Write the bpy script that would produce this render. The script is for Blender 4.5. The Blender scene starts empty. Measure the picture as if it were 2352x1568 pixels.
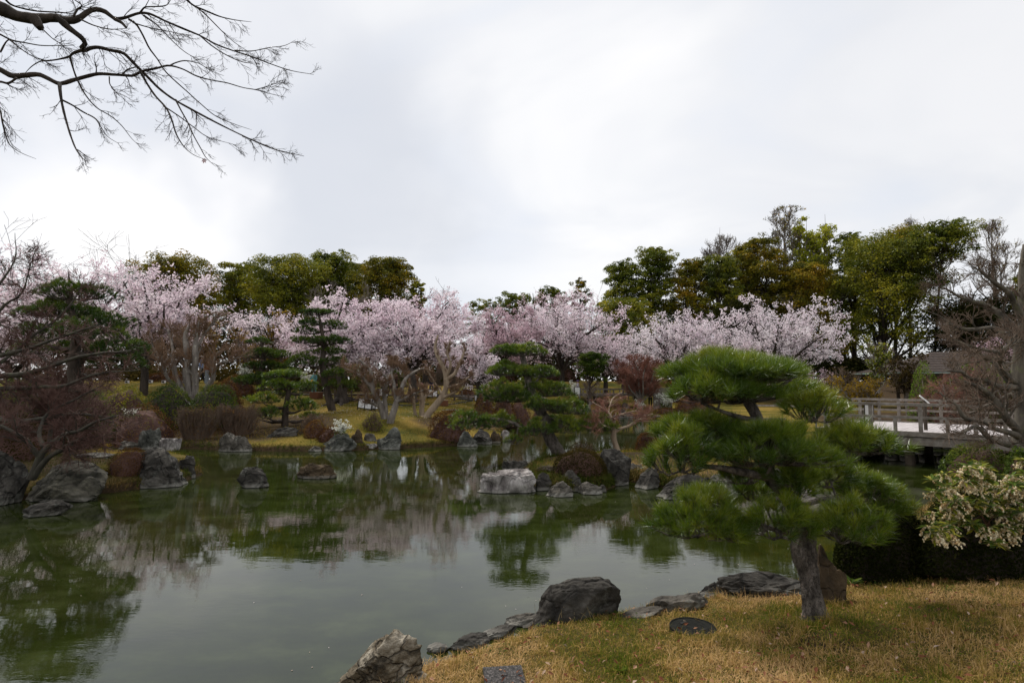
import bpy, math, numpy as np
from mathutils import Vector

# ------------------------------------------------------------------ camera, sky, sun, exposure
scene = bpy.context.scene
CAM_Z = 2.8
PITCH = math.atan(91 / 1307)
cam = bpy.data.cameras.new("camera")
cam.lens = 20.0
cam.sensor_width = 36.0
cam.clip_start = 0.05
cam.clip_end = 3000.0
camo = bpy.data.objects.new("camera", cam)
scene.collection.objects.link(camo)
camo.location = (0, 0, CAM_Z)
camo.rotation_euler = (math.pi / 2 + PITCH, 0, 0)
scene.camera = camo

SUN_EL, SUN_AZ = math.radians(56), math.radians(-40)      # azimuth measured from +Y towards +X
world = bpy.data.worlds.new("World")
scene.world = world
world.use_nodes = True
wn, wl = world.node_tree.nodes, world.node_tree.links
wn.clear()
def wnode(t, **k):
    n = wn.new(t)
    for a, b in k.items():
        setattr(n, a, b)
    return n
w_out = wnode('ShaderNodeOutputWorld')
sky = wnode('ShaderNodeTexSky', sky_type='NISHITA', sun_disc=False, sun_elevation=SUN_EL, sun_rotation=SUN_AZ)
bg_sky = wnode('ShaderNodeBackground'); bg_sky.inputs[1].default_value = 0.10
wl.new(sky.outputs[0], bg_sky.inputs[0])
tc = wnode('ShaderNodeTexCoord')
sep = wnode('ShaderNodeSeparateXYZ'); wl.new(tc.outputs['Generated'], sep.inputs[0])
def wmath(op, a, b=None):
    n = wnode('ShaderNodeMath', operation=op)
    for i, v in enumerate((a, b)):
        if v is None: continue
        if isinstance(v, (int, float)): n.inputs[i].default_value = v
        else: wl.new(v, n.inputs[i])
    return n.outputs[0]
zc = wmath('ADD', wmath('MAXIMUM', sep.outputs[2], 0.0), 0.42)
comb = wnode('ShaderNodeCombineXYZ')
wl.new(wmath('DIVIDE', sep.outputs[0], zc), comb.inputs[0])
wl.new(wmath('DIVIDE', sep.outputs[1], zc), comb.inputs[1])
mp = wnode('ShaderNodeMapping'); mp.inputs['Rotation'].default_value = (0, 0, math.radians(35)); mp.inputs['Scale'].default_value = (0.75, 1.0, 1); mp.inputs['Location'].default_value = (0.6, 0.35, 0)
wl.new(comb.outputs[0], mp.inputs[0])
nz = wnode('ShaderNodeTexNoise'); nz.inputs['Scale'].default_value = 2.3; nz.inputs['Detail'].default_value = 4; nz.inputs['Roughness'].default_value = 0.5; nz.inputs['Distortion'].default_value = 0.5
wl.new(mp.outputs[0], nz.inputs['Vector'])
cr = wnode('ShaderNodeValToRGB')
e = cr.color_ramp.elements
e[0].position = 0.33; e[0].color = (0.60, 0.635, 0.70, 1)
e[1].position = 0.66; e[1].color = (0.80, 0.79, 0.785, 1)
m_ = cr.color_ramp.elements.new(0.46); m_.color = (0.675, 0.683, 0.705, 1)
m2 = cr.color_ramp.elements.new(0.54); m2.color = (0.735, 0.735, 0.742, 1)
wl.new(nz.outputs[0], cr.inputs[0])
# broad darker and brighter cloud fields, each centred on a direction of the sky
def field(px, py, r0, r1):
    v = Vector(((px - 1176) / 1307, math.cos(PITCH) + (py - 784) / 1307 * math.sin(PITCH), math.sin(PITCH) - (py - 784) / 1307 * math.cos(PITCH))).normalized()
    vn = wnode('ShaderNodeVectorMath', operation='NORMALIZE'); wl.new(tc.outputs['Generated'], vn.inputs[0])
    wob = wnode('ShaderNodeTexNoise'); wob.inputs['Scale'].default_value = 3.2; wob.inputs['Detail'].default_value = 4; wl.new(vn.outputs[0], wob.inputs['Vector'])
    sc = wnode('ShaderNodeVectorMath', operation='MULTIPLY_ADD'); wl.new(wob.outputs['Color'], sc.inputs[0]); sc.inputs[1].default_value = (.5, .5, .5); sc.inputs[2].default_value = (-.25, -.25, -.25)
    ad = wnode('ShaderNodeVectorMath', operation='ADD'); wl.new(vn.outputs[0], ad.inputs[0]); wl.new(sc.outputs[0], ad.inputs[1])
    ds = wnode('ShaderNodeVectorMath', operation='DISTANCE'); wl.new(ad.outputs[0], ds.inputs[0]); ds.inputs[1].default_value = v
    mr = wnode('ShaderNodeMapRange', interpolation_type='SMOOTHSTEP'); mr.inputs['From Min'].default_value = r1; mr.inputs['From Max'].default_value = r0; wl.new(ds.outputs['Value'], mr.inputs[0]); return mr.outputs[0]
sky_col = cr.outputs[0]
for (fx, fy, r0, r1, amt, c) in ((800, 390, .06, .34, .8, (.52, .54, .585)), (250, 150, .10, .50, .55, (.57, .59, .64)), (1120, 560, .02, .20, .5, (.64, .665, .72)), (330, 450, .02, .24, .85, (.88, .86, .845)), (1500, 300, .1, .5, .25, (.80, .795, .80)), (2250, 80, .1, .5, .5, (.60, .61, .64)), (100, 560, .05, .3, .5, (.86, .845, .84))):
    f_ = field(fx, fy, r0, r1); mu = wmath('MULTIPLY', f_, amt); mc_ = wnode('ShaderNodeMix', data_type='RGBA'); wl.new(mu, mc_.inputs[0]); wl.new(sky_col, mc_.inputs[6]); mc_.inputs[7].default_value = (*c, 1); sky_col = mc_.outputs[2]
bg_cl = wnode('ShaderNodeBackground'); bg_cl.inputs[1].default_value = 1.0
wl.new(sky_col, bg_cl.inputs[0])
mx = wnode('ShaderNodeMixShader'); mx.inputs[0].default_value = 0.94
wl.new(bg_sky.outputs[0], mx.inputs[1]); wl.new(bg_cl.outputs[0], mx.inputs[2])
wl.new(mx.outputs[0], w_out.inputs[0])

sun_d = bpy.data.lights.new("sun", 'SUN'); sun_d.energy = 2.3; sun_d.angle = math.radians(12); sun_d.color = (1.0, 0.93, 0.84)
sun_o = bpy.data.objects.new("sun", sun_d); scene.collection.objects.link(sun_o)
sdir = Vector((math.sin(SUN_AZ) * math.cos(SUN_EL), math.cos(SUN_AZ) * math.cos(SUN_EL), math.sin(SUN_EL)))
sun_o.rotation_euler = sdir.to_track_quat('Z', 'Y').to_euler()
sun_o.location = (0, 0, 60)

vs = scene.view_settings
scene.display_settings.display_device = 'sRGB'
vs.view_transform = 'Standard'; vs.look = 'None'; vs.exposure = 0.42; vs.gamma = 1.0; vs.use_curve_mapping = False
scene.cycles.max_bounces = 6; scene.cycles.diffuse_bounces = 3; scene.cycles.glossy_bounces = 3
scene.cycles.transmission_bounces = 3; scene.cycles.transparent_max_bounces = 6
scene.cycles.caustics_reflective = False; scene.cycles.caustics_refractive = False

# ------------------------------------------------------------------ numeric helpers
rng = np.random.default_rng(11)
F = 1307.0
cp, sp = math.cos(PITCH), math.sin(PITCH)
def ray(px, py):
    "direction through a point of the 2352 x 1568 view, scaled so that y = 1"
    px = np.asarray(px, float); py = np.asarray(py, float)
    x = (px - 1176) / F; v = -(py - 784) / F
    dy = cp - v * sp; dz = sp + v * cp
    return x / dy, dz / dy
def W(px, py, d):
    "world point at distance d along +Y"
    x, z = ray(px, py)
    return np.stack([x * d, np.broadcast_to(d, np.shape(x)).astype(float) if np.ndim(d) == 0 else np.asarray(d, float), CAM_Z + z * d], -1)
def S(px_len, d): return px_len * d / F
def onplane(px, py, z=0.0):
    x, t = ray(px, py)
    d = (z - CAM_Z) / t
    return np.array([x * d, d, z])

def unit(a): return a / np.maximum(np.linalg.norm(a, axis=-1, keepdims=True), 1e-9)
def _hash(ix, iy, iz, seed):
    n = (ix.astype(np.int64) * 374761393 + iy.astype(np.int64) * 668265263 + iz.astype(np.int64) * 2147483647 + seed * 1274126177) & 0xffffffff
    n = ((n ^ (n >> 13)) * 1274126177) & 0xffffffff
    n = n ^ (n >> 16)
    return (n & 0xffff) / 65535.0
def vnoise(p, seed=0):
    i = np.floor(p); f = p - i; f = f * f * (3 - 2 * f)
    i = i.astype(np.int64); r = 0
    for a in (0, 1):
        for b in (0, 1):
            for c in (0, 1):
                w = (f[..., 0] if a else 1 - f[..., 0]) * (f[..., 1] if b else 1 - f[..., 1]) * (f[..., 2] if c else 1 - f[..., 2])
                r = r + w * _hash(i[..., 0] + a, i[..., 1] + b, i[..., 2] + c, seed)
    return r * 2 - 1
def fbm(p, o=4, seed=0, gain=0.5):
    s = 0; a = 1
    for k in range(o):
        s = s + a * vnoise(p * 2 ** k, seed + k); a *= gain
    return s
def fbm2(x, y, sc, o=3, seed=0): return fbm(np.stack([x * sc, y * sc, np.full_like(x, 0.37)], -1), o, seed)
def sstep(a, b, x):
    t = np.clip((x - a) / (b - a), 0, 1); return t * t * (3 - 2 * t)

class Mesh:
    def __init__(s): s.v = []; s.f = {3: [], 4: []}; s.n = 0
    def add(s, v, f, rnd=None, mat=0):
        v = np.asarray(v, np.float32).reshape(-1, 3); f = np.asarray(f, np.int64)
        m = len(f)
        if m == 0: return s
        if rnd is None: rnd = np.zeros(m)
        rnd = np.broadcast_to(np.asarray(rnd, np.float32), (m,)); mat = np.broadcast_to(np.asarray(mat, np.int32), (m,))
        s.v.append(v); s.f[f.shape[1]].append((f + s.n, rnd, mat)); s.n += len(v); return s
    def box(s, c, h, rz=0.0, mat=0, rnd=0.0, axes=None):
        q = np.array([[x, y, z] for x in (-1, 1) for y in (-1, 1) for z in (-1, 1)], float) * np.asarray(h, float)
        if axes is None:
            ca, sa = math.cos(rz), math.sin(rz); axes = np.array([[ca, sa, 0], [-sa, ca, 0], [0, 0, 1]])
        v = q @ np.asarray(axes) + np.asarray(c)
        return s.add(v, [[0, 1, 3, 2], [4, 6, 7, 5], [0, 4, 5, 1], [2, 3, 7, 6], [0, 2, 6, 4], [1, 5, 7, 3]], rnd, mat)
    def beam(s, a, b, w, t, mat=0, rnd=0.0, up=(0, 0, 1)):
        a = np.asarray(a, float); b = np.asarray(b, float); x = b - a; L = np.linalg.norm(x); x = x / L
        y = unit(np.cross(up, x)); z = np.cross(x, y)
        return s.box((a + b) / 2, (L / 2, w / 2, t / 2), axes=np.array([x, y, z]), mat=mat, rnd=rnd)
    def tubes(s, P, R, k=5, rnd=None, mat=0):
        P = np.asarray(P, float); R = np.asarray(R, float)
        L, n, _ = P.shape
        if L == 0: return s
        T = np.gradient(P, axis=1); T = unit(T)
        ref = np.where(np.abs(T.mean(1))[:, 2:3] > 0.8, np.array([[1.0, 0.1, 0]]), np.array([[0.05, 0.1, 1.0]]))
        U = unit(np.cross(T, ref[:, None, :])); V = np.cross(T, U)
        a = np.arange(k) * 2 * math.pi / k
        ring = P[:, :, None, :] + R[:, :, None, None] * (np.cos(a)[None, None, :, None] * U[:, :, None, :] + np.sin(a)[None, None, :, None] * V[:, :, None, :])
        base = (np.arange(L) * n * k)[:, None, None] + (np.arange(n - 1) * k)[None, :, None]
        j = np.arange(k)[None, None, :]; j2 = (j + 1) % k
        f = np.stack([base + j, base + j2, base + k + j2, base + k + j], -1).reshape(-1, 4)
        if rnd is None: rnd = np.repeat(rng.random(L), (n - 1) * k)
        s.add(ring.reshape(-1, 3), f, rnd, mat)
        if R.max() > 0.02 and k > 3:       # close the far end
            e_ = (np.arange(L) * n * k)[:, None] + (n - 1) * k
            c = np.stack([e_ + 0 * np.arange(k - 2), e_ + np.arange(1, k - 1), e_ + np.arange(2, k)], -1).reshape(-1, 3)
            s.f[3].append((c + s.n - len(ring.reshape(-1, 3)), np.zeros(len(c), np.float32), np.full(len(c), mat, np.int32)))
        return s
    def cards(s, C, N, size, aspect=1.0, rnd=None, mat=0, tri=False):
        "leaf sized faces: centre, normal, size"
        C = np.asarray(C, float); n = len(C); N = unit(np.asarray(N, float))
        if n == 0: return s
        ref = unit(rng.normal(size=(n, 3))); U = unit(np.cross(N, ref)); V = np.cross(N, U)
        size = np.broadcast_to(size, (n,))[:, None]; a = U * size * 0.5; b = V * size * 0.5 * aspect
        if tri:
            v = np.stack([C - a - b, C + a - b * .3, C + b], 1); f = np.arange(n * 3).reshape(n, 3)
        else:
            v = np.stack([C - a, C - b * .8 + N * size * .12, C + a, C + b * .8 + N * size * .12], 1); f = np.arange(n * 4).reshape(n, 4)
        return s.add(v.reshape(-1, 3), f, rng.random(n) if rnd is None else rnd, mat)
    def build(s, name, mats, parent=None, base=None, smooth=False):
        mats = mats if isinstance(mats, (list, tuple)) else [mats]
        V = np.concatenate(s.v) if s.v else np.zeros((0, 3), np.float32)
        if base is None: base = np.array(parent.location) if parent is not None and parent.parent is None else (ROOT[parent.name] if parent is not None else np.zeros(3))
        V = V - np.asarray(base, np.float32)
        f3 = s.f[3]; f4 = s.f[4]
        a3 = np.concatenate([x[0] for x in f3]) if f3 else np.zeros((0, 3), np.int64)
        a4 = np.concatenate([x[0] for x in f4]) if f4 else np.zeros((0, 4), np.int64)
        me = bpy.data.meshes.new(name)
        me.vertices.add(len(V)); me.vertices.foreach_set('co', V.astype(np.float32).ravel())
        nl = a3.size + a4.size; me.loops.add(nl); me.polygons.add(len(a3) + len(a4))
        me.loops.foreach_set('vertex_index', np.concatenate([a3.ravel(), a4.ravel()]).astype(np.int32))
        st = np.concatenate([np.arange(len(a3)) * 3, a3.size + np.arange(len(a4)) * 4]).astype(np.int32)
        me.polygons.foreach_set('loop_start', st)
        rn = np.concatenate([x[1] for x in f3] + [x[1] for x in f4]).astype(np.float32)
        mt = np.concatenate([x[2] for x in f3] + [x[2] for x in f4]).astype(np.int32)
        me.polygons.foreach_set('material_index', mt)
        me.polygons.foreach_set('use_smooth', np.full(len(mt), smooth))
        at = me.attributes.new('rnd', 'FLOAT', 'FACE'); at.data.foreach_set('value', rn)
        for m in mats: me.materials.append(m)
        me.update(calc_edges=True)
        o = bpy.data.objects.new(name, me); scene.collection.objects.link(o)
        if parent is not None:
            o.parent = parent; ROOT[o.name] = np.asarray(base, float)
        else: o.location = base
        return o
ROOT = {}
def tag(o, label=None, cat=None, group=None, kind=None):
    if label: o['label'] = label
    if cat: o['category'] = cat
    if group: o['group'] = group
    if kind: o['kind'] = kind
    return o
def thing(name, loc, label, cat, group=None):
    o = bpy.data.objects.new(name, None); scene.collection.objects.link(o)
    o.location = [float(c) for c in loc]; o.empty_display_size = .2
    return tag(o, label, cat, group)

# ------------------------------------------------------------------ materials
def mat(name): 
    m = bpy.data.materials.new(name); m.use_nodes = True; nt = m.node_tree; nt.nodes.clear()
    return m, nt.nodes, nt.links
def node(ns, t, **k):
    n = ns.new(t)
    for a, b in k.items():
        if a.startswith('_'): n.inputs[a[1:].replace('_', ' ')].default_value = b
        else: setattr(n, a, b)
    return n
def ramp(ns, cols):
    r = ns.new('ShaderNodeValToRGB'); el = r.color_ramp.elements
    while len(el) > 1: el.remove(el[0])
    el[0].position = cols[0][0]; el[0].color = (*cols[0][1], 1)
    for p, c in cols[1:]:
        q = el.new(p); q.color = (*c, 1)
    return r
def leaf_mat(name, cols, trans=0.3, nscale=0.0, rough=0.6, gloss=0.0):
    "cols: ramp over the per-face random value (plus slow object-space variation)"
    m, ns, ls = mat(name)
    at = node(ns, 'ShaderNodeAttribute', attribute_name='rnd')
    r = ramp(ns, cols)
    if nscale:
        g = node(ns, 'ShaderNodeNewGeometry'); n = node(ns, 'ShaderNodeTexNoise'); n.inputs['Scale'].default_value = nscale; n.inputs['Detail'].default_value = 2
        ls.new(g.outputs['Position'], n.inputs['Vector'])
        a = node(ns, 'ShaderNodeMath', operation='MULTIPLY_ADD'); a.inputs[1].default_value = 1.4; a.inputs[2].default_value = -0.7
        ls.new(n.outputs[0], a.inputs[0])
        b = node(ns, 'ShaderNodeMath', operation='ADD'); ls.new(a.outputs[0], b.inputs[0]); ls.new(at.outputs['Fac'], b.inputs[1]); ls.new(b.outputs[0], r.inputs[0])
    else: ls.new(at.outputs['Fac'], r.inputs[0])
    d = node(ns, 'ShaderNodeBsdfDiffuse'); t = node(ns, 'ShaderNodeBsdfTranslucent'); mxs = node(ns, 'ShaderNodeMixShader'); mxs.inputs[0].default_value = trans
    ls.new(r.outputs[0], d.inputs[0]); ls.new(r.outputs[0], t.inputs[0]); ls.new(d.outputs[0], mxs.inputs[1]); ls.new(t.outputs[0], mxs.inputs[2])
    o = node(ns, 'ShaderNodeOutputMaterial'); last = mxs
    if gloss:
        gl = node(ns, 'ShaderNodeBsdfGlossy'); gl.inputs['Roughness'].default_value = rough; gl.inputs[0].default_value = (.8, .85, .8, 1)
        fr = node(ns, 'ShaderNodeFresnel'); fr.inputs[0].default_value = 1.35
        mm = node(ns, 'ShaderNodeMath', operation='MULTIPLY'); mm.inputs[1].default_value = gloss; ls.new(fr.outputs[0], mm.inputs[0])
        m2 = node(ns, 'ShaderNodeMixShader'); ls.new(mm.outputs[0], m2.inputs[0]); ls.new(mxs.outputs[0], m2.inputs[1]); ls.new(gl.outputs[0], m2.inputs[2]); last = m2
    ls.new(last.outputs[0], o.inputs[0]); return m
def surf_mat(name, cols, scale=4.0, detail=6, rough=0.85, bump=0.3, bscale=None, stretch=(1, 1, 1), crack=0.0, cscale=3.0, spec=0.25, dist=0.02, lichen=None, lscale=2.0, waterline=False):
    m, ns, ls = mat(name)
    tcn = node(ns, 'ShaderNodeTexCoord'); mpn = node(ns, 'ShaderNodeMapping'); mpn.inputs['Scale'].default_value = stretch
    ls.new(tcn.outputs['Object'], mpn.inputs[0])
    n = node(ns, 'ShaderNodeTexNoise'); n.inputs['Scale'].default_value = scale; n.inputs['Detail'].default_value = detail; n.inputs['Roughness'].default_value = .62
    ls.new(mpn.outputs[0], n.inputs['Vector'])
    r = ramp(ns, cols); ls.new(n.outputs[0], r.inputs[0]); col = r.outputs[0]
    b = node(ns, 'ShaderNodeTexNoise'); b.inputs['Scale'].default_value = bscale or scale * 5; b.inputs['Detail'].default_value = 5; b.inputs['Roughness'].default_value = .65
    ls.new(mpn.outputs[0], b.inputs['Vector']); hgt = b.outputs[0]
    if crack:
        v = node(ns, 'ShaderNodeTexVoronoi', feature='DISTANCE_TO_EDGE'); v.inputs['Scale'].default_value = cscale
        nd = node(ns, 'ShaderNodeTexNoise'); nd.inputs['Scale'].default_value = cscale * 1.5; ls.new(mpn.outputs[0], nd.inputs['Vector'])
        mv = node(ns, 'ShaderNodeVectorMath', operation='ADD'); ls.new(mpn.outputs[0], mv.inputs[0]); 
        sc = node(ns, 'ShaderNodeVectorMath', operation='SCALE'); sc.inputs['Scale'].default_value = .5; ls.new(nd.outputs['Color'], sc.inputs[0]); ls.new(sc.outputs[0], mv.inputs[1]); ls.new(mv.outputs[0], v.inputs['Vector'])
        mr = node(ns, 'ShaderNodeMapRange'); mr.inputs['From Max'].default_value = 0.06; mr.inputs['To Min'].default_value = 1 - crack; ls.new(v.outputs['Distance'], mr.inputs[0])
        mc = node(ns, 'ShaderNodeMix', data_type='RGBA', blend_type='MULTIPLY'); mc.inputs[0].default_value = 1
        ls.new(col, mc.inputs[6]); ls.new(mr.outputs[0], mc.inputs[7]); col = mc.outputs[2]
        ad = node(ns, 'ShaderNodeMath', operation='ADD'); ls.new(hgt, ad.inputs[0]); ls.new(mr.outputs[0], ad.inputs[1]); hgt = ad.outputs[0]
    if lichen:
        nl = node(ns, 'ShaderNodeTexNoise'); nl.inputs['Scale'].default_value = lscale; nl.inputs['Detail'].default_value = 7; nl.inputs['Roughness'].default_value = .7
        ls.new(tcn.outputs['Object'], nl.inputs['Vector'])
        mr = node(ns, 'ShaderNodeMapRange'); mr.inputs['From Min'].default_value = .56; mr.inputs['From Max'].default_value = .66; ls.new(nl.outputs[0], mr.inputs[0])
        mc = node(ns, 'ShaderNodeMix', data_type='RGBA'); ls.new(mr.outputs[0], mc.inputs[0]); ls.new(col, mc.inputs[6]); mc.inputs[7].default_value = (*lichen, 1); col = mc.outputs[2]
    if waterline:
        gg = node(ns, 'ShaderNodeNewGeometry'); sz = node(ns, 'ShaderNodeSeparateXYZ'); ls.new(gg.outputs['Position'], sz.inputs[0])
        wv = node(ns, 'ShaderNodeMath', operation='MULTIPLY_ADD'); wv.inputs[1].default_value = -.12; ls.new(n.outputs[0], wv.inputs[0]); ls.new(sz.outputs[2], wv.inputs[2])
        mr = node(ns, 'ShaderNodeMapRange'); mr.inputs['From Min'].default_value = .05; mr.inputs['From Max'].default_value = -.01; mr.inputs['To Max'].default_value = .55; ls.new(wv.outputs[0], mr.inputs[0])
        mc = node(ns, 'ShaderNodeMix', data_type='RGBA'); ls.new(mr.outputs[0], mc.inputs[0]); ls.new(col, mc.inputs[6]); mc.inputs[7].default_value = (.26, .25, .22, 1); col = mc.outputs[2]
        m3 = node(ns, 'ShaderNodeMapRange'); m3.inputs['From Min'].default_value = .022; m3.inputs['From Max'].default_value = .008; ls.new(sz.outputs[2], m3.inputs[0])
        mc = node(ns, 'ShaderNodeMix', data_type='RGBA'); ls.new(m3.outputs[0], mc.inputs[0]); ls.new(col, mc.inputs[6]); mc.inputs[7].default_value = (.012, .012, .009, 1); col = mc.outputs[2]
    bp = node(ns, 'ShaderNodeBump'); bp.inputs['Strength'].default_value = bump; bp.inputs['Distance'].default_value = dist; ls.new(hgt, bp.inputs['Height'])
    p = node(ns, 'ShaderNodeBsdfPrincipled'); p.inputs['Roughness'].default_value = rough; p.inputs['Specular IOR Level'].default_value = spec
    ls.new(col, p.inputs['Base Color']); ls.new(bp.outputs[0], p.inputs['Normal'])
    o = node(ns, 'ShaderNodeOutputMaterial'); ls.new(p.outputs[0], o.inputs[0]); return m
def flat_mat(name, c, rough=.7, spec=.3, var=.12, scale=8.0, emit=0):
    lo = tuple(x * (1 - var) for x in c); hi = tuple(min(1, x * (1 + var)) for x in c)
    return surf_mat(name, [(.3, lo), (.7, hi)], scale=scale, rough=rough, spec=spec, bump=.12, dist=.005)
# ------------------------------------------------------------------ pond outline and terrain
def pl(*pts, z=0.0): return [tuple(onplane(a, b, z)[:2]) for a, b in pts]
POND = ([(-10, -4), (-4.0, 1.2)]
 + pl((800, 1590), (880, 1540), (985, 1500), (1070, 1474), (1170, 1440), (1240, 1412), (1330, 1390), (1420, 1400), (1510, 1388), (1600, 1366), (1700, 1350), (1820, 1330), (1930, 1290), (2030, 1220), (2120, 1150), (2230, 1110), z=.30)
 + [(14.0, 14.6), (15.5, 15.2), (20.5, 21.5), (24, 28), (21, 31), (17.2, 26.8), (11.6, 21.2), (11.2, 24), (12.5, 32)]
 + pl((1600, 966), (1500, 961), (1400, 957), (1300, 961), (1240, 967), (1190, 973), (1160, 986), (1150, 1000), (1172, 1012), (1100, 1018), (1055, 1022), (925, 1030), (820, 1034), (720, 1037), (580, 1036), (500, 1033), (420, 1030), (380, 1026), (280, 1022), (225, 1034), (280, 1050), (400, 1052), (455, 1062), (466, 1090), (400, 1112), (250, 1132), (70, 1146), (0, 1160))
 + [(-13.5, 11), (-18, 6), (-18, -4)])
ISLE = pl((1208, 1090), (1225, 1070), (1290, 1056), (1400, 1050), (1500, 1049), (1600, 1058), (1700, 1068), (1800, 1078), (1820, 1105), (1700, 1128), (1620, 1136), (1520, 1118), (1440, 1104), (1390, 1126), (1290, 1130), (1235, 1118))
POND = np.array(POND); ISLE = np.array(ISLE)
def sdist(x, y, poly):
    "signed distance, positive inside"
    x = np.asarray(x, float); y = np.asarray(y, float); shp = x.shape; x = x.ravel(); y = y.ravel()
    d = np.full(x.shape, 1e9); inside = np.zeros(x.shape, bool); n = len(poly)
    for i in range(n):
        ax, ay = poly[i]; bx, by = poly[(i + 1) % n]; ex, ey = bx - ax, by - ay
        t = np.clip(((x - ax) * ex + (y - ay) * ey) / (ex * ex + ey * ey + 1e-12), 0, 1)
        d = np.minimum(d, (x - ax - t * ex) ** 2 + (y - ay - t * ey) ** 2)
        c = ((ay > y) != (by > y)) & (x < (bx - ax) * (y - ay) / (by - ay + 1e-12) + ax); inside ^= c
    d = np.sqrt(d); return np.where(inside, d, -d).reshape(shp)
def height(x, y):
    x = np.asarray(x, float); y = np.asarray(y, float)
    w = np.minimum(sdist(x, y, POND), -sdist(x, y, ISLE))      # >0 in water
    w = w + 0.10 * fbm2(x, y, 1.3, 2, 5)
    s = np.maximum(-w, 0)
    near = sstep(17.5, 13.0, y) * sstep(-11, -8.5, x)
    hn = 0.34 * (1 - np.exp(-s / .12)) + np.minimum(s * 0.165, 1.1)
    t = x / np.maximum(y, 1)
    left = sstep(-.38, -.54, t); right = sstep(.02, .24, t)
    gl = 2.25 * sstep(24, 40, y) + .3 * sstep(45, 70, y)
    gc = 1.35 * sstep(25.5, 39, y) + 1.15 * sstep(41, 62, y)
    gr = .18 * sstep(44, 48, y) + 2.1 * sstep(49, 64, y)
    g = gc * (1 - left) * (1 - right) + gl * left + gr * right
    mound = .55 * np.exp(-((x + 8.2) / 4.5) ** 2 - ((y - 28.5) / 3.0) ** 2)
    far = 0.24 * (1 - np.exp(-s / .10)) + (g + mound) * (1 - np.exp(-s / 2.2)) + .07 * np.minimum(s, 3)
    h = near * hn + (1 - near) * far
    h = h + (0.03 * fbm2(x, y, 1.1, 2, 9)) * np.minimum(s, 1)
    return np.where(w > 0, -0.9 * (1 - np.exp(-w / .5)) - .05, h)
def hit(px, py, dmin=2.0, dmax=160.0):
    "where the line of sight through a view point meets the ground or the water"
    rx, rz = ray(px, py); d = np.geomspace(dmin, dmax, 2500)
    h = np.maximum(height(rx * d, d), 0); zz = CAM_Z + rz * d
    k = np.argmax(zz <= h); k = k if zz[k] <= h[k] else len(d) - 1
    return np.array([rx * d[k], d[k], h[k]])
def stand(px, d):
    rx, _ = ray(px, 875.0); x = float(rx) * d
    return np.array([x, d, float(height(np.array([x]), np.array([d]))[0])])

gx = np.concatenate([-np.geomspace(16, 420, 46)[::-1], np.arange(-15.8, 16, .16), np.geomspace(16.2, 420, 46)])
gy = np.concatenate([-np.geomspace(3, 120, 14)[::-1], np.arange(-2.6, 2, .4), np.arange(2, 32, .16), np.geomspace(32.2, 600, 80)])
GX, GY = np.meshgrid(gx, gy); GZ = height(GX, GY)
nx, ny = len(gx), len(gy)
idx = (np.arange(ny - 1)[:, None] * nx + np.arange(nx - 1)[None, :]).ravel()
g = Mesh(); g.add(np.stack([GX, GY, GZ], -1).reshape(-1, 3), np.stack([idx, idx + 1, idx + nx + 1, idx + nx], -1))

def ground_material():
    m, ns, ls = mat('lawn and soil')
    geo = node(ns, 'ShaderNodeNewGeometry')
    def nse(sc, det=5, ro=.6, st=(1, 1, 1)):
        mm = node(ns, 'ShaderNodeMapping'); mm.inputs['Scale'].default_value = st; ls.new(geo.outputs['Position'], mm.inputs[0])
        n = node(ns, 'ShaderNodeTexNoise'); n.inputs['Scale'].default_value = sc; n.inputs['Detail'].default_value = det; n.inputs['Roughness'].default_value = ro
        ls.new(mm.outputs[0], n.inputs['Vector']); return n.outputs[0]
    big = ramp(ns, [(.36, (.055, .065, .012)), (.5, (.145, .12, .02)), (.64, (.27, .19, .05))]); ls.new(nse(.35, 6, .65), big.inputs[0])
    fine = ramp(ns, [(.3, (.45, .42, .35)), (.7, (1.25, 1.2, 1.1))]); ls.new(nse(14, 6, .75), fine.inputs[0])
    mul = node(ns, 'ShaderNodeMix', data_type='RGBA', blend_type='MULTIPLY'); mul.inputs[0].default_value = 1
    ls.new(big.outputs[0], mul.inputs[6]); ls.new(fine.outputs[0], mul.inputs[7])
    # bare brown litter by large noise and on the steep cut of the bank
    soil = ramp(ns, [(.3, (.022, .016, .009)), (.7, (.085, .055, .03))]); ls.new(nse(9, 6, .7), soil.inputs[0])
    sx = node(ns, 'ShaderNodeSeparateXYZ'); ls.new(geo.outputs['Normal'], sx.inputs[0])
    st = node(ns, 'ShaderNodeMapRange'); st.inputs['From Min'].default_value = .93; st.inputs['From Max'].default_value = .70; ls.new(sx.outputs[2], st.inputs[0])
    at = node(ns, 'ShaderNodeAttribute', attribute_name='bare')
    mxn = node(ns, 'ShaderNodeMath', operation='MAXIMUM'); ls.new(st.outputs[0], mxn.inputs[0]); ls.new(at.outputs['Fac'], mxn.inputs[1])
    mix = node(ns, 'ShaderNodeMix', data_type='RGBA'); ls.new(mxn.outputs[0], mix.inputs[0]); ls.new(mul.outputs[2], mix.inputs[6]); ls.new(soil.outputs[0], mix.inputs[7])
    bp = node(ns, 'ShaderNodeBump'); bp.inputs['Strength'].default_value = .7; bp.inputs['Distance'].default_value = .05; ls.new(nse(22, 6, .8), bp.inputs['Height'])
    p = node(ns, 'ShaderNodeBsdfPrincipled'); p.inputs['Roughness'].default_value = .95; p.inputs['Specular IOR Level'].default_value = .1
    ls.new(mix.outputs[2], p.inputs['Base Color']); ls.new(bp.outputs[0], p.inputs['Normal'])
    o = node(ns, 'ShaderNodeOutputMaterial'); ls.new(p.outputs[0], o.inputs[0]); return m
M_GROUND = ground_material()
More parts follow.
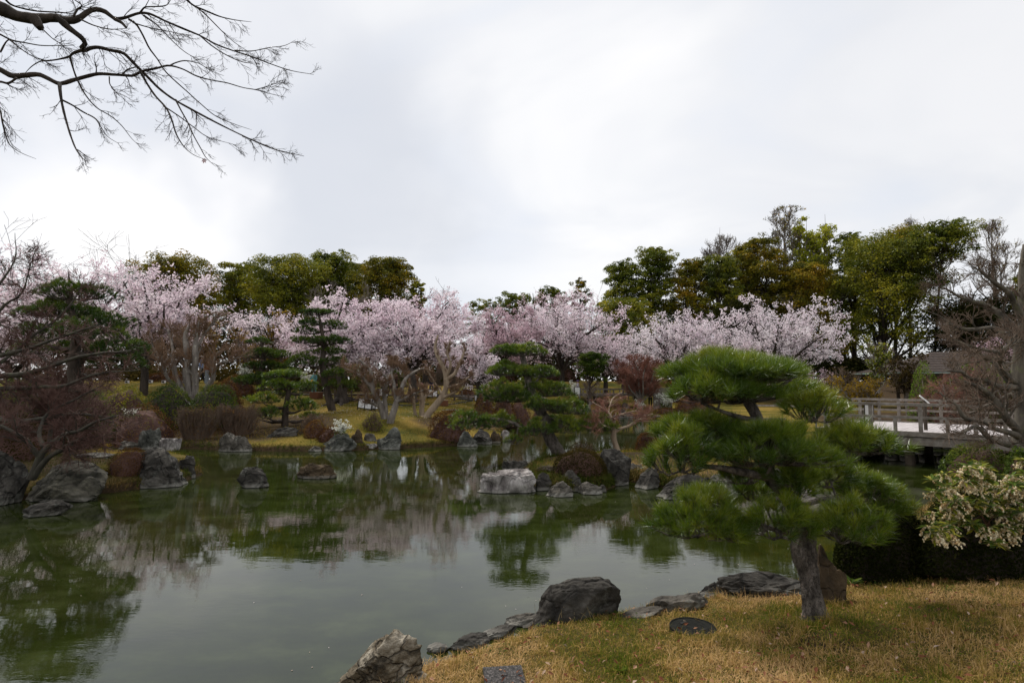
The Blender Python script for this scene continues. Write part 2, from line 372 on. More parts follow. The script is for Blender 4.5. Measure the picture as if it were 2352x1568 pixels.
def bare_at(x, y):
    "leaf litter and earth under the shrub borders; soil-toned gap shade in the near lawn"
    x = np.asarray(x, float); y = np.asarray(y, float); b = np.zeros_like(x)
    for (px, py, d, r) in BARE:
        c = W(px, py, d); b = np.maximum(b, sstep(1.0, .55, np.hypot(x - c[0], (y - c[1]) * .8) / r + .25 * fbm2(x, y, .9, 2, 3)))
    b = np.maximum(b, .55 * sstep(12.5, 10.5, y) * sstep(-9, -7, x)); isl = sdist(x, y, ISLE); b = np.maximum(b, sstep(0, .3, isl) * sstep(6.6, 5.4, x) * .85); b = np.maximum(b, sstep(-8.2, -9.2, x) * sstep(20.5, 19.0, y) * sstep(11, 12, y) * (.55 + .5 * fbm2(x, y, .8, 2, 12)))  # near lawn: soil tone also paints the dark gaps between blades
    return b
BARE = [(1876, 1430, 4.95, .42), (470, 1000, 25.5, 3.2), (620, 990, 27, 3.4), (330, 960, 27, 4), (150, 960, 24, 7), (60, 940, 17, 3.5), (700, 985, 26.5, 2.0), (1020, 960, 29, 1.8), (1130, 960, 31, 2.5),
        (300, 860, 75, 18), (700, 850, 80, 16), (1200, 850, 85, 18), (1600, 850, 82, 16), (2000, 880, 62, 16), (2100, 940, 38, 6), (2000, 940, 36, 5), (1750, 905, 56, 5)]
ground = g.build('ground', M_GROUND, smooth=True); tag(ground, kind='structure')
ab = ground.data.attributes.new('bare', 'FLOAT', 'POINT'); ab.data.foreach_set('value', bare_at(GX, GY).ravel().astype(np.float32))

# water sheet
def water_material():
    m, ns, ls = mat('pond water')
    geo = node(ns, 'ShaderNodeNewGeometry')
    def nse(sc, st, det=3, ro=.55, rot=0.0):
        mm = node(ns, 'ShaderNodeMapping'); mm.inputs['Scale'].default_value = st; mm.inputs['Rotation'].default_value = (0, 0, rot); ls.new(geo.outputs['Position'], mm.inputs[0])
        n = node(ns, 'ShaderNodeTexNoise'); n.inputs['Scale'].default_value = sc; n.inputs['Detail'].default_value = det; n.inputs['Roughness'].default_value = ro
        ls.new(mm.outputs[0], n.inputs['Vector']); return n.outputs[0]
    fine = nse(6.0, (1, 2.6, 1), 3, .55, .12); mid = nse(1.3, (1, 2.0, 1), 2, .5, -.2); area = nse(.16, (1, 1, 1), 2, .5)
    am = node(ns, 'ShaderNodeMapRange'); am.inputs['From Min'].default_value = .42; am.inputs['From Max'].default_value = .62; am.inputs['To Min'].default_value = .25; am.inputs['To Max'].default_value = 1.0; ls.new(area, am.inputs[0])
    s1 = node(ns, 'ShaderNodeMath', operation='MULTIPLY'); ls.new(fine, s1.inputs[0]); ls.new(am.outputs[0], s1.inputs[1])
    s2 = node(ns, 'ShaderNodeMath', operation='MULTIPLY_ADD'); ls.new(mid, s2.inputs[0]); s2.inputs[1].default_value = 1.4; ls.new(s1.outputs[0], s2.inputs[2])
    bp = node(ns, 'ShaderNodeBump'); bp.inputs['Strength'].default_value = .5; bp.inputs['Distance'].default_value = .0019; ls.new(s2.outputs[0], bp.inputs['Height'])
    col = ramp(ns, [(.3, (.008, .012, .0018)), (.5, (.015, .021, .0035)), (.68, (.031, .040, .011))]); ls.new(nse(.9, (1, 1.6, 1), 6, .7), col.inputs[0])
    p = node(ns, 'ShaderNodeBsdfPrincipled'); p.inputs['Roughness'].default_value = .012; p.inputs['IOR'].default_value = 1.5; p.inputs['Specular IOR Level'].default_value = .5
    ls.new(col.outputs[0], p.inputs['Base Color']); ls.new(bp.outputs[0], p.inputs['Normal'])
    o = node(ns, 'ShaderNodeOutputMaterial'); ls.new(p.outputs[0], o.inputs[0]); return m
M_WATER = water_material()
wtr = Mesh(); wx = np.linspace(-40, 30, 30); wy = np.linspace(-8, 50, 30)
WX, WY = np.meshgrid(wx, wy); i_ = (np.arange(29)[:, None] * 30 + np.arange(29)[None, :]).ravel()
wtr.add(np.stack([WX, WY, 0 * WX], -1).reshape(-1, 3), np.stack([i_, i_ + 1, i_ + 31, i_ + 30], -1))
tag(wtr.build('pond_water', M_WATER), kind='structure')

# garden path on the far lawn, earth coloured, with low timber edging
M_PATH = surf_mat('path gravel', [(.35, (.13, .09, .075)), (.65, (.21, .155, .13))], scale=12, bump=.3)
M_DARKWOOD = surf_mat('dark weathered timber', [(.35, (.03, .022, .016)), (.7, (.09, .07, .05))], scale=6, stretch=(1, 1, .15), bump=.4)
def ribbon(name, pts, w, m, lift=.02):
    pts = np.array(pts); t = np.linspace(0, 1, 60); s0 = np.linspace(0, 1, len(pts))
    cx = np.interp(t, s0, pts[:, 0]); cy = np.interp(t, s0, pts[:, 1]); T = unit(np.stack([np.gradient(cx), np.gradient(cy)], -1)); N = np.stack([-T[:, 1], T[:, 0]], -1)
    rows = []
    for q in np.linspace(-1, 1, 5):
        x = cx + N[:, 0] * w / 2 * q; y = cy + N[:, 1] * w / 2 * q; rows.append(np.stack([x, y, height(x, y) + lift], -1))
    V = np.stack(rows, 0); mm = Mesh(); k = (np.arange(4)[:, None] * 60 + np.arange(59)[None, :]).ravel()
    mm.add(V.reshape(-1, 3), np.stack([k, k + 1, k + 61, k + 60], -1)); return tag(mm.build(name, m, smooth=True), kind='structure'), rows
path_pts = [stand(560, 41)[:2], stand(700, 40.5)[:2], stand(820, 40)[:2], stand(950, 40)[:2], stand(1130, 41.5)[:2], stand(1240, 46)[:2]]
_, prow = ribbon('garden_path', path_pts, 1.7, M_PATH, .03)
# ------------------------------------------------------------------ builders: rocks, branches, foliage
def ico(n):
    t = (1 + 5 ** .5) / 2
    v = [(-1, t, 0), (1, t, 0), (-1, -t, 0), (1, -t, 0), (0, -1, t), (0, 1, t), (0, -1, -t), (0, 1, -t), (t, 0, -1), (t, 0, 1), (-t, 0, -1), (-t, 0, 1)]
    f = np.array([(0, 11, 5), (0, 5, 1), (0, 1, 7), (0, 7, 10), (0, 10, 11), (1, 5, 9), (5, 11, 4), (11, 10, 2), (10, 7, 6), (7, 1, 8), (3, 9, 4), (3, 4, 2), (3, 2, 6), (3, 6, 8), (3, 8, 9), (4, 9, 5), (2, 4, 11), (6, 2, 10), (8, 6, 7), (9, 8, 1)])
    v = unit(np.array(v, float))
    for _ in range(n):
        e = np.sort(np.concatenate([f[:, [0, 1]], f[:, [1, 2]], f[:, [2, 0]]]), axis=1)
        u, inv = np.unique(e, axis=0, return_inverse=True); inv = inv.ravel()
        m = unit((v[u[:, 0]] + v[u[:, 1]]) / 2); k = len(f); b = len(v); v = np.concatenate([v, m])
        ab, bc, ca = b + inv[:k], b + inv[k:2 * k], b + inv[2 * k:]
        f = np.concatenate([np.stack([f[:, 0], ab, ca], 1), np.stack([f[:, 1], bc, ab], 1), np.stack([f[:, 2], ca, bc], 1), np.stack([ab, bc, ca], 1)])
    return v, f
ICO = {n: ico(n) for n in (2, 3, 4, 5)}

def rockm(name, cols, **k): return surf_mat(name, cols, waterline=True, **k)
M_ROCK = {
 'dark': rockm('dark blue grey rock', [(.32, (.017, .015, .0125)), (.5, (.043, .039, .033)), (.66, (.105, .096, .083))], scale=2.6, crack=.55, cscale=1.6, bump=.8, dist=.04, bscale=11, lichen=(.12, .12, .105), lscale=3.5),
 'grey': rockm('grey rock', [(.32, (.042, .037, .030)), (.5, (.098, .088, .073)), (.68, (.205, .187, .16))], scale=2.4, crack=.5, cscale=1.8, bump=.8, dist=.04, bscale=12, lichen=(.22, .22, .19), lscale=4),
 'pale': rockm('pale weathered rock', [(.32, (.06, .05, .048)), (.48, (.20, .18, .17)), (.66, (.44, .41, .39))], scale=3.5, crack=.45, cscale=2.2, bump=.9, dist=.03, bscale=16, stretch=(1, 1, .45), lichen=(.40, .38, .35), lscale=3),
 'stripe': rockm('ridged striped rock', [(.34, (.035, .028, .018)), (.48, (.13, .105, .07)), (.64, (.38, .34, .27))], scale=3.2, crack=.6, cscale=2.6, bump=1.0, dist=.04, bscale=14, stretch=(1.6, .8, 2.4), lichen=(.07, .055, .035), lscale=3),
 'olive': rockm('dark olive grey rock', [(.32, (.022, .021, .015)), (.5, (.060, .056, .042)), (.68, (.13, .12, .095))], scale=2.2, crack=.5, cscale=1.4, bump=.9, dist=.05, bscale=9, lichen=(.16, .15, .11), lscale=2.5),
 'brown': rockm('brown mossy rock', [(.32, (.03, .022, .014)), (.5, (.075, .052, .03)), (.68, (.15, .105, .06))], scale=3, crack=.5, cscale=2.5, bump=.8, dist=.03, bscale=12),
 'peak': rockm('green grey rock', [(.32, (.028, .030, .025)), (.5, (.078, .080, .068)), (.68, (.19, .19, .165))], scale=2.6, crack=.5, cscale=1.5, bump=.8, dist=.04, bscale=10, lichen=(.24, .24, .22), lscale=3),
}
def rock(label, x0, x1, yt, yb, m='dark', seed=1, sub=4, z0=None, deep=.75, flat=None, cuts=7, rough=.16, d=None, lean=0.0, ridge=0.0, group=None, rzl=None, clean=False, sq=.0, front=None):
    "one rock standing with its front foot at the view line yb"
    cx = (x0 + x1) / 2
    if d is None:
        b = hit(cx, yb) if z0 is None else onplane(cx, yb, z0)
    else: b = stand(cx, d)
    D = b[1]; w = S(x1 - x0, D) * 1.02; h = S(yb - yt, D) * 1.05; dep = w * deep
    c = np.array([b[0], D + dep * .5 * (((-.35 if D > 19 else .10) if (z0 is not None and D > 12) else .75) if front is None else front), b[2]])
    c[0] = float(ray(cx, 875)[0]) * c[1]
    w *= c[1] / D; h = max(W(cx, yt, c[1])[2] - c[2], .25 * h)
    r = np.random.default_rng(seed); v, f = ICO[sub]; v = v.copy()
    if sq: v = np.sign(v) * np.abs(v) ** (1 - sq)
    for k in range(cuts):
        n = unit(r.normal(size=3) * np.array([1, 1, .8])); o = r.uniform(.45, .8)
        q = v @ n - o; v = v - np.where(q > 0, q * .92, 0)[:, None] * n
    if flat is not None:
        n = unit(np.array(flat[:3], float)); q = v @ n - flat[3]; v = v - np.where(q > 0, q, 0)[:, None] * n
    mn, mx_ = v.min(0), v.max(0); v = (v - (mn + mx_) / 2) / ((mx_ - mn) / 2)
    nv = unit(v)
    q = fbm(v * 1.7 + seed * 3.1, 3, seed) * rough + fbm(v * 5 + seed, 3, seed + 9, .6) * rough * .35
    if ridge: q = q + ridge * (1 - np.abs(vnoise(v * np.array([4, 1.2, 6]) + seed, seed + 2))) * .5
    if sub >= 4: q = q + rough * .10 * fbm(v * 11 + seed, 3, seed + 5, .6) - rough * .35 * sstep(.12, .0, np.abs(vnoise(v * np.array([2.2, 2.2, 3.4]) + seed * 1.7, seed + 3)))
    v = v + nv * q[:, None]
    v[:, :2] += lean * v[:, 2:3] * np.array([1, 0])
    zz_ = np.minimum(v[:, 2] - .12, 0); v[:, :2] *= (1 / np.maximum(np.sqrt(np.maximum(0, 1 - zz_ ** 2)), .5))[:, None] ** .9
    mn, mx_ = v.min(0), v.max(0)
    vis = (v[:, 2] - mn[2]) / (mx_[2] - mn[2]) > .42; mv, xv = v[vis].min(0), v[vis].max(0)
    v[:, 0] = (v[:, 0] - mv[0]) / (xv[0] - mv[0]) * w - w / 2; v[:, 1] = (v[:, 1] - (mn[1] + mx_[1]) / 2) / (mx_[1] - mn[1]) * dep
    below = .42                                   # share of the stone that is under ground or water
    v[:, 2] = (v[:, 2] - mn[2]) / (mx_[2] - mn[2]) * h / (1 - below) - h * below / (1 - below)
    M = Mesh(); M.add(v + c, f); o = M.build('rock', M_ROCK[m], base=c, smooth=True)
    try: o.data.set_sharp_from_angle(angle=math.radians(38))
    except Exception: pass
    return tag(o, label, 'rock', group)

def resample(path, n):
    p = np.asarray(path, float); s = np.concatenate([[0], np.cumsum(np.linalg.norm(np.diff(p[:, :3], axis=0), axis=1))])
    t = np.linspace(0, s[-1], n)
    m = [0 if len(s) < 3 else (p[min(i + 1, len(p) - 1)] - p[max(i - 1, 0)]) / max(s[min(i + 1, len(p) - 1)] - s[max(i - 1, 0)], 1e-6) for i in range(len(p))]
    out = np.zeros((n, p.shape[1]))
    for c in range(p.shape[1]):
        if len(p) < 3: out[:, c] = np.interp(t, s, p[:, c]); continue
        k = np.clip(np.searchsorted(s, t, side='right') - 1, 0, len(p) - 2); hgt = s[k + 1] - s[k]; u = (t - s[k]) / np.maximum(hgt, 1e-9)
        mc = np.array([q[c] for q in m])
        out[:, c] = (2 * u ** 3 - 3 * u ** 2 + 1) * p[k, c] + (u ** 3 - 2 * u ** 2 + u) * hgt * mc[k] + (-2 * u ** 3 + 3 * u ** 2) * p[k + 1, c] + (u ** 3 - u ** 2) * hgt * mc[k + 1]
    return out
def limbs_from(paths, n=14):
    "paths: lists of (x, y, z, radius)"
    q = np.stack([resample(p, n) for p in paths]); return q[:, :, :3], np.maximum(q[:, :, 3], .0008)
def kids(P, R, n, ln, ang=(25, 60), up=0.2, t0=.25, t1=1.0, m=5, rr=.6, wig=.25, tip=.25, down=0, side=None, rmin=.0012, shrink=.45, flat=1.0, rmax=9.0):
    "side shoots along limbs; P (L,k,3)"
    L, k, _ = P.shape; N = L * n
    if N == 0: return np.zeros((0, m, 3)), np.zeros((0, m))
    i = np.repeat(np.arange(L), n); t = rng.uniform(t0, t1, N); f = t * (k - 1); a = np.minimum(f.astype(int), k - 2); u = (f - a)[:, None]
    p0 = P[i, a] * (1 - u) + P[i, a + 1] * u; tg = unit(P[i, a + 1] - P[i, a]); r0 = R[i, a] * (1 - u[:, 0]) + R[i, a + 1] * u[:, 0]
    q = rng.normal(size=(N, 3)); 
    if side is not None: q = q + np.asarray(side) * 1.0
    q = unit(q - (q * tg).sum(1, keepdims=True) * tg); an = np.radians(rng.uniform(*ang, N))[:, None]
    d = tg * np.cos(an) + q * np.sin(an); d[:, 2] = d[:, 2] * flat + up; d = unit(d)
    length = ln * rng.uniform(.55, 1.25, N) * (1 - shrink * t)
    out = [p0]; cur = p0; seg = (length / (m - 1))[:, None]
    for j in range(m - 1):
        d = unit(d + rng.normal(size=(N, 3)) * wig * .6 + np.array([0, 0, up * .25 - down * .25])); cur = cur + d * seg; out.append(cur)
    r = np.clip(r0 * rr, rmin, rmax)[:, None] * np.linspace(1, tip, m)[None, :]
    return np.stack(out, 1), np.maximum(r, rmin * .6)

def foliage_cloud(M, C, rad, nper, size, up=.5, mat=0, flatz=.75, clump_rnd=None, shell=.75, tri=False):
    "C (k,3) clump centres with radii; leaves gather near each clump's surface"
    k = len(C); n = k * nper; i = np.repeat(np.arange(k), nper)
    d = unit(rng.normal(size=(n, 3))); d[:, 2] = np.abs(d[:, 2]) * np.where(rng.random(n) < .75, 1, -1)
    rr = (shell + (1 - shell) * rng.random(n)) * np.where(rng.random(n) < .25, rng.random(n) ** .4, 1)
    rad = np.broadcast_to(rad, (k,))
    p = C[i] + d * (rad[i] * rr)[:, None] * np.array([1, 1, flatz])
    nrm = unit(d + np.array([0, 0, up]) + rng.normal(size=(n, 3)) * .55)
    cr = rng.random(k) if clump_rnd is None else clump_rnd
    M.cards(p, nrm, size * rng.uniform(.6, 1.3, n), .8, rnd=np.clip(cr[i] * .6 + rng.random(n) * .4, 0, 1), mat=mat, tri=tri)

def bark(name, a, b, scale=5, st=(1, 1, .25), bump=.8, lichen=None, crack=0.0, cscale=4): return surf_mat(name, [(.34, a), (.66, b)], scale=scale, stretch=st, bump=bump, dist=.02, lichen=lichen, lscale=5, crack=crack, cscale=cscale)
M_BARK_DARK = bark('dark bark', (.018, .014, .011), (.06, .047, .037))
M_BARK_GREY = bark('grey bark', (.085, .072, .062), (.26, .23, .20), lichen=(.34, .33, .28))
M_BARK_TAN = bark('smooth tan bark', (.17, .125, .085), (.36, .285, .205), scale=3, bump=.3)
M_BARK_MOSS = bark('mossy grey bark', (.022, .019, .015), (.085, .078, .06), lichen=(.085, .09, .05))
M_BARK_PINE = bark('furrowed pine bark', (.028, .023, .018), (.25, .215, .185), scale=12, st=(1, 1, .4), bump=1.0, crack=.8, cscale=15)
M_BARK_PINE_FAR = bark('dark pine bark', (.02, .015, .012), (.085, .065, .05), scale=6)
M_TWIG_RED = surf_mat('reddish twigs', [(.3, (.13, .055, .042)), (.7, (.30, .14, .10))], scale=1.2, bump=0)
M_TWIG_BROWN = surf_mat('brown twigs', [(.3, (.075, .050, .036)), (.7, (.20, .145, .105))], scale=1.2, bump=0)
M_TWIG_ORANGE = surf_mat('orange brown twigs', [(.3, (.10, .060, .036)), (.7, (.25, .155, .095))], scale=1.0, bump=0)
M_TWIG_DARK = surf_mat('dark purple brown twigs', [(.3, (.045, .023, .019)), (.7, (.15, .082, .066))], scale=1.2, bump=0)
M_TWIG_GREY = surf_mat('grey twigs', [(.3, (.10, .085, .075)), (.7, (.24, .205, .175))], scale=1.0, bump=0)
M_LEAF = {
 'green': leaf_mat('dark green foliage', [(0, (.030, .048, .004)), (.35, (.105, .128, .007)), (.7, (.25, .24, .012)), (1, (.40, .33, .018))], nscale=.22, gloss=.25),
 'olive': leaf_mat('olive foliage', [(0, (.030, .046, .005)), (.35, (.090, .120, .009)), (.7, (.195, .21, .014)), (1, (.32, .29, .024))], nscale=.25, gloss=.2),
 'rust': leaf_mat('rust tinged foliage', [(0, (.035, .045, .005)), (.35, (.13, .13, .009)), (.65, (.27, .215, .013)), (1, (.40, .23, .016))], nscale=.3, gloss=.2),
 'bright': leaf_mat('yellow green young foliage', [(0, (.18, .22, .015)), (.5, (.36, .38, .03)), (1, (.50, .48, .06))], nscale=.2, trans=.45),
 'deep': leaf_mat('shade darkened foliage', [(0, (.010, .014, .004)), (.6, (.022, .026, .007)), (1, (.045, .04, .012))], nscale=.2),  # shade inside hedge and wood is painted into this leaf colour
 'hedge': leaf_mat('clipped hedge leaves', [(0, (.018, .040, .004)), (.5, (.060, .10, .007)), (1, (.15, .17, .012))], nscale=.8, gloss=.2),
 'azalea': leaf_mat('brown red azalea leaves', [(0, (.04, .018, .010)), (.45, (.12, .058, .024)), (.8, (.21, .115, .04)), (1, (.16, .15, .03))], nscale=.8),
 'moss': leaf_mat('mossy brown green leaves', [(0, (.016, .014, .006)), (.5, (.042, .034, .010)), (1, (.085, .058, .016))], nscale=1.5),
 'yellow': leaf_mat('ochre yellow leaves', [(0, (.10, .065, .008)), (.5, (.24, .15, .014)), (1, (.34, .23, .03))], nscale=.8, trans=.4),
 'lime': leaf_mat('fresh lime leaves', [(0, (.05, .09, .01)), (.5, (.11, .18, .02)), (1, (.2, .28, .04))], nscale=.8, trans=.45),
 'blossom': leaf_mat('pale pink blossom', [(0, (.68, .51, .60)), (.35, (.87, .75, .81)), (.75, (.92, .84, .88)), (1, (.94, .90, .91))], nscale=0, trans=.42),
 'blossom3': leaf_mat('near white blossom', [(0, (.74, .58, .67)), (.35, (.90, .81, .86)), (1, (.94, .91, .93))], trans=.42),
 'blossom2': leaf_mat('deeper pink blossom', [(0, (.40, .26, .30)), (.5, (.64, .47, .53)), (1, (.80, .68, .72))], trans=.4),
 'white': leaf_mat('white flowers', [(0, (.70, .72, .62)), (1, (.86, .87, .82))], trans=.3),
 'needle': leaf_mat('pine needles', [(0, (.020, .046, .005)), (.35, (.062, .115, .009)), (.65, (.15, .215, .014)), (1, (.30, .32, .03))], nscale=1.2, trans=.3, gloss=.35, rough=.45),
 'needle_far': leaf_mat('far pine needles', [(0, (.016, .040, .005)), (.5, (.050, .095, .008)), (1, (.14, .18, .015))], nscale=.6, trans=.25, gloss=.2),
}
def blend_trees_note(): pass
def join_trunk(P, R): return P, R

def leafy_tree(label, base, d, x0, x1, yt, yb, leaf='green', barkm=None, n=200, size=.34, cat='tree', group=None, airy=0.0, sub=None, dz=None, trunks=1, name='evergreen_tree', lobes=None, per=34, seed=None):
    "broadleaf tree: crown given by its outline box in the view at distance d"
    b = stand(base, d); r = S(x1 - x0, d) / 2 * 1.12; top = W((x0 + x1) / 2, yt, d)[2] + .3; bot = W((x0 + x1) / 2, yb, d)[2]
    cx = float(W((x0 + x1) / 2, yt, d)[0]); H = top - bot; t = thing(name, b, label, cat, group)
    nl = lobes or max(12, int(14 + r * 2.6)); n = int(n * 2.7); C = []; Rl = []
    for k in range(nl):
        q = ((k + .5) / nl) ** .8; z = bot + H * (1 - (1 - q) ** 1.0 * 1.0) ; z = bot + H * (.12 + .80 * q)
        prof = math.sqrt(max(0.06, 1 - ((q - .42) / .80) ** 2)); a = k * 2.4 + rng.uniform(-.4, .4); rad = r * prof * rng.uniform(.25, .78)
        C.append([cx + math.cos(a) * rad, d + math.sin(a) * rad * .8, z]); Rl.append(r * rng.uniform(.34, .52))
    C.append([cx + rng.uniform(-.15, .15) * r, d, top - r * .28]); Rl.append(r * .32); C = np.array(C); Rl = np.array(Rl)
    C[:, 2] = np.minimum(C[:, 2], top - Rl * .7)
    # clumps over each lobe's surface
    k = max(5, int(n / len(C))); i = np.repeat(np.arange(len(C)), k); q = unit(rng.normal(size=(len(i), 3))); q[:, 2] = q[:, 2] * .8 + .18
    cl = C[i] + q * (Rl[i] * rng.uniform(.55, 1.0, len(i)))[:, None] * np.array([1, 1, .72]); keep = rng.random(len(i)) > airy + .45 * np.clip(1 - (cl[:, 2] - bot) / (H * .62), 0, 1); cl = cl[keep]; ii = i[keep]
    crnd = np.clip(rng.normal(.5, .22, len(cl)) + (rng.random(len(C))[ii] - .5) * .4, 0, 1)
    M = Mesh(); foliage_cloud(M, cl, Rl[ii] * rng.uniform(.26, .44, len(cl)), int(per * 1.7), size * .70, up=1.0, flatz=.6, clump_rnd=crnd)
    # trunk(s) and limbs reaching into the lobes
    tr = []; lims = []
    for j in range(trunks):
        ox = 0 if trunks == 1 else rng.uniform(-.35, .35) * r
        bx = b[0] + ox * .6; bz = float(height(np.array([bx]), np.array([d]))[0]) - .3; tp = [cx + ox, d + rng.uniform(-.2, .2) * r, bot + H * .75]
        mid = [(bx + tp[0]) / 2 + rng.uniform(-.05, .05) * H, d, (bz + tp[2]) / 2]
        r0 = max(.16, H * .022)
        tr.append([(bx, d, bz, r0 * 1.15), (bx, d, bz + .6, r0), (*mid, r0 * .75), (*tp, r0 * .25)])
    P, R = limbs_from(tr, 16)
    for k_ in range(len(C)):
        j = rng.integers(len(tr)); zt = np.clip(C[k_, 2] - Rl[k_] - rng.uniform(.05, .30) * H, b[2] + .12 * H, top); a = np.argmin(np.abs(P[j, :, 2] - zt)); s_ = P[j, a]
        m_ = s_ * .45 + C[k_] * .55; m_[2] -= .12 * Rl[k_]
        lims.append([(*s_, R[j, a] * .62), (*m_, R[j, a] * .4), (*(C[k_] + [0, 0, Rl[k_] * .3]), .03)])
    LP, LR = limbs_from(lims, 8); TP, TR = kids(LP, LR, 5, r * .55, (25, 60), .3, .3, 1, 4, .5, .3)
    bm = Mesh(); bm.tubes(P, R, 8); bm.tubes(LP, LR, 5); bm.tubes(TP, np.maximum(TR, .012), 3)
    bm.build('trunk', barkm or M_BARK_DARK, t, smooth=True); M.build('crown', M_LEAF[leaf], t)
    return t

def blossom_tree(label, base, d, x0, x1, yt, yb, m='blossom', n=15000, size=.13, cat='cherry tree', group='cherry trees in pink blossom', limbs=8, drop=0.0, dens=1.0, side=None, barkm=None):
    n = int(n * 1.2); w_ = (x1 - x0) * .16; x0 -= w_; x1 += w_; yb += 12
    b = stand(base, d); top = W((x0 + x1) / 2, yt, d)[2]; cx = float(W((x0 + x1) / 2, yt, d)[0]); bot = W((x0 + x1) / 2, yb, d)[2]; r = S(x1 - x0, d) / 2
    t = thing('cherry_tree', b, label, cat, group); fork = b[2] + min(1.6, (top - b[2]) * .25); r0 = .20 + .010 * r
    paths = []
    for k in range(limbs):
        a = 2 * math.pi * (k + rng.uniform(-.3, .3)) / limbs; reach = r * rng.uniform(.7, .98) * (1 if k % 2 else .55)
        ex = np.array([cx + math.cos(a) * reach, d + math.sin(a) * reach * .7, bot + (top - bot) * (rng.uniform(.28, .62) if k % 2 else rng.uniform(.6, .9))])
        f_ = np.array([b[0], d, fork]); mdl = f_ * .5 + ex * .5 + np.array([0, 0, .12 * (top - bot)]) + rng.normal(size=3) * .25
        paths.append([(b[0], d, b[2] - .2, r0), (b[0] + .05, d, fork - .3, r0 * .85), (*f_, r0 * .55), (*mdl, r0 * .32), (*ex, .03)])
    P, R = limbs_from(paths, 14)
    P1, R1 = kids(P, R, 8, r * .62, (30, 68), .03, .36, 1, 7, .55, .28, flat=.55); P1[:, :, 2] -= drop * np.linspace(0, 1, 7) ** 2
    P2, R2 = kids(P1, R1, 6, r * .34, (25, 65), .10, .15, 1, 5, .6, .3, flat=.6)
    P3, R3 = kids(P2, R2, 3, r * .14, (25, 60), .2, .2, 1, 3, .6, .3)
    bm = Mesh(); bm.tubes(P, R, 7); bm.tubes(P1, np.maximum(R1, .014), 4); bm.tubes(P2, np.maximum(R2, .009), 3); bm.tubes(P3, np.maximum(R3, .007), 3)
    bm.build('trunk', barkm or M_BARK_DARK, t, smooth=True)
    def pts(P, n_):
        i = rng.integers(len(P), size=n_); k = P.shape[1]; f_ = rng.uniform(0.1, 1, n_) * (k - 1); a = np.minimum(f_.astype(int), k - 2); u = (f_ - a)[:, None]
        return P[i, a] * (1 - u) + P[i, a + 1] * u
    c = np.concatenate([pts(P3, int(n * .052)), pts(P2, int(n * .042)), pts(P1, int(n * .008))])
    c = c[(c[:, 2] < top + .25) & (c[:, 2] > bot - .2)]
    k = 9; i = np.repeat(np.arange(len(c)), k); p = c[i] + rng.normal(size=(len(i), 3)) * size * .80
    crn = np.clip(.5 + .5 * fbm(c * .55, 2, 5) + rng.normal(size=len(c)) * .15, 0, 1)
    M = Mesh(); M.cards(p, rng.normal(size=(len(i), 3)) + [0, 0, .35], size * rng.uniform(.55, 1.25, len(i)), 1.0, rnd=np.clip(crn[i] * .55 + rng.random(len(i)) * .45, 0, 1))
    M.build('blossom', M_LEAF[m], t); return t

def bare_tree(label, base, d, x0, x1, yt, yb=None, barkm=None, twig=None, limbs=7, cat='tree', name='bare_tree', group=None, levels=(6, 6, 4), upright=.5, r0=None, fork=.22, leaf=None, nleaf=0, lsize=.1, paths=None, tw=(.012, .007, .005), lens=(.5, .3, .16), trunk_paths=None, up=.3, spread=.8):
    b = stand(base, d); top = W((x0 + x1) / 2, yt, d)[2]; cx = float(W((x0 + x1) / 2, yt, d)[0]); r = S(x1 - x0, d) / 2; H = top - b[2]
    t = thing(name, b, label, cat, group); r0 = r0 or H * .02
    if paths is None:
        paths = []
        for k in range(limbs):
            a = 2 * math.pi * (k + rng.uniform(-.3, .3)) / limbs; reach = r * spread * rng.uniform(.35, 1.0) * (1 - upright * .5)
            fz = b[2] + H * fork * rng.uniform(.7, 1.6 + upright); ex = np.array([cx + math.cos(a) * reach, d + math.sin(a) * reach * .8, b[2] + H * (rng.uniform(.5, .82) + .13 * upright * rng.random())])
            f_ = np.array([b[0] + (cx - b[0]) * .3, d, fz]); mdl = f_ * .5 + ex * .5 + np.array([0, 0, -.04 * H]) + rng.normal(size=3) * .03 * H
            paths.append([(b[0], d, b[2] - .15, r0), (*(f_ - [0, 0, H * .05]), r0 * .8), (*f_, r0 * .6), (*mdl, r0 * .38), (*ex, r0 * .1)])
    P, R = limbs_from(paths, 22); wv_ = np.stack([fbm(P * (26 / d) + q_, 2, 40 + q_) for q_ in range(3)], -1); sm_ = np.sin(np.linspace(0, 1, 22) * math.pi)[None, :, None] ** .5; P = P + wv_ * sm_ * .0032 * d; R = R * (1 + .14 * fbm(P * (60 / d), 2, 4))
    L1 = kids(P, R, levels[0], r * lens[0], (20, 58), up, .30, 1, 6, .42, .35, rmin=tw[0]); L2 = kids(*L1, levels[1], r * lens[1], (20, 55), up, .15, 1, 5, .6, .35, rmin=tw[1]); L3 = kids(*L2, levels[2], r * lens[2], (20, 50), up, .1, 1, 4, .6, .35, rmin=tw[2])
    for q in (L1, L2, L3): q[0][:, :, 2] = np.where(q[0][:, :, 2] > top - .1 * H, top - .1 * H + (q[0][:, :, 2] - top + .1 * H) * .4, q[0][:, :, 2])
    bm = Mesh(); bm.tubes(P, R, 8); bm.tubes(*L1, 4); bm.build('trunk', barkm or M_BARK_GREY, t, smooth=True)
    tm = Mesh(); tm.tubes(*L2, 3); tm.tubes(*L3, 3); tm.build('twigs', twig or M_TWIG_BROWN, t)
    if leaf and nleaf:
        src = L3[0]; i = rng.integers(len(src), size=nleaf); a = rng.integers(1, src.shape[1], size=nleaf); p = src[i, a] + rng.normal(size=(nleaf, 3)) * lsize * .4
        M = Mesh(); M.cards(p, rng.normal(size=(nleaf, 3)), lsize * rng.uniform(.6, 1.3, nleaf)); M.build('leaves', M_LEAF[leaf], t)
    return t

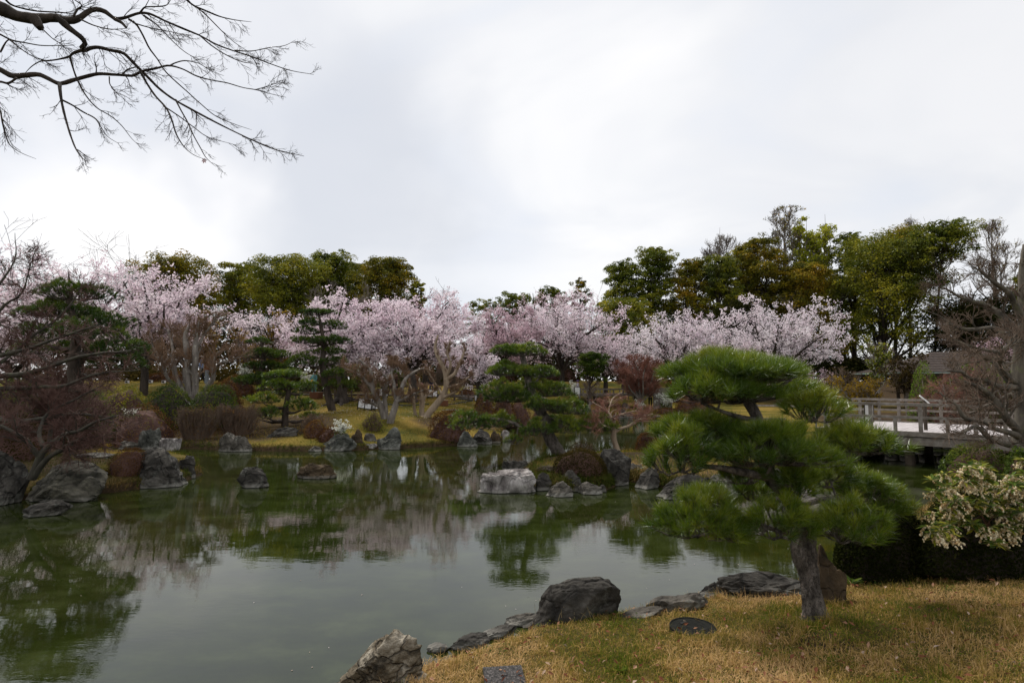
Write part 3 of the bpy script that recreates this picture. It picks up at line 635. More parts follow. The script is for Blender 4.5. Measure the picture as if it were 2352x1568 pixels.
def spire(base, d, x0, x1, yt, n=9, r=5.0):
    "paths of a slender tree: one leader with steep side limbs"
    b = stand(base, d); cx = (x0 + x1) / 2; top = W(cx, yt, d); H = top[2] - b[2]; w = S(x1 - x0, d) / 2; r0 = S(r, d); P = [[(b[0], d, b[2] - .2, r0), (b[0] * .5 + top[0] * .5 + .1, d, b[2] + H * .5, r0 * .62), (top[0] - .1, d, b[2] + H * .8, r0 * .3), (*top, .015)]]
    for k in range(n):
        q = .42 + .45 * k / n; a = k * 2.4; x = b[0] + (top[0] - b[0]) * q; z = b[2] + H * q; L = H * rng.uniform(.16, .30) * (1.25 - q); ww = w * (1.3 - q) * rng.uniform(.7, 1.2)
        P.append([(x, d, z, r0 * .36 * (1.2 - q)), (x + math.cos(a) * ww * .6, d + math.sin(a) * ww * .6, z + L * .45, r0 * .2), (x + math.cos(a) * ww, d + math.sin(a) * ww, z + L, .012)])
    return P
def needles(M, C, A, K, ln, wd, th=(8, 62), rnd=None, curve=.0):
    n = len(C); i = np.repeat(np.arange(n), K); N = n * K; A = unit(A)
    q = rng.normal(size=(N, 3)); q = unit(q - (q * A[i]).sum(1, keepdims=True) * A[i]); an = np.radians(rng.uniform(th[0], th[1], N))[:, None]
    d = unit(A[i] * np.cos(an) + q * np.sin(an)); L = ln * rng.uniform(.7, 1.1, N)[:, None]; s = unit(np.cross(d, rng.normal(size=(N, 3)))) * wd / 2
    o = C[i] + A[i] * (rng.uniform(-.25, .15, N)[:, None] * ln)
    v = np.stack([o - s, o + s, o + d * L], 1); rn = rng.random(N) * .28 + (rng.random(n)[i] * .72 if rnd is None else rnd[i] * .72)
    M.add(v.reshape(-1, 3), np.arange(N * 3).reshape(N, 3), rn)
def pine(label, base_pt, pads, trunk, branches=(), K=30, ln=.12, wd=.004, dens=120, mats=('needle', None), name='pine_tree', cat='pine tree', group=None, tr_r=1.0, d=None, candles=0, padz=.35, th=(8, 62)):
    "pads: (x0,x1,y0,y1,depth) in the view; trunk: (px,py,depth,radius_px)"
    t = thing(name, base_pt, label, cat, group); nm = M_LEAF[mats[0]]; bk = mats[1] or M_BARK_PINE
    tp = [[(*W(a, b_, dd), S(rp, dd)) for a, b_, dd, rp in tr] for tr in (trunk,) + tuple(branches)]
    P, R = limbs_from([tp[0]], 26); 
    # knobbly bark outline
    bm = Mesh()
    if candles:
        P, R = limbs_from([tp[0]], 120); R[0, :10] *= 1 + .35 * np.linspace(1, 0, 10) ** 2; bm.tubes(P, R, 48); V_ = bm.v[-1].reshape(120, 48, 3).astype(float); dr_ = unit(V_ - P[0][:, None]); an = np.arange(48) * 2 * math.pi / 48
        q_ = np.stack([np.cos(an)[None] * 2.6 + 0 * V_[..., 0], np.sin(an)[None] * 2.6 + 0 * V_[..., 0], V_[..., 2] * 13], -1); rid = 1 - np.abs(vnoise(q_ * np.array([1.5, 1.5, 1]), 3)) * 2; big = fbm(V_ * 7, 2, 6)
        V_ = V_ + dr_ * (R[0][:, None, None] * (.09 * big[..., None] + .12 * (rid[..., None] < .1) * -1 + .07 * fbm(q_ * 2.4, 2, 8)[..., None])); bm.v[-1] = V_.reshape(-1, 3).astype(np.float32)
    else: bm.tubes(P, R * (1 + .10 * fbm(P * 9, 2, 3)), 12)
    if len(tp) > 1:
        bp_, br_ = limbs_from(tp[1:], 14); br_ = br_ * .72 * (1 + .14 * fbm(bp_ * 11, 2, 5)); bm.tubes(bp_, br_, 7)
    trunk_o = bm.build('trunk', bk, t, smooth=True)
    allP = P.reshape(-1, 3) if len(tp) == 1 else np.concatenate([P.reshape(-1, 3), bp_.reshape(-1, 3)]); allR = R.ravel() if len(tp) == 1 else np.concatenate([R.ravel(), br_.ravel()])
    buds = []
    for (x0, x1, y0, y1, dd) in pads:
        cx, cy = (x0 + x1) / 2, (y0 + y1) / 2; rx = S(x1 - x0, dd) / 2; H = S(y1 - y0, dd); c = W(cx, y1, dd); ry = rx * rng.uniform(.6, .85)
        rx_ = max(rx - ln * .42, rx * .6); ry_ = max(ry - ln * .42, ry * .6); H_ = max(H - ln * .85, H * .35)
        n = max(30, int(dens * 2.0 * rx_ * ry_ * math.pi)); a = rng.uniform(0, 2 * math.pi, n); q = np.sqrt(rng.random(n)); ux, uy = np.cos(a) * q, np.sin(a) * q
        e_ = 1 + .14 * np.sin(a * 3 + cx) + .10 * np.sin(a * 5 + cx) + (.05 + .13 * (rng.random(n) < .12)) * np.abs(rng.normal(size=n))
        top = np.sqrt(np.maximum(0, 1 - q ** 2)) * H_ * (.78 + .42 * fbm(np.stack([ux * 2.6, uy * 2.6, ux * 0 + cx], -1), 2, 4)); lay = np.where(rng.random(n) < .82, 1, rng.random(n)); z = top * lay
        C = c + np.stack([ux * rx_ * e_, uy * ry_ * e_, z], -1) + np.array([0, 0, ln * .35]); A = np.stack([ux * .85, uy * .85, 1.0 - .25 * q], -1) + rng.normal(size=(n, 3)) * .18
        crn = np.clip(.0 + .5 * lay * (z / max(H_, 1e-3)) + rng.random(n) * .65, 0, 1)  # tuft colour lightens towards the pad top, sunlit tone painted in
        if candles: kb = rng.random(n) < .4; buds.append(np.concatenate([C[kb], unit(A[kb])], 1))
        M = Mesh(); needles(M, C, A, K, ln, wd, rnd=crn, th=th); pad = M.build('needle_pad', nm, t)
        # the wood that carries the pad
        k = np.argmin(np.linalg.norm(allP - (c + [0, 0, -H * .1]), axis=1)); s_ = allP[k]; hub = c + np.array([0, 0, H_ * .12]); mid = (s_ + hub) / 2 + np.array([0, 0, -.10 * np.linalg.norm(hub - s_)]) + rng.normal(size=3) * .04 * rx
        sub = [[(*s_, max(allR[k] * .55, ln * .10)), (*mid, max(allR[k] * .42, ln * .085)), (*hub, ln * .06)]]
        nb = max(7, int(n / 16))
        js = rng.choice(n, size=min(nb, n), replace=False)
        for j in js[:nb]:
            e2 = C[j] - unit(A[j]) * ln * .25; m3 = hub * .45 + e2 * .55; m3[2] = hub[2] - H_ * .06 + rng.normal() * .02 * rx
            sub.append([(*hub, ln * .07), (*m3, ln * .05), (*e2, ln * .028)])
        SP, SR = limbs_from(sub, 7); B = Mesh(); B.tubes(SP, SR * (1 + .15 * rng.normal(size=SR.shape)).clip(.5, 1.5), 5)
        far = np.array([i_ for i_ in range(n) if i_ not in set(js)]); 
        if len(far):
            # short shoots join every other tuft to its nearest twig
            tips = SP[1:, -1]; near = np.argmin(((C[far][:, None, :] - SP[1:, 3][None]) ** 2).sum(-1), 1); st = SP[1 + near, 3]; en = C[far] - unit(A[far]) * ln * .2
            md = (st + en) / 2 - np.array([0, 0, ln * .15]); B.tubes(np.stack([st, md, en], 1), np.full((len(far), 3), ln * .026), 3)
        B.build('branch', bk, t, smooth=True)
    if candles:
        B = np.concatenate(buds); B, Ab = B[:, :3], B[:, 3:]; pp = np.stack([B + Ab * ln * .05, B + Ab * ln * .16, B + Ab * ln * .26], 1); M = Mesh(); M.tubes(pp, np.full((len(B), 3), ln * .030) * np.array([1, .9, .3]), 4); M.build('buds', surf_mat('tan resin buds', [(.3, (.20, .10, .045)), (.7, (.42, .26, .14))], scale=9, bump=0), t)['kind'] = 'stuff'
    return t

def shrub(label, x0, x1, yt, yb, leaf='azalea', d=None, n=3500, size=.06, name='clipped_shrub', cat='shrub', group=None, deep=.8, rough=.10, core='azalea', flat=.0, z0=None, twigs=0, twm=None, stems=True, coremat=None):
    cx = (x0 + x1) / 2; b = (hit(cx, yb) if d is None else stand(cx, d)); D = b[1]; rx = S(x1 - x0, D) / 2; ry = rx * deep; c = np.array([b[0], D + ry * .6, b[2]]); k = c[1] / D; rx *= k; ry *= k; H = W(cx, yt, c[1])[2] - b[2]
    c[0] = float(ray(cx, 875)[0]) * c[1]; t = thing(name, c, label, cat, group)
    q = unit(rng.normal(size=(n, 3))); q[:, 2] = np.abs(q[:, 2]); bump = 1 + rough * fbm(q * 2.3 + cx, 3, int(cx))
    if flat: q[:, 2] = np.minimum(q[:, 2], 1 - flat) / (1 - flat)
    dep = np.where(rng.random(n) < .75, rng.uniform(.93, 1.03, n), rng.uniform(.6, .95, n))[:, None]
    p = c + q * bump[:, None] * dep * np.array([rx, ry, H]); p[:, 2] = np.maximum(p[:, 2], b[2] + .01)
    cr = .5 + .5 * fbm(p * 2.2, 2, 3)
    M = Mesh(); M.cards(p, q * np.array([1, 1, 1.3]) + rng.normal(size=(n, 3)) * .6, size * rng.uniform(.6, 1.35, n), .7, rnd=np.clip(cr * .4 + rng.random(n) * .6, 0, 1)); M.build('leaves', M_LEAF[leaf], t)
    if twigs:
        th = rng.uniform(0, 2 * math.pi, twigs); rr = np.sqrt(rng.random(twigs)); e2 = unit(np.stack([np.cos(th) * rr * .9, np.sin(th) * rr * .9, np.sqrt(1 - (rr * .9) ** 2)], -1))
        st = c + np.stack([np.cos(th) * rr * rx * .5, np.sin(th) * rr * ry * .5, 0 * th], -1); e2[:, 2] = np.minimum(e2[:, 2], 1 - flat) / (1 - flat); en = c + e2 * np.array([rx, ry, H]) * (rng.uniform(.82, 1.10, twigs) + rough * fbm(e2 * 2.6 + cx, 3, int(cx)))[:, None]
        md = st * .45 + en * .55 + rng.normal(size=st.shape) * .06 * rx; pp = np.stack([st, (st + md) / 2 + rng.normal(size=st.shape) * .02, md, (md + en) / 2 + rng.normal(size=st.shape) * .03, en], 1)
        T = Mesh(); T.tubes(pp, np.full((twigs, 5), .008 * D / 25) * np.linspace(1.5, .5, 5), 3)
        K2 = kids(pp, np.full((twigs, 5), .006 * D / 25), 5, rx * .22, (25, 60), .2, .5, 1, 3, .7, .4, rmin=.004 * D / 25); T.tubes(*K2, 3); T.build('stems', twm or M_TWIG_BROWN, t)
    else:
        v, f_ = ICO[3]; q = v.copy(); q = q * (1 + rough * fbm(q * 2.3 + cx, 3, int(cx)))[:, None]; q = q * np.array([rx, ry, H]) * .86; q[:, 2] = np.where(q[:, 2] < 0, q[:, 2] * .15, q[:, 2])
        Mi = Mesh(); Mi.add(q + c, f_); Mi.build('solid_core', coremat or M_TWIG_DARK, t, smooth=False)  # solid dark dome added inside the leaves to block see-through
    return t

def spray_shrub(label, px, yb, w, h, d=None, n=24, name='white_flowering_shrub', thick=1.0, group=None, yt=None):
    b = hit(px, yb) if d is None else stand(px, d)
    if d is not None and yb is not None: b[2] = max(b[2], W(px, yb, d)[2])
    D = b[1]; rw = S(w, D) / 2; hh = S(h, D); t = thing(name, b, label, 'shrub', group); P = []
    for k in range(n):
        a = rng.uniform(0, 2 * math.pi); r = rw * rng.uniform(.3, 1.05); z = hh * rng.uniform(.45, 1.0); e_ = b + np.array([math.cos(a) * r, math.sin(a) * r * .7, z * rng.uniform(.45, 1)])
        P.append([(*b, .012), (*(b + (e_ - b) * .35 + [0, 0, z * .35]), .008), (*(b + (e_ - b) * .7 + [0, 0, z * .32]), .006), (*e_, .004)])
    P, R = limbs_from(P, 12); S1 = Mesh(); S1.tubes(P, R, 4); S1.build('stem', M_TWIG_BROWN, t)
    m = 26; i = np.repeat(np.arange(n), m); u = rng.uniform(.25, 1, n * m) * 11; a = np.minimum(u.astype(int), 10); p = P[i, a] + (P[i, a + 1] - P[i, a]) * (u - a)[:, None] + rng.normal(size=(n * m, 3)) * .018 * D / 25 * 1.3
    F_ = Mesh(); F_.cards(p, rng.normal(size=(n * m, 3)) + [0, 0, .5], .055 * D / 25 * thick * rng.uniform(.7, 1.3, n * m)); F_.build('flowers', M_LEAF['white'], t)['kind'] = 'stuff'
    p2 = b + rng.normal(size=(160, 3)) * np.array([rw * .3, rw * .25, hh * .12]) + [0, 0, hh * .1]; G_ = Mesh(); G_.cards(p2, rng.normal(size=(160, 3)), .06 * D / 25); G_.build('leaves', M_LEAF['hedge'], t)
    return t
# ------------------------------------------------------------------ far belt of woodland
EV = 'broadleaf evergreens behind the garden'
leafy_tree('low dark evergreen tree at the left end of the far wood, behind the cherry', 400, 70, 312, 500, 590, 770, 'rust', n=210, group=EV)
leafy_tree('small dark green evergreen tree in the dip of the left far wood', 548, 72, 494, 606, 610, 770, 'green', n=150, group=EV)
leafy_tree('broad dark evergreen tree with a rounded golden topped crown in the left far wood', 660, 68, 572, 752, 594, 770, 'green', n=240, group=EV, size=.32)
leafy_tree('evergreen with light yellow green tip at the top of the left far wood', 760, 74, 700, 815, 583, 740, 'olive', n=150, group=EV)
leafy_tree('brownish evergreen tree at the right end of the left far wood', 890, 68, 812, 962, 596, 770, 'rust', n=220, group=EV)
leafy_tree('thin dark sprig of evergreen beside the right edge of the left far wood', 955, 66, 930, 982, 648, 760, 'green', n=45, group=EV)
for q in [('tiny yellow green treetop left of the sky gap above the cherries', 1115, 1075, 1160, 690, 790, 'olive', 70), ('rounded yellow green treetop in the sky gap above the pink cherries', 1185, 1140, 1235, 676, 790, 'olive', 90),
          ('low olive treetop right of the sky gap', 1262, 1225, 1306, 662, 790, 'olive', 90), ('slim airy tree with brown tufted top standing above the middle cherries', 1330, 1300, 1364, 640, 800, 'rust', 70)]:
    leafy_tree(q[0], q[1], 88, q[2], q[3], q[4], q[5], q[6], n=q[7], size=.36, group=EV, airy=.1 if q[7] > 75 else .35)
leafy_tree('leftmost golden green evergreen of the right far wood', 1430, 76, 1374, 1490, 598, 830, 'olive', n=210, airy=.15, group=EV, trunks=2)
leafy_tree('tall round crowned olive tree second from the left in the right far wood', 1510, 74, 1448, 1566, 571, 800, 'olive', n=240, airy=.15, group=EV, trunks=2)
leafy_tree('dark tree with reddish crown in the gap of the right far wood', 1590, 72, 1530, 1652, 598, 830, 'rust', n=230, airy=.12, group=EV, trunks=2)
leafy_tree('layered green tree with bare trunk and sky showing through it', 1656, 70, 1596, 1716, 586, 820, 'green', n=230, airy=.30, group=EV)
leafy_tree('orange brown crowned evergreen in the middle of the right far wood', 1745, 74, 1682, 1806, 547, 820, 'rust', n=290, airy=.06, group=EV, trunks=2)
leafy_tree('dark evergreen below the pale young poplars', 1842, 72, 1775, 1915, 608, 840, 'rust', n=300, group=EV, trunks=2)
leafy_tree('yellow green tree with light open top right of the poplars', 1955, 78, 1900, 2010, 534, 800, 'olive', n=200, airy=.2, group=EV, trunks=2)
leafy_tree('massive dark green evergreen at the heart of the right far wood', 2035, 70, 1925, 2155, 548, 850, 'green', n=400, airy=.12, group=EV, trunks=3, size=.38)
leafy_tree('golden topped evergreen shoulder above the massive dark tree', 2055, 74, 1985, 2150, 528, 720, 'rust', n=240, group=EV)
leafy_tree('umbrella shaped evergreen reaching out to the right at the wood edge', 2145, 66, 2090, 2240, 517, 610, 'olive', n=110, airy=.2, group=EV)
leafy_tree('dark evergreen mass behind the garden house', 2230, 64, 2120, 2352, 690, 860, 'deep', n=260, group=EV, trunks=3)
leafy_tree('dark evergreen cut by the right edge of the view', 2372, 62, 2310, 2440, 630, 850, 'green', n=170, group=EV)
leafy_tree('low dark evergreen standing behind the left cherry of the right bank', 1420, 66, 1360, 1500, 690, 850, 'green', n=170, airy=.1, group=EV)
leafy_tree('dark understorey tree between the two pale cherries', 1690, 62, 1615, 1780, 700, 850, 'deep', n=170, airy=.25, group=EV)
leafy_tree('dark green evergreen closing the gap right of the layered tree', 1700, 77, 1645, 1765, 578, 820, 'green', n=200, airy=.1, group=EV, trunks=2)
leafy_tree('olive evergreen closing the dip at the right of the left far wood', 815, 78, 765, 870, 604, 760, 'green', n=130, group=EV)
leafy_tree('dark evergreen filling the foot of the right wood behind the orange crowned tree', 1740, 84, 1660, 1820, 660, 850, 'deep', n=190, group=EV, trunks=2)
leafy_tree('dark evergreen filling the foot of the wood behind the red crowned tree', 1560, 86, 1480, 1640, 690, 850, 'deep', n=150, airy=.15, group=EV, trunks=2)
leafy_tree('dark evergreen behind the low trees at the centre right', 1900, 86, 1820, 1990, 640, 850, 'green', n=220, group=EV, trunks=2)
leafy_tree('dark evergreen backing the left far wood behind the dip', 600, 84, 520, 690, 650, 790, 'deep', n=150, group=EV, trunks=2)
leafy_tree('dark evergreen backing the left far wood behind the layered pine', 740, 84, 660, 840, 640, 790, 'deep', n=170, group=EV, trunks=2)
leafy_tree('dark evergreen backing the left end of the far wood', 450, 84, 370, 540, 640, 790, 'deep', n=150, group=EV, trunks=2)
BT = 'bare trees rising above the wood'
bare_tree('leafless pale tree rising above the right far wood, leftmost of three', 1652, 82, 1605, 1700, 500, twig=M_TWIG_GREY, levels=(7, 6, 4), group=BT, upright=1.0, tw=(.04, .035, .03), lens=(.9, .5, .3), r0=.15, paths=spire(1652, 82, 1612, 1695, 522, 9, 4))
bare_tree('tallest slender tree with sparse tan buds above the right far wood', 1800, 80, 1760, 1845, 440, twig=M_TWIG_GREY, levels=(7, 6, 4), group=BT, upright=1.2, tw=(.045, .038, .03), lens=(.9, .5, .3), leaf='rust', nleaf=900, lsize=.25, r0=.16, paths=spire(1800, 80, 1765, 1838, 468, 11, 5))
bare_tree('young poplar with pale yellow green leaves above the right far wood', 1850, 79, 1812, 1892, 470, twig=M_TWIG_GREY, levels=(7, 6, 4), group='young poplars in pale leaf', upright=1.2, tw=(.04, .03, .026), lens=(.9, .5, .3), leaf='bright', nleaf=7000, lsize=.30, r0=.15, name='poplar_tree', paths=spire(1850, 79, 1815, 1890, 505, 10, 4.5))
bare_tree('second poplar with thinner pale leaves, at the right of the first', 1893, 80, 1865, 1925, 465, twig=M_TWIG_GREY, levels=(7, 6, 4), group='young poplars in pale leaf', upright=1.2, tw=(.04, .03, .026), lens=(.9, .5, .3), leaf='bright', nleaf=3800, lsize=.28, r0=.14, name='poplar_tree', paths=spire(1893, 80, 1870, 1920, 492, 9, 4))
bare_tree('small bare treetop above the golden evergreen shoulder', 2090, 84, 2055, 2130, 468, twig=M_TWIG_GREY, levels=(7, 6, 4), group=BT, lens=(.9, .5, .3), upright=1.0, tw=(.03, .022, .016), r0=.14, leaf='rust', nleaf=300, lsize=.22, paths=spire(2090, 84, 2060, 2125, 492, 8, 4))
bare_tree('tall bare tree standing alone against the sky at the right', 2282, 70, 2225, 2330, 470, twig=M_TWIG_BROWN, levels=(7, 6, 4), group=BT, lens=(.9, .5, .3), upright=.9, tw=(.028, .02, .014), r0=.2, leaf='rust', nleaf=500, lsize=.2, paths=spire(2282, 70, 2230, 2328, 502, 13, 6))
bare_tree('bare tree half out of the right edge above the garden house', 2365, 66, 2300, 2430, 515, twig=M_TWIG_BROWN, levels=(8, 6, 4), group=BT, upright=.7, tw=(.028, .02, .014), r0=.2)
bare_tree('grey bare tree in front of the left far wood', 790, 62, 690, 905, 622, twig=M_TWIG_GREY, barkm=M_BARK_GREY, levels=(8, 7, 3), group=BT, upright=.3, tw=(.03, .02, .014), r0=.16, limbs=9)
bare_tree('fine bare tree in front of the wood behind the left cherry', 300, 68, 230, 370, 582, twig=M_TWIG_GREY, levels=(7, 6, 3), group=BT, upright=.6, tw=(.03, .02, .014), r0=.15)
bare_tree('bare tree between wood and bridge with thin grey twigs', 2010, 58, 1950, 2075, 770, twig=M_TWIG_GREY, levels=(6, 6, 3), group=BT, upright=.5, tw=(.022, .015, .012), r0=.12)
# undergrowth closing the view below the wood
U = Mesh(); n = 760
ux = rng.uniform(-75, 85, n); uy = rng.uniform(66, 96, n); keep = np.ones(n, bool)
uh = np.where(ux < 16, 3.4, 2.4) + 1.8 * (.5 + .5 * fbm2(ux, uy, .12, 2, 8)) + np.where(ux < -14, 2.2, 0)
foliage_cloud(U, np.stack([ux, uy, height(ux, uy) + uh * .45], -1), uh, 70, .55, up=.6, flatz=.7)
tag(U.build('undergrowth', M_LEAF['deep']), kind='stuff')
U = Mesh(); n = 150
ux = rng.uniform(-44, -6, n); uy = rng.uniform(50, 62, n); uh = rng.uniform(.8, 1.7, n)
foliage_cloud(U, np.stack([ux, uy, height(ux, uy) + uh * .4], -1), uh, 60, .35, up=.6, flatz=.7)
tag(U.build('undergrowth', M_LEAF['moss']), kind='stuff')

# ------------------------------------------------------------------ cherries
blossom_tree('great spreading cherry at the far left, pink crown above the big dark pine', 180, 36, -60, 395, 600, 790, n=24000, size=.15, limbs=12)
blossom_tree('cherry bough reaching right over the bare crape myrtle at the left', 330, 34, 240, 470, 622, 760, n=10000, size=.14, limbs=8, drop=.5)
blossom_tree('far cherry low at the left edge, half hidden by bare twigs', 20, 33, -60, 130, 740, 830, n=5500, size=.13, limbs=6)
blossom_tree('small sparse cherry between the brown trees and the layered pine', 640, 44, 538, 730, 716, 800, n=8000, size=.14, limbs=9)
blossom_tree('dense pink cherry right behind the layered pine, its trunk broad and dark', 786, 37.5, 690, 930, 682, 868, n=20000, size=.135, limbs=11)
blossom_tree('largest pink cherry above the white paper lanterns', 945, 38, 850, 1090, 676, 862, n=21000, size=.135, limbs=11)
blossom_tree('tall thin cherry with faded top against the sky', 975, 44, 910, 1085, 660, 790, 'blossom2', n=8500, size=.12, limbs=9)
blossom_tree('low young cherry with whitish sprays beside the steps', 1100, 37, 1060, 1150, 778, 872, n=3800, size=.11, limbs=6)
blossom_tree('pinkish mauve cherry left of the middle of the garden', 1150, 50, 1060, 1250, 690, 850, 'blossom2', n=11000, size=.15, limbs=9)
blossom_tree('wide cherry in the middle behind the island pine', 1290, 52, 1170, 1430, 682, 850, n=17000, size=.155, limbs=11)
blossom_tree('faded mauve cherry rising behind the middle cherries', 1250, 62, 1160, 1360, 662, 800, 'blossom2', n=8500, size=.16, limbs=9)
blossom_tree('low cherry behind the clipped round tree on the far lawn', 1390, 54, 1340, 1470, 762, 860, n=6000, size=.14, limbs=7)
blossom_tree('bright pale cherry on the right bank, left one of the pair', 1555, 56, 1440, 1652, 722, 828, 'blossom3', n=16000, size=.16, limbs=11)
blossom_tree('bright pale cherry on the right bank, right one of the pair', 1775, 54, 1640, 1915, 694, 822, 'blossom3', n=20000, size=.16, limbs=13)
blossom_tree('half hidden cherry glimpsed under the top pad of the near pine', 1830, 50, 1770, 1900, 850, 905, 'blossom2', n=3200, size=.13, limbs=6)
blossom_tree('faint mauve cherry far right behind the garden house', 2330, 56, 2270, 2420, 770, 860, 'blossom2', n=5000, size=.15, limbs=7)

# ------------------------------------------------------------------ brown and bare garden trees
def tr(pts, d, rs=None): 
    out = []
    for p in pts:
        px, py, r = p[:3]; dd = d + (p[3] if len(p) > 3 else 0); out.append((*W(px, py, dd), S(r, dd)))
    return out
dL = hit(430, 962)[1]
bare_tree('grey trunked crape myrtle with orange brown twigs, largest bare tree on the left lawn', 428, dL, 322, 560, 700, barkm=M_BARK_GREY, twig=M_TWIG_ORANGE, name='crape_myrtle', cat='crape myrtle', levels=(10, 9, 5), lens=(.42, .28, .17), tw=(.014, .010, .008), up=.28,
  paths=[tr([(428, 966, 13), (434, 930, 12), (430, 893, 9), (426, 859, 8), (428, 810, 7), (426, 768, 5), (437, 747, 3)], dL), tr([(437, 940, 11), (444, 911, 8), (445, 859, 7.5), (449, 817, 7), (452, 772, 4), (458, 735, 2)], dL),
         tr([(434, 925, 9), (416, 893, 6), (404, 869, 6), (400, 838, 5), (395, 789, 3.5, .5), (384, 754, 2, 1)], dL), tr([(432, 915, 6), (419, 900, 4.5), (388, 873, 4, -.5), (377, 841, 3.5, -.7), (362, 820, 2, -1)], dL),
         tr([(440, 935, 8), (451, 914, 5), (468, 890, 5), (485, 869, 4.5), (496, 845, 4), (524, 831, 3, -.4), (545, 820, 1.5, -.6)], dL), tr([(468, 892, 4), (490, 869, 3.5, .4), (487, 848, 3, .5), (489, 824, 3, .5), (503, 806, 1.5, .6)], dL),
         tr([(445, 862, 4), (424, 846, 3), (412, 820, 3, .5), (414, 780, 2, .8)], dL), tr([(400, 850, 4), (372, 828, 3, .4), (352, 800, 2, .6), (342, 770, 1, .6)], dL), tr([(452, 800, 4), (470, 770, 3, .2), (490, 740, 2, .3), (498, 715, 1, .3)], dL)])
bare_tree('brown twiggy tree behind the crape myrtle, leaning over the signboard', 560, dL + 6, 500, 622, 715, barkm=M_BARK_GREY, twig=M_TWIG_ORANGE, name='bare_tree', levels=(7, 7, 4), leaf='yellow', nleaf=700, lsize=.10, r0=.10, tw=(.016, .012, .009), limbs=8)
bare_tree('orange leaved thin tree in the gap under the left far wood', 640, dL + 14, 560, 730, 700, barkm=M_BARK_GREY, twig=M_TWIG_BROWN, levels=(7, 6, 4), leaf='yellow', nleaf=1600, lsize=.16, r0=.12, tw=(.02, .015, .012), limbs=9)
bare_tree('ochre tinged tree behind the left cherry bough', 470, dL + 12, 400, 540, 720, twig=M_TWIG_ORANGE, levels=(7, 6, 4), leaf='yellow', nleaf=1300, lsize=.15, r0=.12, tw=(.02, .015, .012), limbs=9)
d2 = hit(888, 962)[1]
bare_tree('lichen grey multi stemmed crape myrtle on the mound beside the row of lanterns', 884, d2, 790, 925, 800, barkm=M_BARK_GREY, twig=M_TWIG_ORANGE, name='crape_myrtle', cat='crape myrtle', levels=(11, 10, 5), lens=(.42, .28, .17), tw=(.013, .010, .008), up=.12,
  paths=[tr([(882, 966, 7), (872, 937, 6.5), (861, 906, 6), (850, 869, 5), (845, 849, 4), (836, 840, 3), (825, 825, 2)], d2), tr([(886, 966, 6), (884, 931, 5), (885, 898, 4.5), (888, 871, 4), (880, 860, 3), (869, 854, 1.5)], d2 + .1),
         tr([(872, 937, 3.5), (858, 931, 3, -.3), (847, 920, 2.4, -.5), (839, 909, 1.2, -.7)], d2), tr([(856, 893, 4), (832, 873, 3, -.2), (812, 856, 2.5, -.4), (790, 845, 1, -.5)], d2), tr([(861, 906, 3), (846, 885, 2.6, .5), (834, 868, 2, .8), (822, 850, 1, 1)], d2), tr([(888, 871, 3), (896, 855, 2.5, .2), (908, 845, 2, .4), (905, 830, 1, .4)], d2)])
bare_tree('pale crape myrtle forking wide at the mound foot, right of the lichen grey one', 898, d2 - .8, 880, 1000, 806, barkm=M_BARK_GREY, twig=M_TWIG_ORANGE, name='crape_myrtle', cat='crape myrtle', levels=(11, 10, 5), lens=(.42, .28, .17), tw=(.013, .010, .008), up=.12,
  paths=[tr([(894, 978, 9), (905, 946, 8), (913, 920, 6), (922, 898, 4.5), (935, 871, 3.5, .3), (955, 854, 2.6, .5), (977, 845, 1.2, .6)], d2 - .8), tr([(911, 924, 4.5), (933, 915, 3.6, -.3), (955, 904, 3, -.5), (973, 895, 1.6, -.6)], d2 - .8), tr([(909, 915, 4.5), (905, 880, 3.5, .3), (898, 858, 2.5, .4), (902, 835, 1.4, .5)], d2 - .8), tr([(922, 898, 3.5), (930, 880, 3, .5), (926, 855, 2, .6), (935, 830, 1, .6)], d2 - .8)])
d3 = hit(975, 957)[1]
bare_tree('tan smooth barked crape myrtle leaning right behind the brown hedge', 977, d3, 985, 1095, 740, barkm=M_BARK_TAN, twig=M_TWIG_ORANGE, name='crape_myrtle', cat='crape myrtle', levels=(9, 9, 5), lens=(.36, .26, .16), tw=(.013, .010, .008), up=.25,
  paths=[tr([(974, 964, 12), (980, 957, 9), (999, 933, 8), (1014, 909, 7.5), (1021, 880, 6.5), (1019, 858, 5.5), (1010, 832, 4.5), (1001, 801, 3.5, .3), (1006, 770, 1.6, .4)], d3), tr([(1021, 872, 4.5), (1048, 854, 3.6), (1061, 827, 3, .3), (1067, 801, 1.5, .4)], d3), tr([(1022, 866, 4), (1032, 836, 3, -.3), (1026, 814, 2.6, -.4), (1034, 783, 1.2, -.5)], d3),
         tr([(1012, 914, 4), (1034, 904, 3, -.3), (1054, 895, 1.8, -.4)], d3), tr([(1021, 891, 4), (1043, 884, 3.2), (1061, 878, 2.6), (1078, 865, 1.4)], d3), tr([(1014, 905, 3), (995, 880, 2.6, .4), (985, 860, 2, .5), (975, 840, 1, .5)], d3)])
bare_tree('slim upright crape myrtle stems at the foot of the leaning tan one', 971, d3 + .2, 930, 1015, 852, barkm=M_BARK_TAN, twig=M_TWIG_ORANGE, name='crape_myrtle', cat='crape myrtle', levels=(9, 8, 5), lens=(.42, .28, .17), tw=(.013, .010, .008),
  paths=[tr([(970, 960, 7), (970, 920, 5), (966, 898, 3, .1), (962, 870, 1.4)], d3 + .2), tr([(972, 935, 4), (977, 915, 3), (992, 902, 2.6), (1012, 889, 1.4)], d3 + .2), tr([(956, 960, 4), (948, 920, 3.4), (946, 902, 2.6), (940, 880, 1.2)], d3 + .2)])
d4 = hit(1410, 1042)[1] + .3
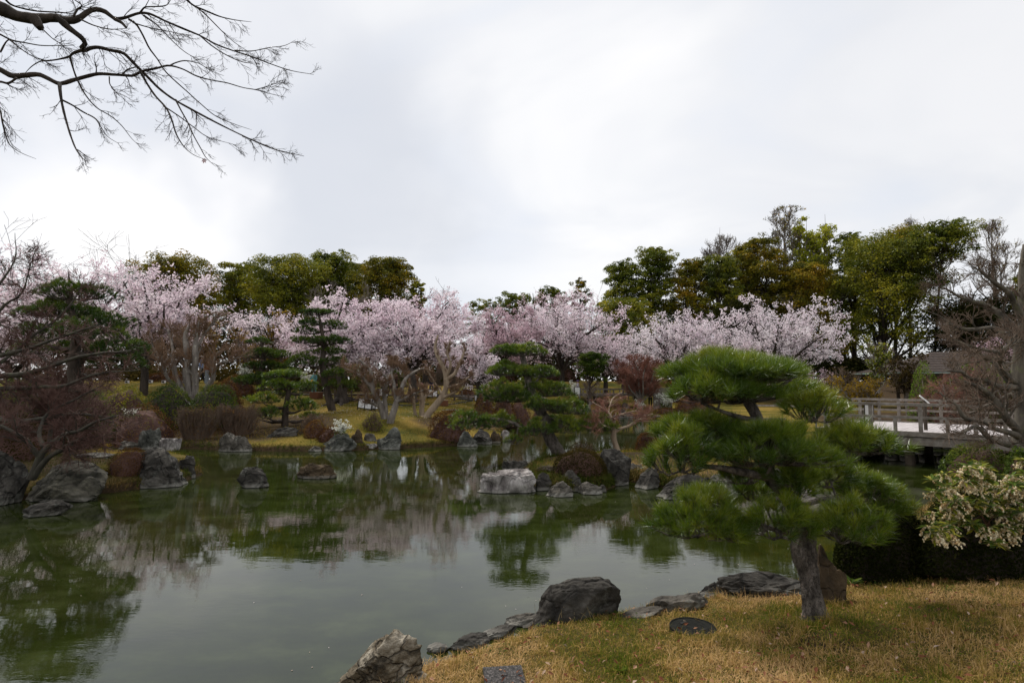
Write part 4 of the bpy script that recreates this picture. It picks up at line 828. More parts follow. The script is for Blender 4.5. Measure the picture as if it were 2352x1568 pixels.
bare_tree('small pale trunked maple with fine red twigs on the island', 1420, d4, 1378, 1535, 905, barkm=M_BARK_TAN, twig=M_TWIG_RED, name='bare_maple', cat='maple', levels=(9, 8, 5), lens=(.60, .36, .20), tw=(.007, .005, .004), up=.05,
  paths=[tr([(1424, 1048, 7), (1412, 1010, 6), (1406, 980, 5.5), (1402, 962, 5), (1396, 945, 2.5), (1380, 935, 2), (1360, 922, 1)], d4), tr([(1407, 995, 4), (1425, 985, 3.2), (1450, 978, 3), (1475, 962, 2.2), (1500, 950, 1)], d4), tr([(1402, 968, 3), (1415, 955, 2.2, .3), (1440, 948, 1.8, .5), (1470, 942, 1, .5)], d4), tr([(1397, 950, 2.4), (1402, 930, 2, .3), (1412, 912, 1.4, .5), (1430, 900, .8, .5)], d4), tr([(1406, 985, 2.5), (1392, 978, 2, -.3), (1378, 968, 1, -.5)], d4)])
bare_tree('round crowned maple covered in fine rust red twigs beyond the pond', 1473, 46, 1398, 1545, 796, barkm=M_BARK_GREY, twig=M_TWIG_RED, name='bare_maple', cat='maple', levels=(9, 9, 6), lens=(.42, .28, .18), tw=(.022, .019, .017), limbs=16, upright=.1, r0=.14, spread=1.2, fork=.12)
bare_tree('vine tangled thin tree under the clipped round evergreen', 1350, 44.5, 1318, 1400, 860, barkm=M_BARK_GREY, twig=M_TWIG_BROWN, levels=(6, 6, 3), r0=.08, tw=(.014, .01, .008), limbs=7)
leafy_tree('round topped clipped evergreen on the far bank left of the red maple', 1352, 45, 1325, 1392, 817, 880, 'hedge', n=90, size=.16, name='clipped_tree', per=40)
bare_tree('brown bare shrubby tree between the near pine and the bridge', 1930, 36, 1870, 2010, 830, twig=M_TWIG_BROWN, barkm=M_BARK_GREY, levels=(8, 7, 4), r0=.08, tw=(.013, .010, .008), limbs=9, leaf='moss', nleaf=1200, lsize=.10)
bare_tree('brownish green thin tree behind the bridge rail', 2080, 38, 2010, 2150, 800, twig=M_TWIG_BROWN, barkm=M_BARK_GREY, levels=(8, 7, 4), r0=.09, tw=(.013, .010, .008), limbs=9, leaf='moss', nleaf=3600, lsize=.13)
bare_tree('ochre yellow leaved low tree behind the bridge', 1975, 33, 1915, 2040, 850, twig=M_TWIG_GREY, barkm=M_BARK_GREY, name='ochre_maple', cat='maple', levels=(8, 7, 4), r0=.08, tw=(.011, .008, .006), limbs=10, leaf='yellow', nleaf=3600, lsize=.11, upright=.1, up=.05)
bare_tree('thin green leafed tree left of the garden house', 2015, 42, 1955, 2070, 740, twig=M_TWIG_BROWN, barkm=M_BARK_GREY, levels=(7, 6, 4), r0=.09, tw=(.016, .012, .01), leaf='olive', nleaf=2600, lsize=.15)
bare_tree('brown tangle of a bare tree in front of the left cherry', 120, 20, 10, 260, 800, twig=M_TWIG_DARK, barkm=M_BARK_MOSS, levels=(9, 9, 6), r0=.07, tw=(.010, .009, .008), limbs=12, upright=.1, up=.05)

# ------------------------------------------------------------------ pines
dP = hit(763, 943)[1]
pine('tall layered pine with a leaning trunk on the left mound, eight flat pads', hit(763, 943), [(690, 771, 706, 724, dP), (684, 738, 727, 748, dP), (736, 796, 729, 757, dP + .1), (678, 736, 745, 768, dP - .2), (668, 724, 768, 789, dP), (712, 800, 766, 792, dP - .3), (655, 742, 806, 842, dP - .6), (712, 788, 793, 815, dP + .3), (742, 800, 812, 836, dP + .6), (740, 775, 832, 852, dP + .5)],
     [(764, 946, dP, 9), (749, 889, dP, 8), (741, 837, dP, 7), (744, 793, dP, 5.5), (737, 749, dP, 4), (731, 716, dP, 2)], K=22, ln=.16, wd=.016, dens=75, mats=('needle_far', M_BARK_PINE_FAR))
dP = hit(654, 978)[1]
pine('bushy low pine with rounded yellow green pads in front of the mound', hit(654, 978), [(603, 694, 846, 868, dP), (600, 690, 868, 896, dP - .3), (563, 640, 897, 927, dP - .5), (580, 642, 922, 962, dP - .6), (660, 731, 905, 944, dP - .3), (676, 733, 868, 900, dP + .5), (620, 690, 880, 915, dP + .5), (570, 620, 940, 966, dP - .2), (690, 735, 940, 962, dP)],
     [(654, 981, dP, 8), (656, 939, dP, 7), (663, 894, dP, 5), (655, 860, dP, 3)], K=20, ln=.16, wd=.016, dens=70, mats=('needle', M_BARK_PINE_FAR))
dP = 33
pine('dark dense pine behind the low yellow green one', stand(597, dP), [(567, 624, 770, 792, dP), (560, 660, 793, 824, dP), (563, 660, 824, 850, dP + .3), (537, 640, 850, 884, dP - .5), (630, 690, 836, 862, dP + .8), (600, 665, 862, 890, dP + 1)],
     [(597, 905, dP, 9), (600, 860, dP, 7), (605, 820, dP, 5), (600, 785, dP, 3)], K=20, ln=.17, wd=.020, dens=60, mats=('needle_far', M_BARK_PINE_FAR))
dP = 17.2
pine('big dark cloud pruned pine at the far left in front of the cherry', stand(170, dP), [(82, 246, 638, 690, dP), (58, 226, 684, 730, dP + .5), (34, 146, 732, 786, dP), (186, 304, 706, 768, dP + .3), (214, 336, 760, 815, dP - .3), (120, 220, 724, 780, dP - 1), (215, 330, 800, 850, dP + .6), (30, 130, 770, 815, dP + 1), (140, 240, 770, 812, dP + 1)],
     [(172, 900, dP, 12), (168, 830, dP, 11), (176, 760, dP, 9), (160, 700, dP, 6), (165, 660, dP, 3)], K=24, ln=.14, wd=.011, dens=95, mats=('needle_far', M_BARK_PINE_FAR))
dP = 31
pine('small dark pine right of the leaning trunk, shading the cherry stump', stand(782, dP), [(735, 800, 845, 868, dP), (745, 815, 868, 892, dP + .4), (770, 840, 838, 862, dP + .8)], [(782, 905, dP, 6), (778, 870, dP, 5), (772, 850, dP, 3)], K=20, ln=.16, wd=.020, dens=60, mats=('needle_far', M_BARK_PINE_FAR))
bI = hit(1290, 1046); dI = bI[1] + .5
pine('island pine with flat tiers and an S shaped leaning trunk', (bI[0], dI, bI[2]), [(1132, 1250, 784, 818, dI), (1115, 1225, 830, 864, dI - .2), (1200, 1284, 834, 868, dI + .1), (1104, 1205, 868, 914, dI - .5), (1176, 1306, 862, 912, dI + .4), (1120, 1226, 890, 925, dI - .2), (1205, 1300, 905, 945, dI - .6), (1255, 1356, 912, 952, dI - .1), (1030, 1120, 942, 988, dI - .5), (1090, 1186, 938, 982, dI - .2), (1190, 1262, 962, 1002, dI - .8), (1262, 1340, 950, 996, dI - .4), (1320, 1412, 946, 990, dI - .2), (1155, 1200, 990, 1022, dI - .9), (1225, 1320, 948, 972, dI + .6)],
     [(1291, 1050, dI, 15), (1262, 1003, dI, 14), (1251, 961, dI, 12), (1229, 925, dI, 10), (1214, 877, dI, 8.5), (1203, 829, dI, 7), (1196, 800, dI, 4)],
     branches=([(1258, 985, dI, 7), (1215, 988, dI - .3, 6), (1170, 968, dI - .4, 6), (1130, 962, dI - .4, 5), (1075, 972, dI - .4, 3)], [(1250, 960, dI, 6), (1290, 966, dI - .1, 5), (1330, 975, dI - .3, 4), (1365, 978, dI - .2, 3)], [(1214, 885, dI, 5), (1180, 900, dI - .3, 4), (1140, 905, dI - .4, 3)]),
     K=28, ln=.13, wd=.0085, dens=170)
# the near pine on the grass
bN = hit(1872, 1424); dN = bN[1] + .05
pine('near pine on the grass, broad cloud pruned pads over a thick furrowed trunk', (bN[0], dN, bN[2]),
     [(1545, 1848, 806, 880, dN + .05), (1538, 1772, 850, 926, dN - .15), (1640, 1740, 812, 850, dN + .35), (1788, 1948, 880, 972, dN + .12), (1776, 1886, 864, 915, dN + .5),
      (1512, 1728, 942, 1014, dN), (1468, 1652, 984, 1092, dN - .3), (1640, 1908, 974, 1070, dN - .25), (1864, 2052, 966, 1046, dN + .05), (1500, 1600, 960, 1010, dN + .35),
      (1848, 1975, 1050, 1122, dN + .3), (1900, 2060, 1080, 1150, dN + .45), (1945, 2100, 1096, 1184, dN + .6), (1510, 1718, 1128, 1238, dN - .1), (1698, 1888, 1146, 1242, dN - .28), (1872, 2046, 1138, 1250, dN - .3), (1690, 1800, 1090, 1150, dN + .35), (1560, 1680, 1110, 1160, dN + .4), (1790, 1880, 1090, 1150, dN - .1), (1655, 1760, 1058, 1112, dN - .1), (1770, 1890, 1056, 1118, dN - .15)],
     [(1877, 1430, dN, 30), (1872, 1410, dN, 24), (1858, 1324, dN, 21), (1845, 1262, dN, 27), (1851, 1223, dN, 22), (1834, 1170, dN, 17), (1800, 1127, dN, 17), (1769, 1091, dN, 16), (1758, 1040, dN + .05, 13), (1748, 990, dN + .1, 14), (1735, 950, dN + .12, 13), (1716, 915, dN + .1, 12), (1712, 880, dN + .1, 8)],
     branches=([(1775, 1098, dN, 15), (1735, 1090, dN - .15, 13), (1699, 1083, dN - .25, 12), (1655, 1074, dN - .3, 9), (1600, 1070, dN - .35, 6)], [(1796, 1115, dN, 15), (1813, 1075, dN - .05, 12), (1875, 1056, dN - .05, 9), (1945, 1048, dN, 7), (1990, 1040, dN, 5)],
               [(1720, 920, dN + .1, 9), (1760, 915, dN + .1, 7), (1790, 890, dN + .1, 6), (1820, 868, dN + .15, 4)], [(1740, 965, dN + .1, 9), (1700, 958, dN, 8), (1660, 945, dN - .1, 6), (1610, 925, dN - .15, 4)], [(1845, 1215, dN, 12), (1800, 1222, dN - .15, 8), (1740, 1205, dN - .2, 7), (1680, 1215, dN - .15, 6), (1610, 1228, dN - .15, 4)],
               [(1853, 1225, dN, 12), (1900, 1225, dN - .15, 9), (1950, 1235, dN - .25, 6)], [(1750, 1000, dN + .05, 9), (1800, 985, dN + .2, 7), (1860, 965, dN + .2, 6)], [(1745, 1010, dN, 8), (1700, 1010, dN, 7), (1640, 1005, dN, 5), (1580, 1005, dN - .05, 4)], [(1830, 1165, dN, 10), (1900, 1145, dN + .2, 8), (1980, 1150, dN + .4, 6), (2060, 1170, dN + .6, 4)]),
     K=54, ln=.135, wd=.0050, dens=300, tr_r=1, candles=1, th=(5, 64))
# ------------------------------------------------------------------ rocks
G1 = 'rocks along the far shore'; G2 = 'rocks round the island'; G3 = 'rocks edging the near grass'; G4 = 'boulders on the left shore'; G5 = 'rocks lying in the water'; G6 = 'rocks at the back of the pond'
# near edge
rock('ridged pale and brown rock at the bottom edge of the pond, nearest of all rocks', 800, 990, 1446, 1585, 'stripe', 8, 5, ridge=.30, lean=.12, deep=.7, rough=.12, cuts=7, flat=(-.75, 0, .66, .42), group=G3)
rock('pair of small dark stones between the ridged rock and the grass', 986, 1034, 1478, 1502, 'dark', 4, 3, group=G3)
rock('long dark stone sloping up along the grass edge right of the ridged rock', 1032, 1130, 1452, 1496, 'dark', 5, 4, lean=.6, deep=.5, group=G3)
rock('dark shelving stone continuing toward the big black boulder', 1098, 1186, 1432, 1470, 'dark', 6, 4, lean=.6, deep=.5, group=G3)
rock('small speckled stone with a pale face just left of the big black boulder', 1160, 1240, 1408, 1444, 'grey', 7, 4, lean=.5, deep=.6, group=G3)
rock('big rounded black boulder at the near shore', 1234, 1421, 1322, 1424, 'dark', 12, 5, cuts=2, rough=.09, deep=.62, lean=.06, group=G3)
rock('low pale edged slab right of the big black boulder', 1416, 1512, 1391, 1420, 'grey', 9, 4, lean=.5, deep=.5, group=G3)
rock('tan topped stone sloping up the grass edge', 1480, 1612, 1358, 1404, 'grey', 10, 4, lean=.5, deep=.45, group=G3)
rock('small dark stone joining the tan topped one to the long black slab', 1590, 1672, 1338, 1378, 'dark', 13, 4, lean=.3, deep=.5, group=G3)
rock('long flat black slab left of the pine trunk', 1640, 1842, 1318, 1374, 'dark', 14, 5, deep=.45, cuts=9, group=G3)
rock('upright brown mossy stone right behind the pine trunk', 1846, 1926, 1248, 1342, 'brown', 33, 5, deep=.9, cuts=5, sq=.35, rough=.14, flat=(.5, 0, .85, .55), d=bN[1] + .5, group=G3)
# left boulders
rock('broad olive grey boulder on the left shore with a hollow in its face', 68, 258, 1060, 1146, 'olive', 21, 5, z0=0, rough=.13, deep=.6, group=G4)
rock('dark sloping boulder on the left shore behind the round shrub', 256, 432, 1028, 1116, 'dark', 22, 5, z0=0, rough=.14, deep=.7, ridge=.1, group=G4)
rock('small dark rock with a pale upper edge at the tip of the left shore', 410, 462, 1046, 1097, 'dark', 23, 4, z0=0, group=G4)
rock('black rock mass at the left edge of the view', -60, 62, 1032, 1158, 'dark', 24, 5, z0=0, group=G4)
rock('white flat topped angular rock standing in the left inlet', 372, 420, 1005, 1034, 'pale', 25, 4, z0=0, sq=.3, cuts=5, flat=(0, 0, 1, .55), group=G4)
rock('massive brown grey block beyond the left inlet', 274, 372, 956, 1018, 'brown', 26, 5, z0=0, sq=.25, deep=.6, group=G4)
rock('upright brown block left of the massive one', 230, 280, 968, 1021, 'brown', 27, 4, z0=0, sq=.2, group=G4)
rock('green grey peaked rock at the mouth of the left inlet', 326, 376, 982, 1030, 'peak', 28, 5, z0=0, cuts=9, group=G4)
rock('low streaked rock at the foot of the green grey peak', 284, 330, 1011, 1030, 'grey', 29, 4, z0=0, lean=.4, group=G4)
rock('dark stone bridging the left inlet behind the grass', 180, 262, 1040, 1056, 'dark', 30, 4, d=17.6, group=G4)
rock('pale squared stone among the twigs at the left', 106, 150, 950, 982, 'pale', 31, 3, d=21, sq=.4, group=G4)
rock('white slab lying on the left bank behind the twigs', 38, 98, 886, 902, 'pale', 32, 3, d=26, sq=.3, group=G4)
# in the water
rock('slanting wedge of dark rock alone in the water at the left', 74, 173, 1148, 1184, 'dark', 41, 4, z0=0, lean=.5, deep=.5, group=G5)
rock('small flat pale stone just awash by the left boulders', 276, 300, 1115, 1121, 'pale', 42, 3, z0=0, group=G5)
rock('dark peaked rock alone in the open water', 557, 623, 1071, 1119, 'dark', 43, 4, z0=0, cuts=8, deep=.7, group=G5)
rock('low brown rock with a pale rim in open water right of the dark peaked one', 684, 776, 1062, 1099, 'brown', 47, 4, z0=0, deep=.6, rough=.2, group=G5)
rock('small flat rock behind the flat topped white rock', 1152, 1214, 1057, 1080, 'dark', 45, 4, z0=0, deep=.5, flat=(0, 0, 1, .6), group=G5)
# far shore
rock('peaked far shore rock with a pale streak', 504, 546, 992, 1036, 'grey', 51, 4, z0=0, cuts=9, group=G1)
rock('rounded far shore rock leaning on the peaked one', 536, 584, 1000, 1036, 'grey', 52, 4, z0=0, group=G1)
rock('dark flat boulder lying on the left bank above the shore', 618, 689, 980, 1004, 'dark', 53, 4, deep=.6, group=G1)
rock('sliver of rock at the waterline left of the large green grey boulder', 712, 742, 1023, 1036, 'grey', 54, 3, z0=0, group=G1)
rock('large green grey boulder below the white spiraea', 736, 820, 996, 1034, 'peak', 55, 5, z0=0, rough=.1, deep=.6, group=G1)
rock('dark brown boulder tucked between the green grey one and the square stone', 806, 842, 984, 1030, 'brown', 56, 4, z0=0, group=G1)
rock('squarish mauve grey stone above the white slab', 838, 868, 994, 1018, 'grey', 57, 4, sq=.3, d=hit(850, 1026)[1] + .5, group=G1)
rock('flat white slab at the far waterline', 828, 868, 1017, 1031, 'pale', 58, 4, z0=0, deep=.6, flat=(0, 0, 1, .4), group=G1)
rock('tall rounded grey boulder right of the white slab', 868, 926, 980, 1030, 'peak', 59, 5, z0=0, rough=.1, group=G1)
rock('left boulder of the trio at the point under the low pine branch', 1052, 1098, 989, 1024, 'peak', 61, 4, z0=0, group=G1)
rock('middle dark boulder of the trio at the point', 1084, 1130, 987, 1019, 'dark', 62, 4, z0=0, group=G1)
rock('rust stained right boulder of the trio at the point', 1123, 1150, 989, 1017, 'brown', 63, 4, z0=0, group=G1)
rock('white capped stone at the tip of the point', 1146, 1174, 987, 1012, 'pale', 64, 3, z0=0, group=G1)
# island
rock('large flat topped white rock in front of the island', 1098, 1230, 1078, 1129, 'pale', 75, 5, z0=0, sq=.30, cuts=3, flat=(-.04, -.08, 1, .45), rough=.15, deep=.6, group=G2)
rock('rounded grey rock at the island foot', 1253, 1314, 1104, 1140, 'grey', 72, 4, z0=0, group=G2)
rock('dark block resting above the rounded grey rock', 1280, 1335, 1080, 1126, 'dark', 73, 4, d=onplane(1300, 1134)[1] + .25, sq=.2, front=.4, group=G2)
rock('low cracked rock right of the rounded one at the island foot', 1326, 1380, 1106, 1134, 'grey', 74, 4, z0=0, group=G2)
rock('little rock ending the row at the island foot', 1370, 1390, 1112, 1130, 'dark', 75, 3, z0=0, group=G2)
rock('dark stone in the shade between the white rock and the island shrubs', 1228, 1268, 1084, 1126, 'dark', 76, 4, z0=0, group=G2)
rock('tall upright dark rock beside the mossy island shrub', 1376, 1449, 1030, 1114, 'dark', 77, 5, z0=0, cuts=5, rough=.09, deep=.6, lean=-.08, group=G2)
rock('knobbly pale grey rock right of the upright one', 1440, 1478, 1062, 1100, 'grey', 78, 4, z0=0, group=G2)
rock('slanting dark rock with pale foot on the island shore', 1456, 1512, 1072, 1121, 'dark', 79, 4, z0=0, lean=.2, group=G2)
rock('long leaning rock with a white waterline on the island shore', 1506, 1630, 1088, 1143, 'dark', 80, 5, z0=0, lean=.25, deep=.5, group=G2)
rock('last island rock, half hidden by the near pine', 1620, 1690, 1088, 1130, 'grey', 81, 4, z0=0, group=G2)
rock('rock behind the near pine trunk on the island shore', 1720, 1800, 1075, 1118, 'grey', 82, 4, z0=0, group=G2)
# back of the pond
for i_, (l, a, b, c, d_, m_) in enumerate([
  ('low mauve rock at the left of the back shore rocks', 1314, 1342, 944, 958, 'grey'), ('pinkish upright rock in the back shore group', 1336, 1354, 934, 950, 'pale'), ('grey flat rock beside the pinkish upright one', 1352, 1380, 940, 957, 'grey'),
  ('bluish round boulder under the small far bridge', 1378, 1396, 931, 947, 'peak'), ('white topped rock at the back waterline', 1399, 1424, 952, 966, 'pale'), ('dark round boulder of the back shore', 1416, 1446, 938, 962, 'dark'),
  ('small pale boulder high in the back shore group', 1428, 1446, 924, 936, 'grey'), ('grey boulder beside the dark round one', 1430, 1456, 946, 963, 'grey'), ('low flat rock at the feet of the person with a backpack', 1486, 1520, 956, 968, 'grey'),
  ('dark flat stone at the left of the back channel', 1236, 1275, 958, 972, 'dark'), ('mauve shelf of rock along the back shore', 1455, 1492, 948, 964, 'grey')]):
    rock(l, a, b, c, d_, m_, 90 + i_, 3, d=43.6 + (963 - d_) * .12, group=G6)
# ------------------------------------------------------------------ shrubs
GS = 'clipped round shrubs'
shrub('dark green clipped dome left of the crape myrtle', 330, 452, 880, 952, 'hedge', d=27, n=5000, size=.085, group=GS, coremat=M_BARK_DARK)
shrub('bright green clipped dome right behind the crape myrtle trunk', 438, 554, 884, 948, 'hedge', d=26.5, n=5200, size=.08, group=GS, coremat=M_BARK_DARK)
shrub('dull blue green shrub half hidden at the left of the dark green dome', 230, 345, 885, 945, 'green', d=27.5, n=3500, size=.09, group=GS)
shrub('brown twiggy hedge in front of the crape myrtle, left piece', 400, 512, 944, 1000, 'azalea', d=24.6, n=1500, size=.05, twigs=620, twm=M_TWIG_BROWN, name='twiggy_hedge', group='brown twiggy hedges by the far shore', deep=.5, flat=.4, rough=.22)
shrub('brown twiggy hedge in front of the green dome, right piece', 495, 604, 942, 996, 'azalea', d=25, n=1500, size=.05, twigs=620, twm=M_TWIG_BROWN, name='twiggy_hedge', group='brown twiggy hedges by the far shore', deep=.5, flat=.4, rough=.22)
shrub('brown hedge mound above the massive block at the left inlet', 262, 412, 925, 985, 'azalea', d=24.5, n=3800, size=.07, group=GS)
shrub('small twiggy bush below the leaning pine', 692, 752, 952, 995, 'azalea', d=25, n=500, size=.05, twigs=260, twm=M_TWIG_BROWN, name='twiggy_bush', cat='shrub')
shrub('reddish brown dome at the left of the white spiraea', 700, 752, 962, 1002, 'azalea', d=24.4, n=2200, size=.06, group=GS)
shrub('dark brown dome behind the large green grey boulder', 732, 800, 980, 1020, 'azalea', d=23.6, n=2200, size=.06, group=GS)
shrub('loose yellow green bush at the foot of the grey crape myrtles', 828, 888, 952, 990, 'olive', d=hit(858, 992)[1], n=900, size=.05, rough=.3, twigs=220, name='loose_bush', cat='shrub')
shrub('red brown hedge beside the tan crape myrtle', 985, 1078, 946, 990, 'azalea', d=25.2, n=4200, size=.065, group=GS, flat=.35, deep=.5, rough=.2)
shrub('brown hedge running up beside the young cherry', 1088, 1140, 902, 945, 'azalea', d=33, n=2600, size=.08, group=GS)
shrub('brown clipped dome behind the island pine, left one', 1128, 1186, 906, 950, 'azalea', d=33.5, n=2400, size=.08, group=GS)
shrub('brown clipped dome behind the island pine, middle one', 1160, 1226, 908, 952, 'azalea', d=34.5, n=2400, size=.08, group=GS)
shrub('brown clipped dome behind the island pine, right one', 1220, 1262, 912, 946, 'azalea', d=36, n=1600, size=.08, group=GS)
shrub('small flat brown hedge on the lawn beside the young cherry trunk', 1054, 1092, 892, 908, 'azalea', d=43, n=900, size=.09, group=GS)
shrub('long brown hedge below the signboard, front row', 468, 560, 876, 898, 'azalea', d=31, n=3200, size=.08, group=GS, deep=.4)
shrub('wavy brown hedge right of the signboard', 500, 590, 862, 884, 'azalea', d=35, n=3200, size=.09, group=GS, deep=.4)
shrub('brown hedge left of the person in the blue shirt', 330, 452, 852, 878, 'azalea', d=41, n=3200, size=.10, group=GS, deep=.3)
shrub('dark hedge behind the beige coated visitor', 800, 860, 856, 888, 'hedge', d=45, n=2600, size=.12, group=GS, deep=.4)
shrub('long dark hedge behind the person in cyan', 690, 810, 850, 892, 'hedge', d=44, n=4200, size=.12, group=GS, deep=.3)
shrub('dark green hedge left of the far lawn, under the cherries', 860, 935, 846, 878, 'hedge', d=50, n=3200, size=.13, group=GS, deep=.4)
shrub('dark shrub behind the young cherry', 1100, 1190, 838, 872, 'moss', d=56, n=3000, size=.14, group=GS, deep=.4)
shrub('dark shrub behind the far lawn in the middle', 1230, 1330, 836, 868, 'moss', d=60, n=3200, size=.15, group=GS, deep=.4)
shrub('brown shrub at the right end of the far lawn', 1520, 1620, 858, 892, 'moss', d=52, n=3000, size=.13, group=GS, deep=.4)
shrub('brown bush between the back channel and the near pine', 1548, 1640, 905, 950, 'azalea', d=43, n=3200, size=.10, group=GS, deep=.5)
shrub('low purple brown bush at the feet of the person with a backpack', 1500, 1560, 936, 962, 'azalea', d=43.5, n=1600, size=.09, group=GS)
shrub('dark shrub under the small far bridge', 1366, 1398, 905, 930, 'hedge', d=47, n=1000, size=.10, group=GS)
shrub('rounded brown azalea on the back of the island', 1456, 1514, 992, 1044, 'azalea', d=onplane(1480, 1052)[1] - .3, n=3600, size=.045, group=GS)
shrub('large mossy dark dome on the island', 1268, 1392, 1030, 1116, 'moss', d=onplane(1330, 1122)[1], n=9000, size=.035, group=GS, rough=.06, deep=.62)
shrub('tangled low twigs left of the mossy island dome', 1230, 1290, 1072, 1108, 'moss', d=onplane(1250, 1110)[1], n=1500, size=.03, twigs=220, twm=M_TWIG_GREY, name='twig_tangle')
shrub('small leaved bush on top of the mossy island dome', 1298, 1372, 1014, 1050, 'moss', d=onplane(1330, 1085)[1], n=1600, size=.04, twigs=120, name='loose_bush')
shrub('round brown shrub on the left shore boulders', 262, 356, 1028, 1092, 'azalea', d=onplane(300, 1120)[1] + .1, n=7000, size=.028, group=GS)
shrub('dark brown scrub behind the left inlet', 60, 235, 930, 1000, 'moss', d=21, n=5500, size=.07, group=GS, deep=.6)
shrub('brownish scrub behind the twigs at the left edge', -60, 100, 940, 1030, 'moss', d=17, n=5500, size=.06, group=GS, deep=.6)
shrub('green low bush on the left bank among the twigs', 160, 262, 895, 950, 'hedge', d=24, n=3400, size=.08, group=GS, deep=.6)
shrub('dark bush beyond the twigs at the far left', 30, 170, 850, 915, 'moss', d=27, n=4400, size=.09, group=GS)
shrub('dark glossy bush between the pieris and the bridge', 2148, 2335, 1016, 1104, 'hedge', d=10.2, n=8500, size=.042, group=GS, deep=.7)
shrub('shaded bush under the end of the bridge', 2290, 2400, 1030, 1110, 'hedge', d=9.0, n=5000, size=.045, group=GS, deep=.7)
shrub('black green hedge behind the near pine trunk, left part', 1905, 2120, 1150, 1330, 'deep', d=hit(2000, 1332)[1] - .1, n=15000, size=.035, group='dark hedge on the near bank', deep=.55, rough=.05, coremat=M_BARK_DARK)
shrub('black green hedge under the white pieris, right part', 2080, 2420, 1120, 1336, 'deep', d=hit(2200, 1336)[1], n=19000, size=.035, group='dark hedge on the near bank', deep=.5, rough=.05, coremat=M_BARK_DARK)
for q in [('lime green bush behind the bridge rail', 2085, 2160, 836, 905, 30), ('lime green shrub leafing behind the bare limbs', 2190, 2270, 826, 900, 28)]:
    shrub(q[0], q[1], q[2], q[3], q[4], 'lime', d=q[5], n=2600, size=.10, twigs=120, name='leafing_bush', group='bushes leafing out behind the bridge')
SP = 'white spiraea bushes'
spray_shrub('white spiraea spraying over the green grey boulder at the far shore', 788, 1000, 62, 42, d=23.3, n=30, group=SP, thick=1.15)
spray_shrub('white spiraea behind the dark pine, right of the wavy hedge', 562, 866, 46, 32, d=34, n=30, group=SP)
spray_shrub('white spiraea just left of the person in cyan', 697, 884, 40, 36, d=34, n=28, group=SP)
spray_shrub('thin white spiraea on the block at the left inlet', 305, 956, 44, 22, d=23.5, n=9, group=SP)
spray_shrub('white sprayed bush right of the person with a backpack', 1527, 935, 52, 42, d=46, n=34, group=SP)
spray_shrub('white sprayed bush left of the person with a backpack', 1468, 945, 34, 30, d=46, n=24, group=SP)
spray_shrub('white sprayed bush by the dark framed notice at the far bank', 1316, 908, 34, 34, d=46, n=26, group=SP)
# broad pale leaved plants on the left bank
def leafy_plant(label, px, py, d, s, m='lime', n=14):
    b = stand(px, d); t = thing('broad_leaved_plant', b, label, 'plant', 'broad leaved plants'); M = Mesh()
    for k in range(n):
        a = rng.uniform(0, 6.28); up = rng.uniform(.3, 1.1); u = np.array([math.cos(a), math.sin(a), up]); u /= np.linalg.norm(u); w = unit(np.cross(u, [0, 0, 1])) * s * .16; o = b + u * s * .1
        v = [o, o + u * s * .5 + w, o + u * s + [0, 0, -s * .15], o + u * s * .5 - w]; M.add(v, [[0, 1, 2, 3]], rng.random())
    M.build('leaves', M_LEAF[m], t); return t
leafy_plant('yellow tipped leafy plant at the left inlet', 242, 968, 22.0, .42, 'yellow', 18)
leafy_plant('rusty fern like plant below the round shrub on the left shore', 262, 1100, onplane(262, 1118)[1] + .15, .22, 'yellow', 16)
leafy_plant('green rosette in the near grass at the bottom', 1416, 1530, hit(1416, 1545)[1], .075, 'lime', 16)
leafy_plant('green weed beside the upright stone behind the pine trunk', 1935, 1338, hit(1940, 1345)[1], .16, 'hedge', 14)
leafy_plant('green sprout on the mossy island dome', 1318, 1040, onplane(1330, 1124)[1] + .15, .16, 'lime', 12)

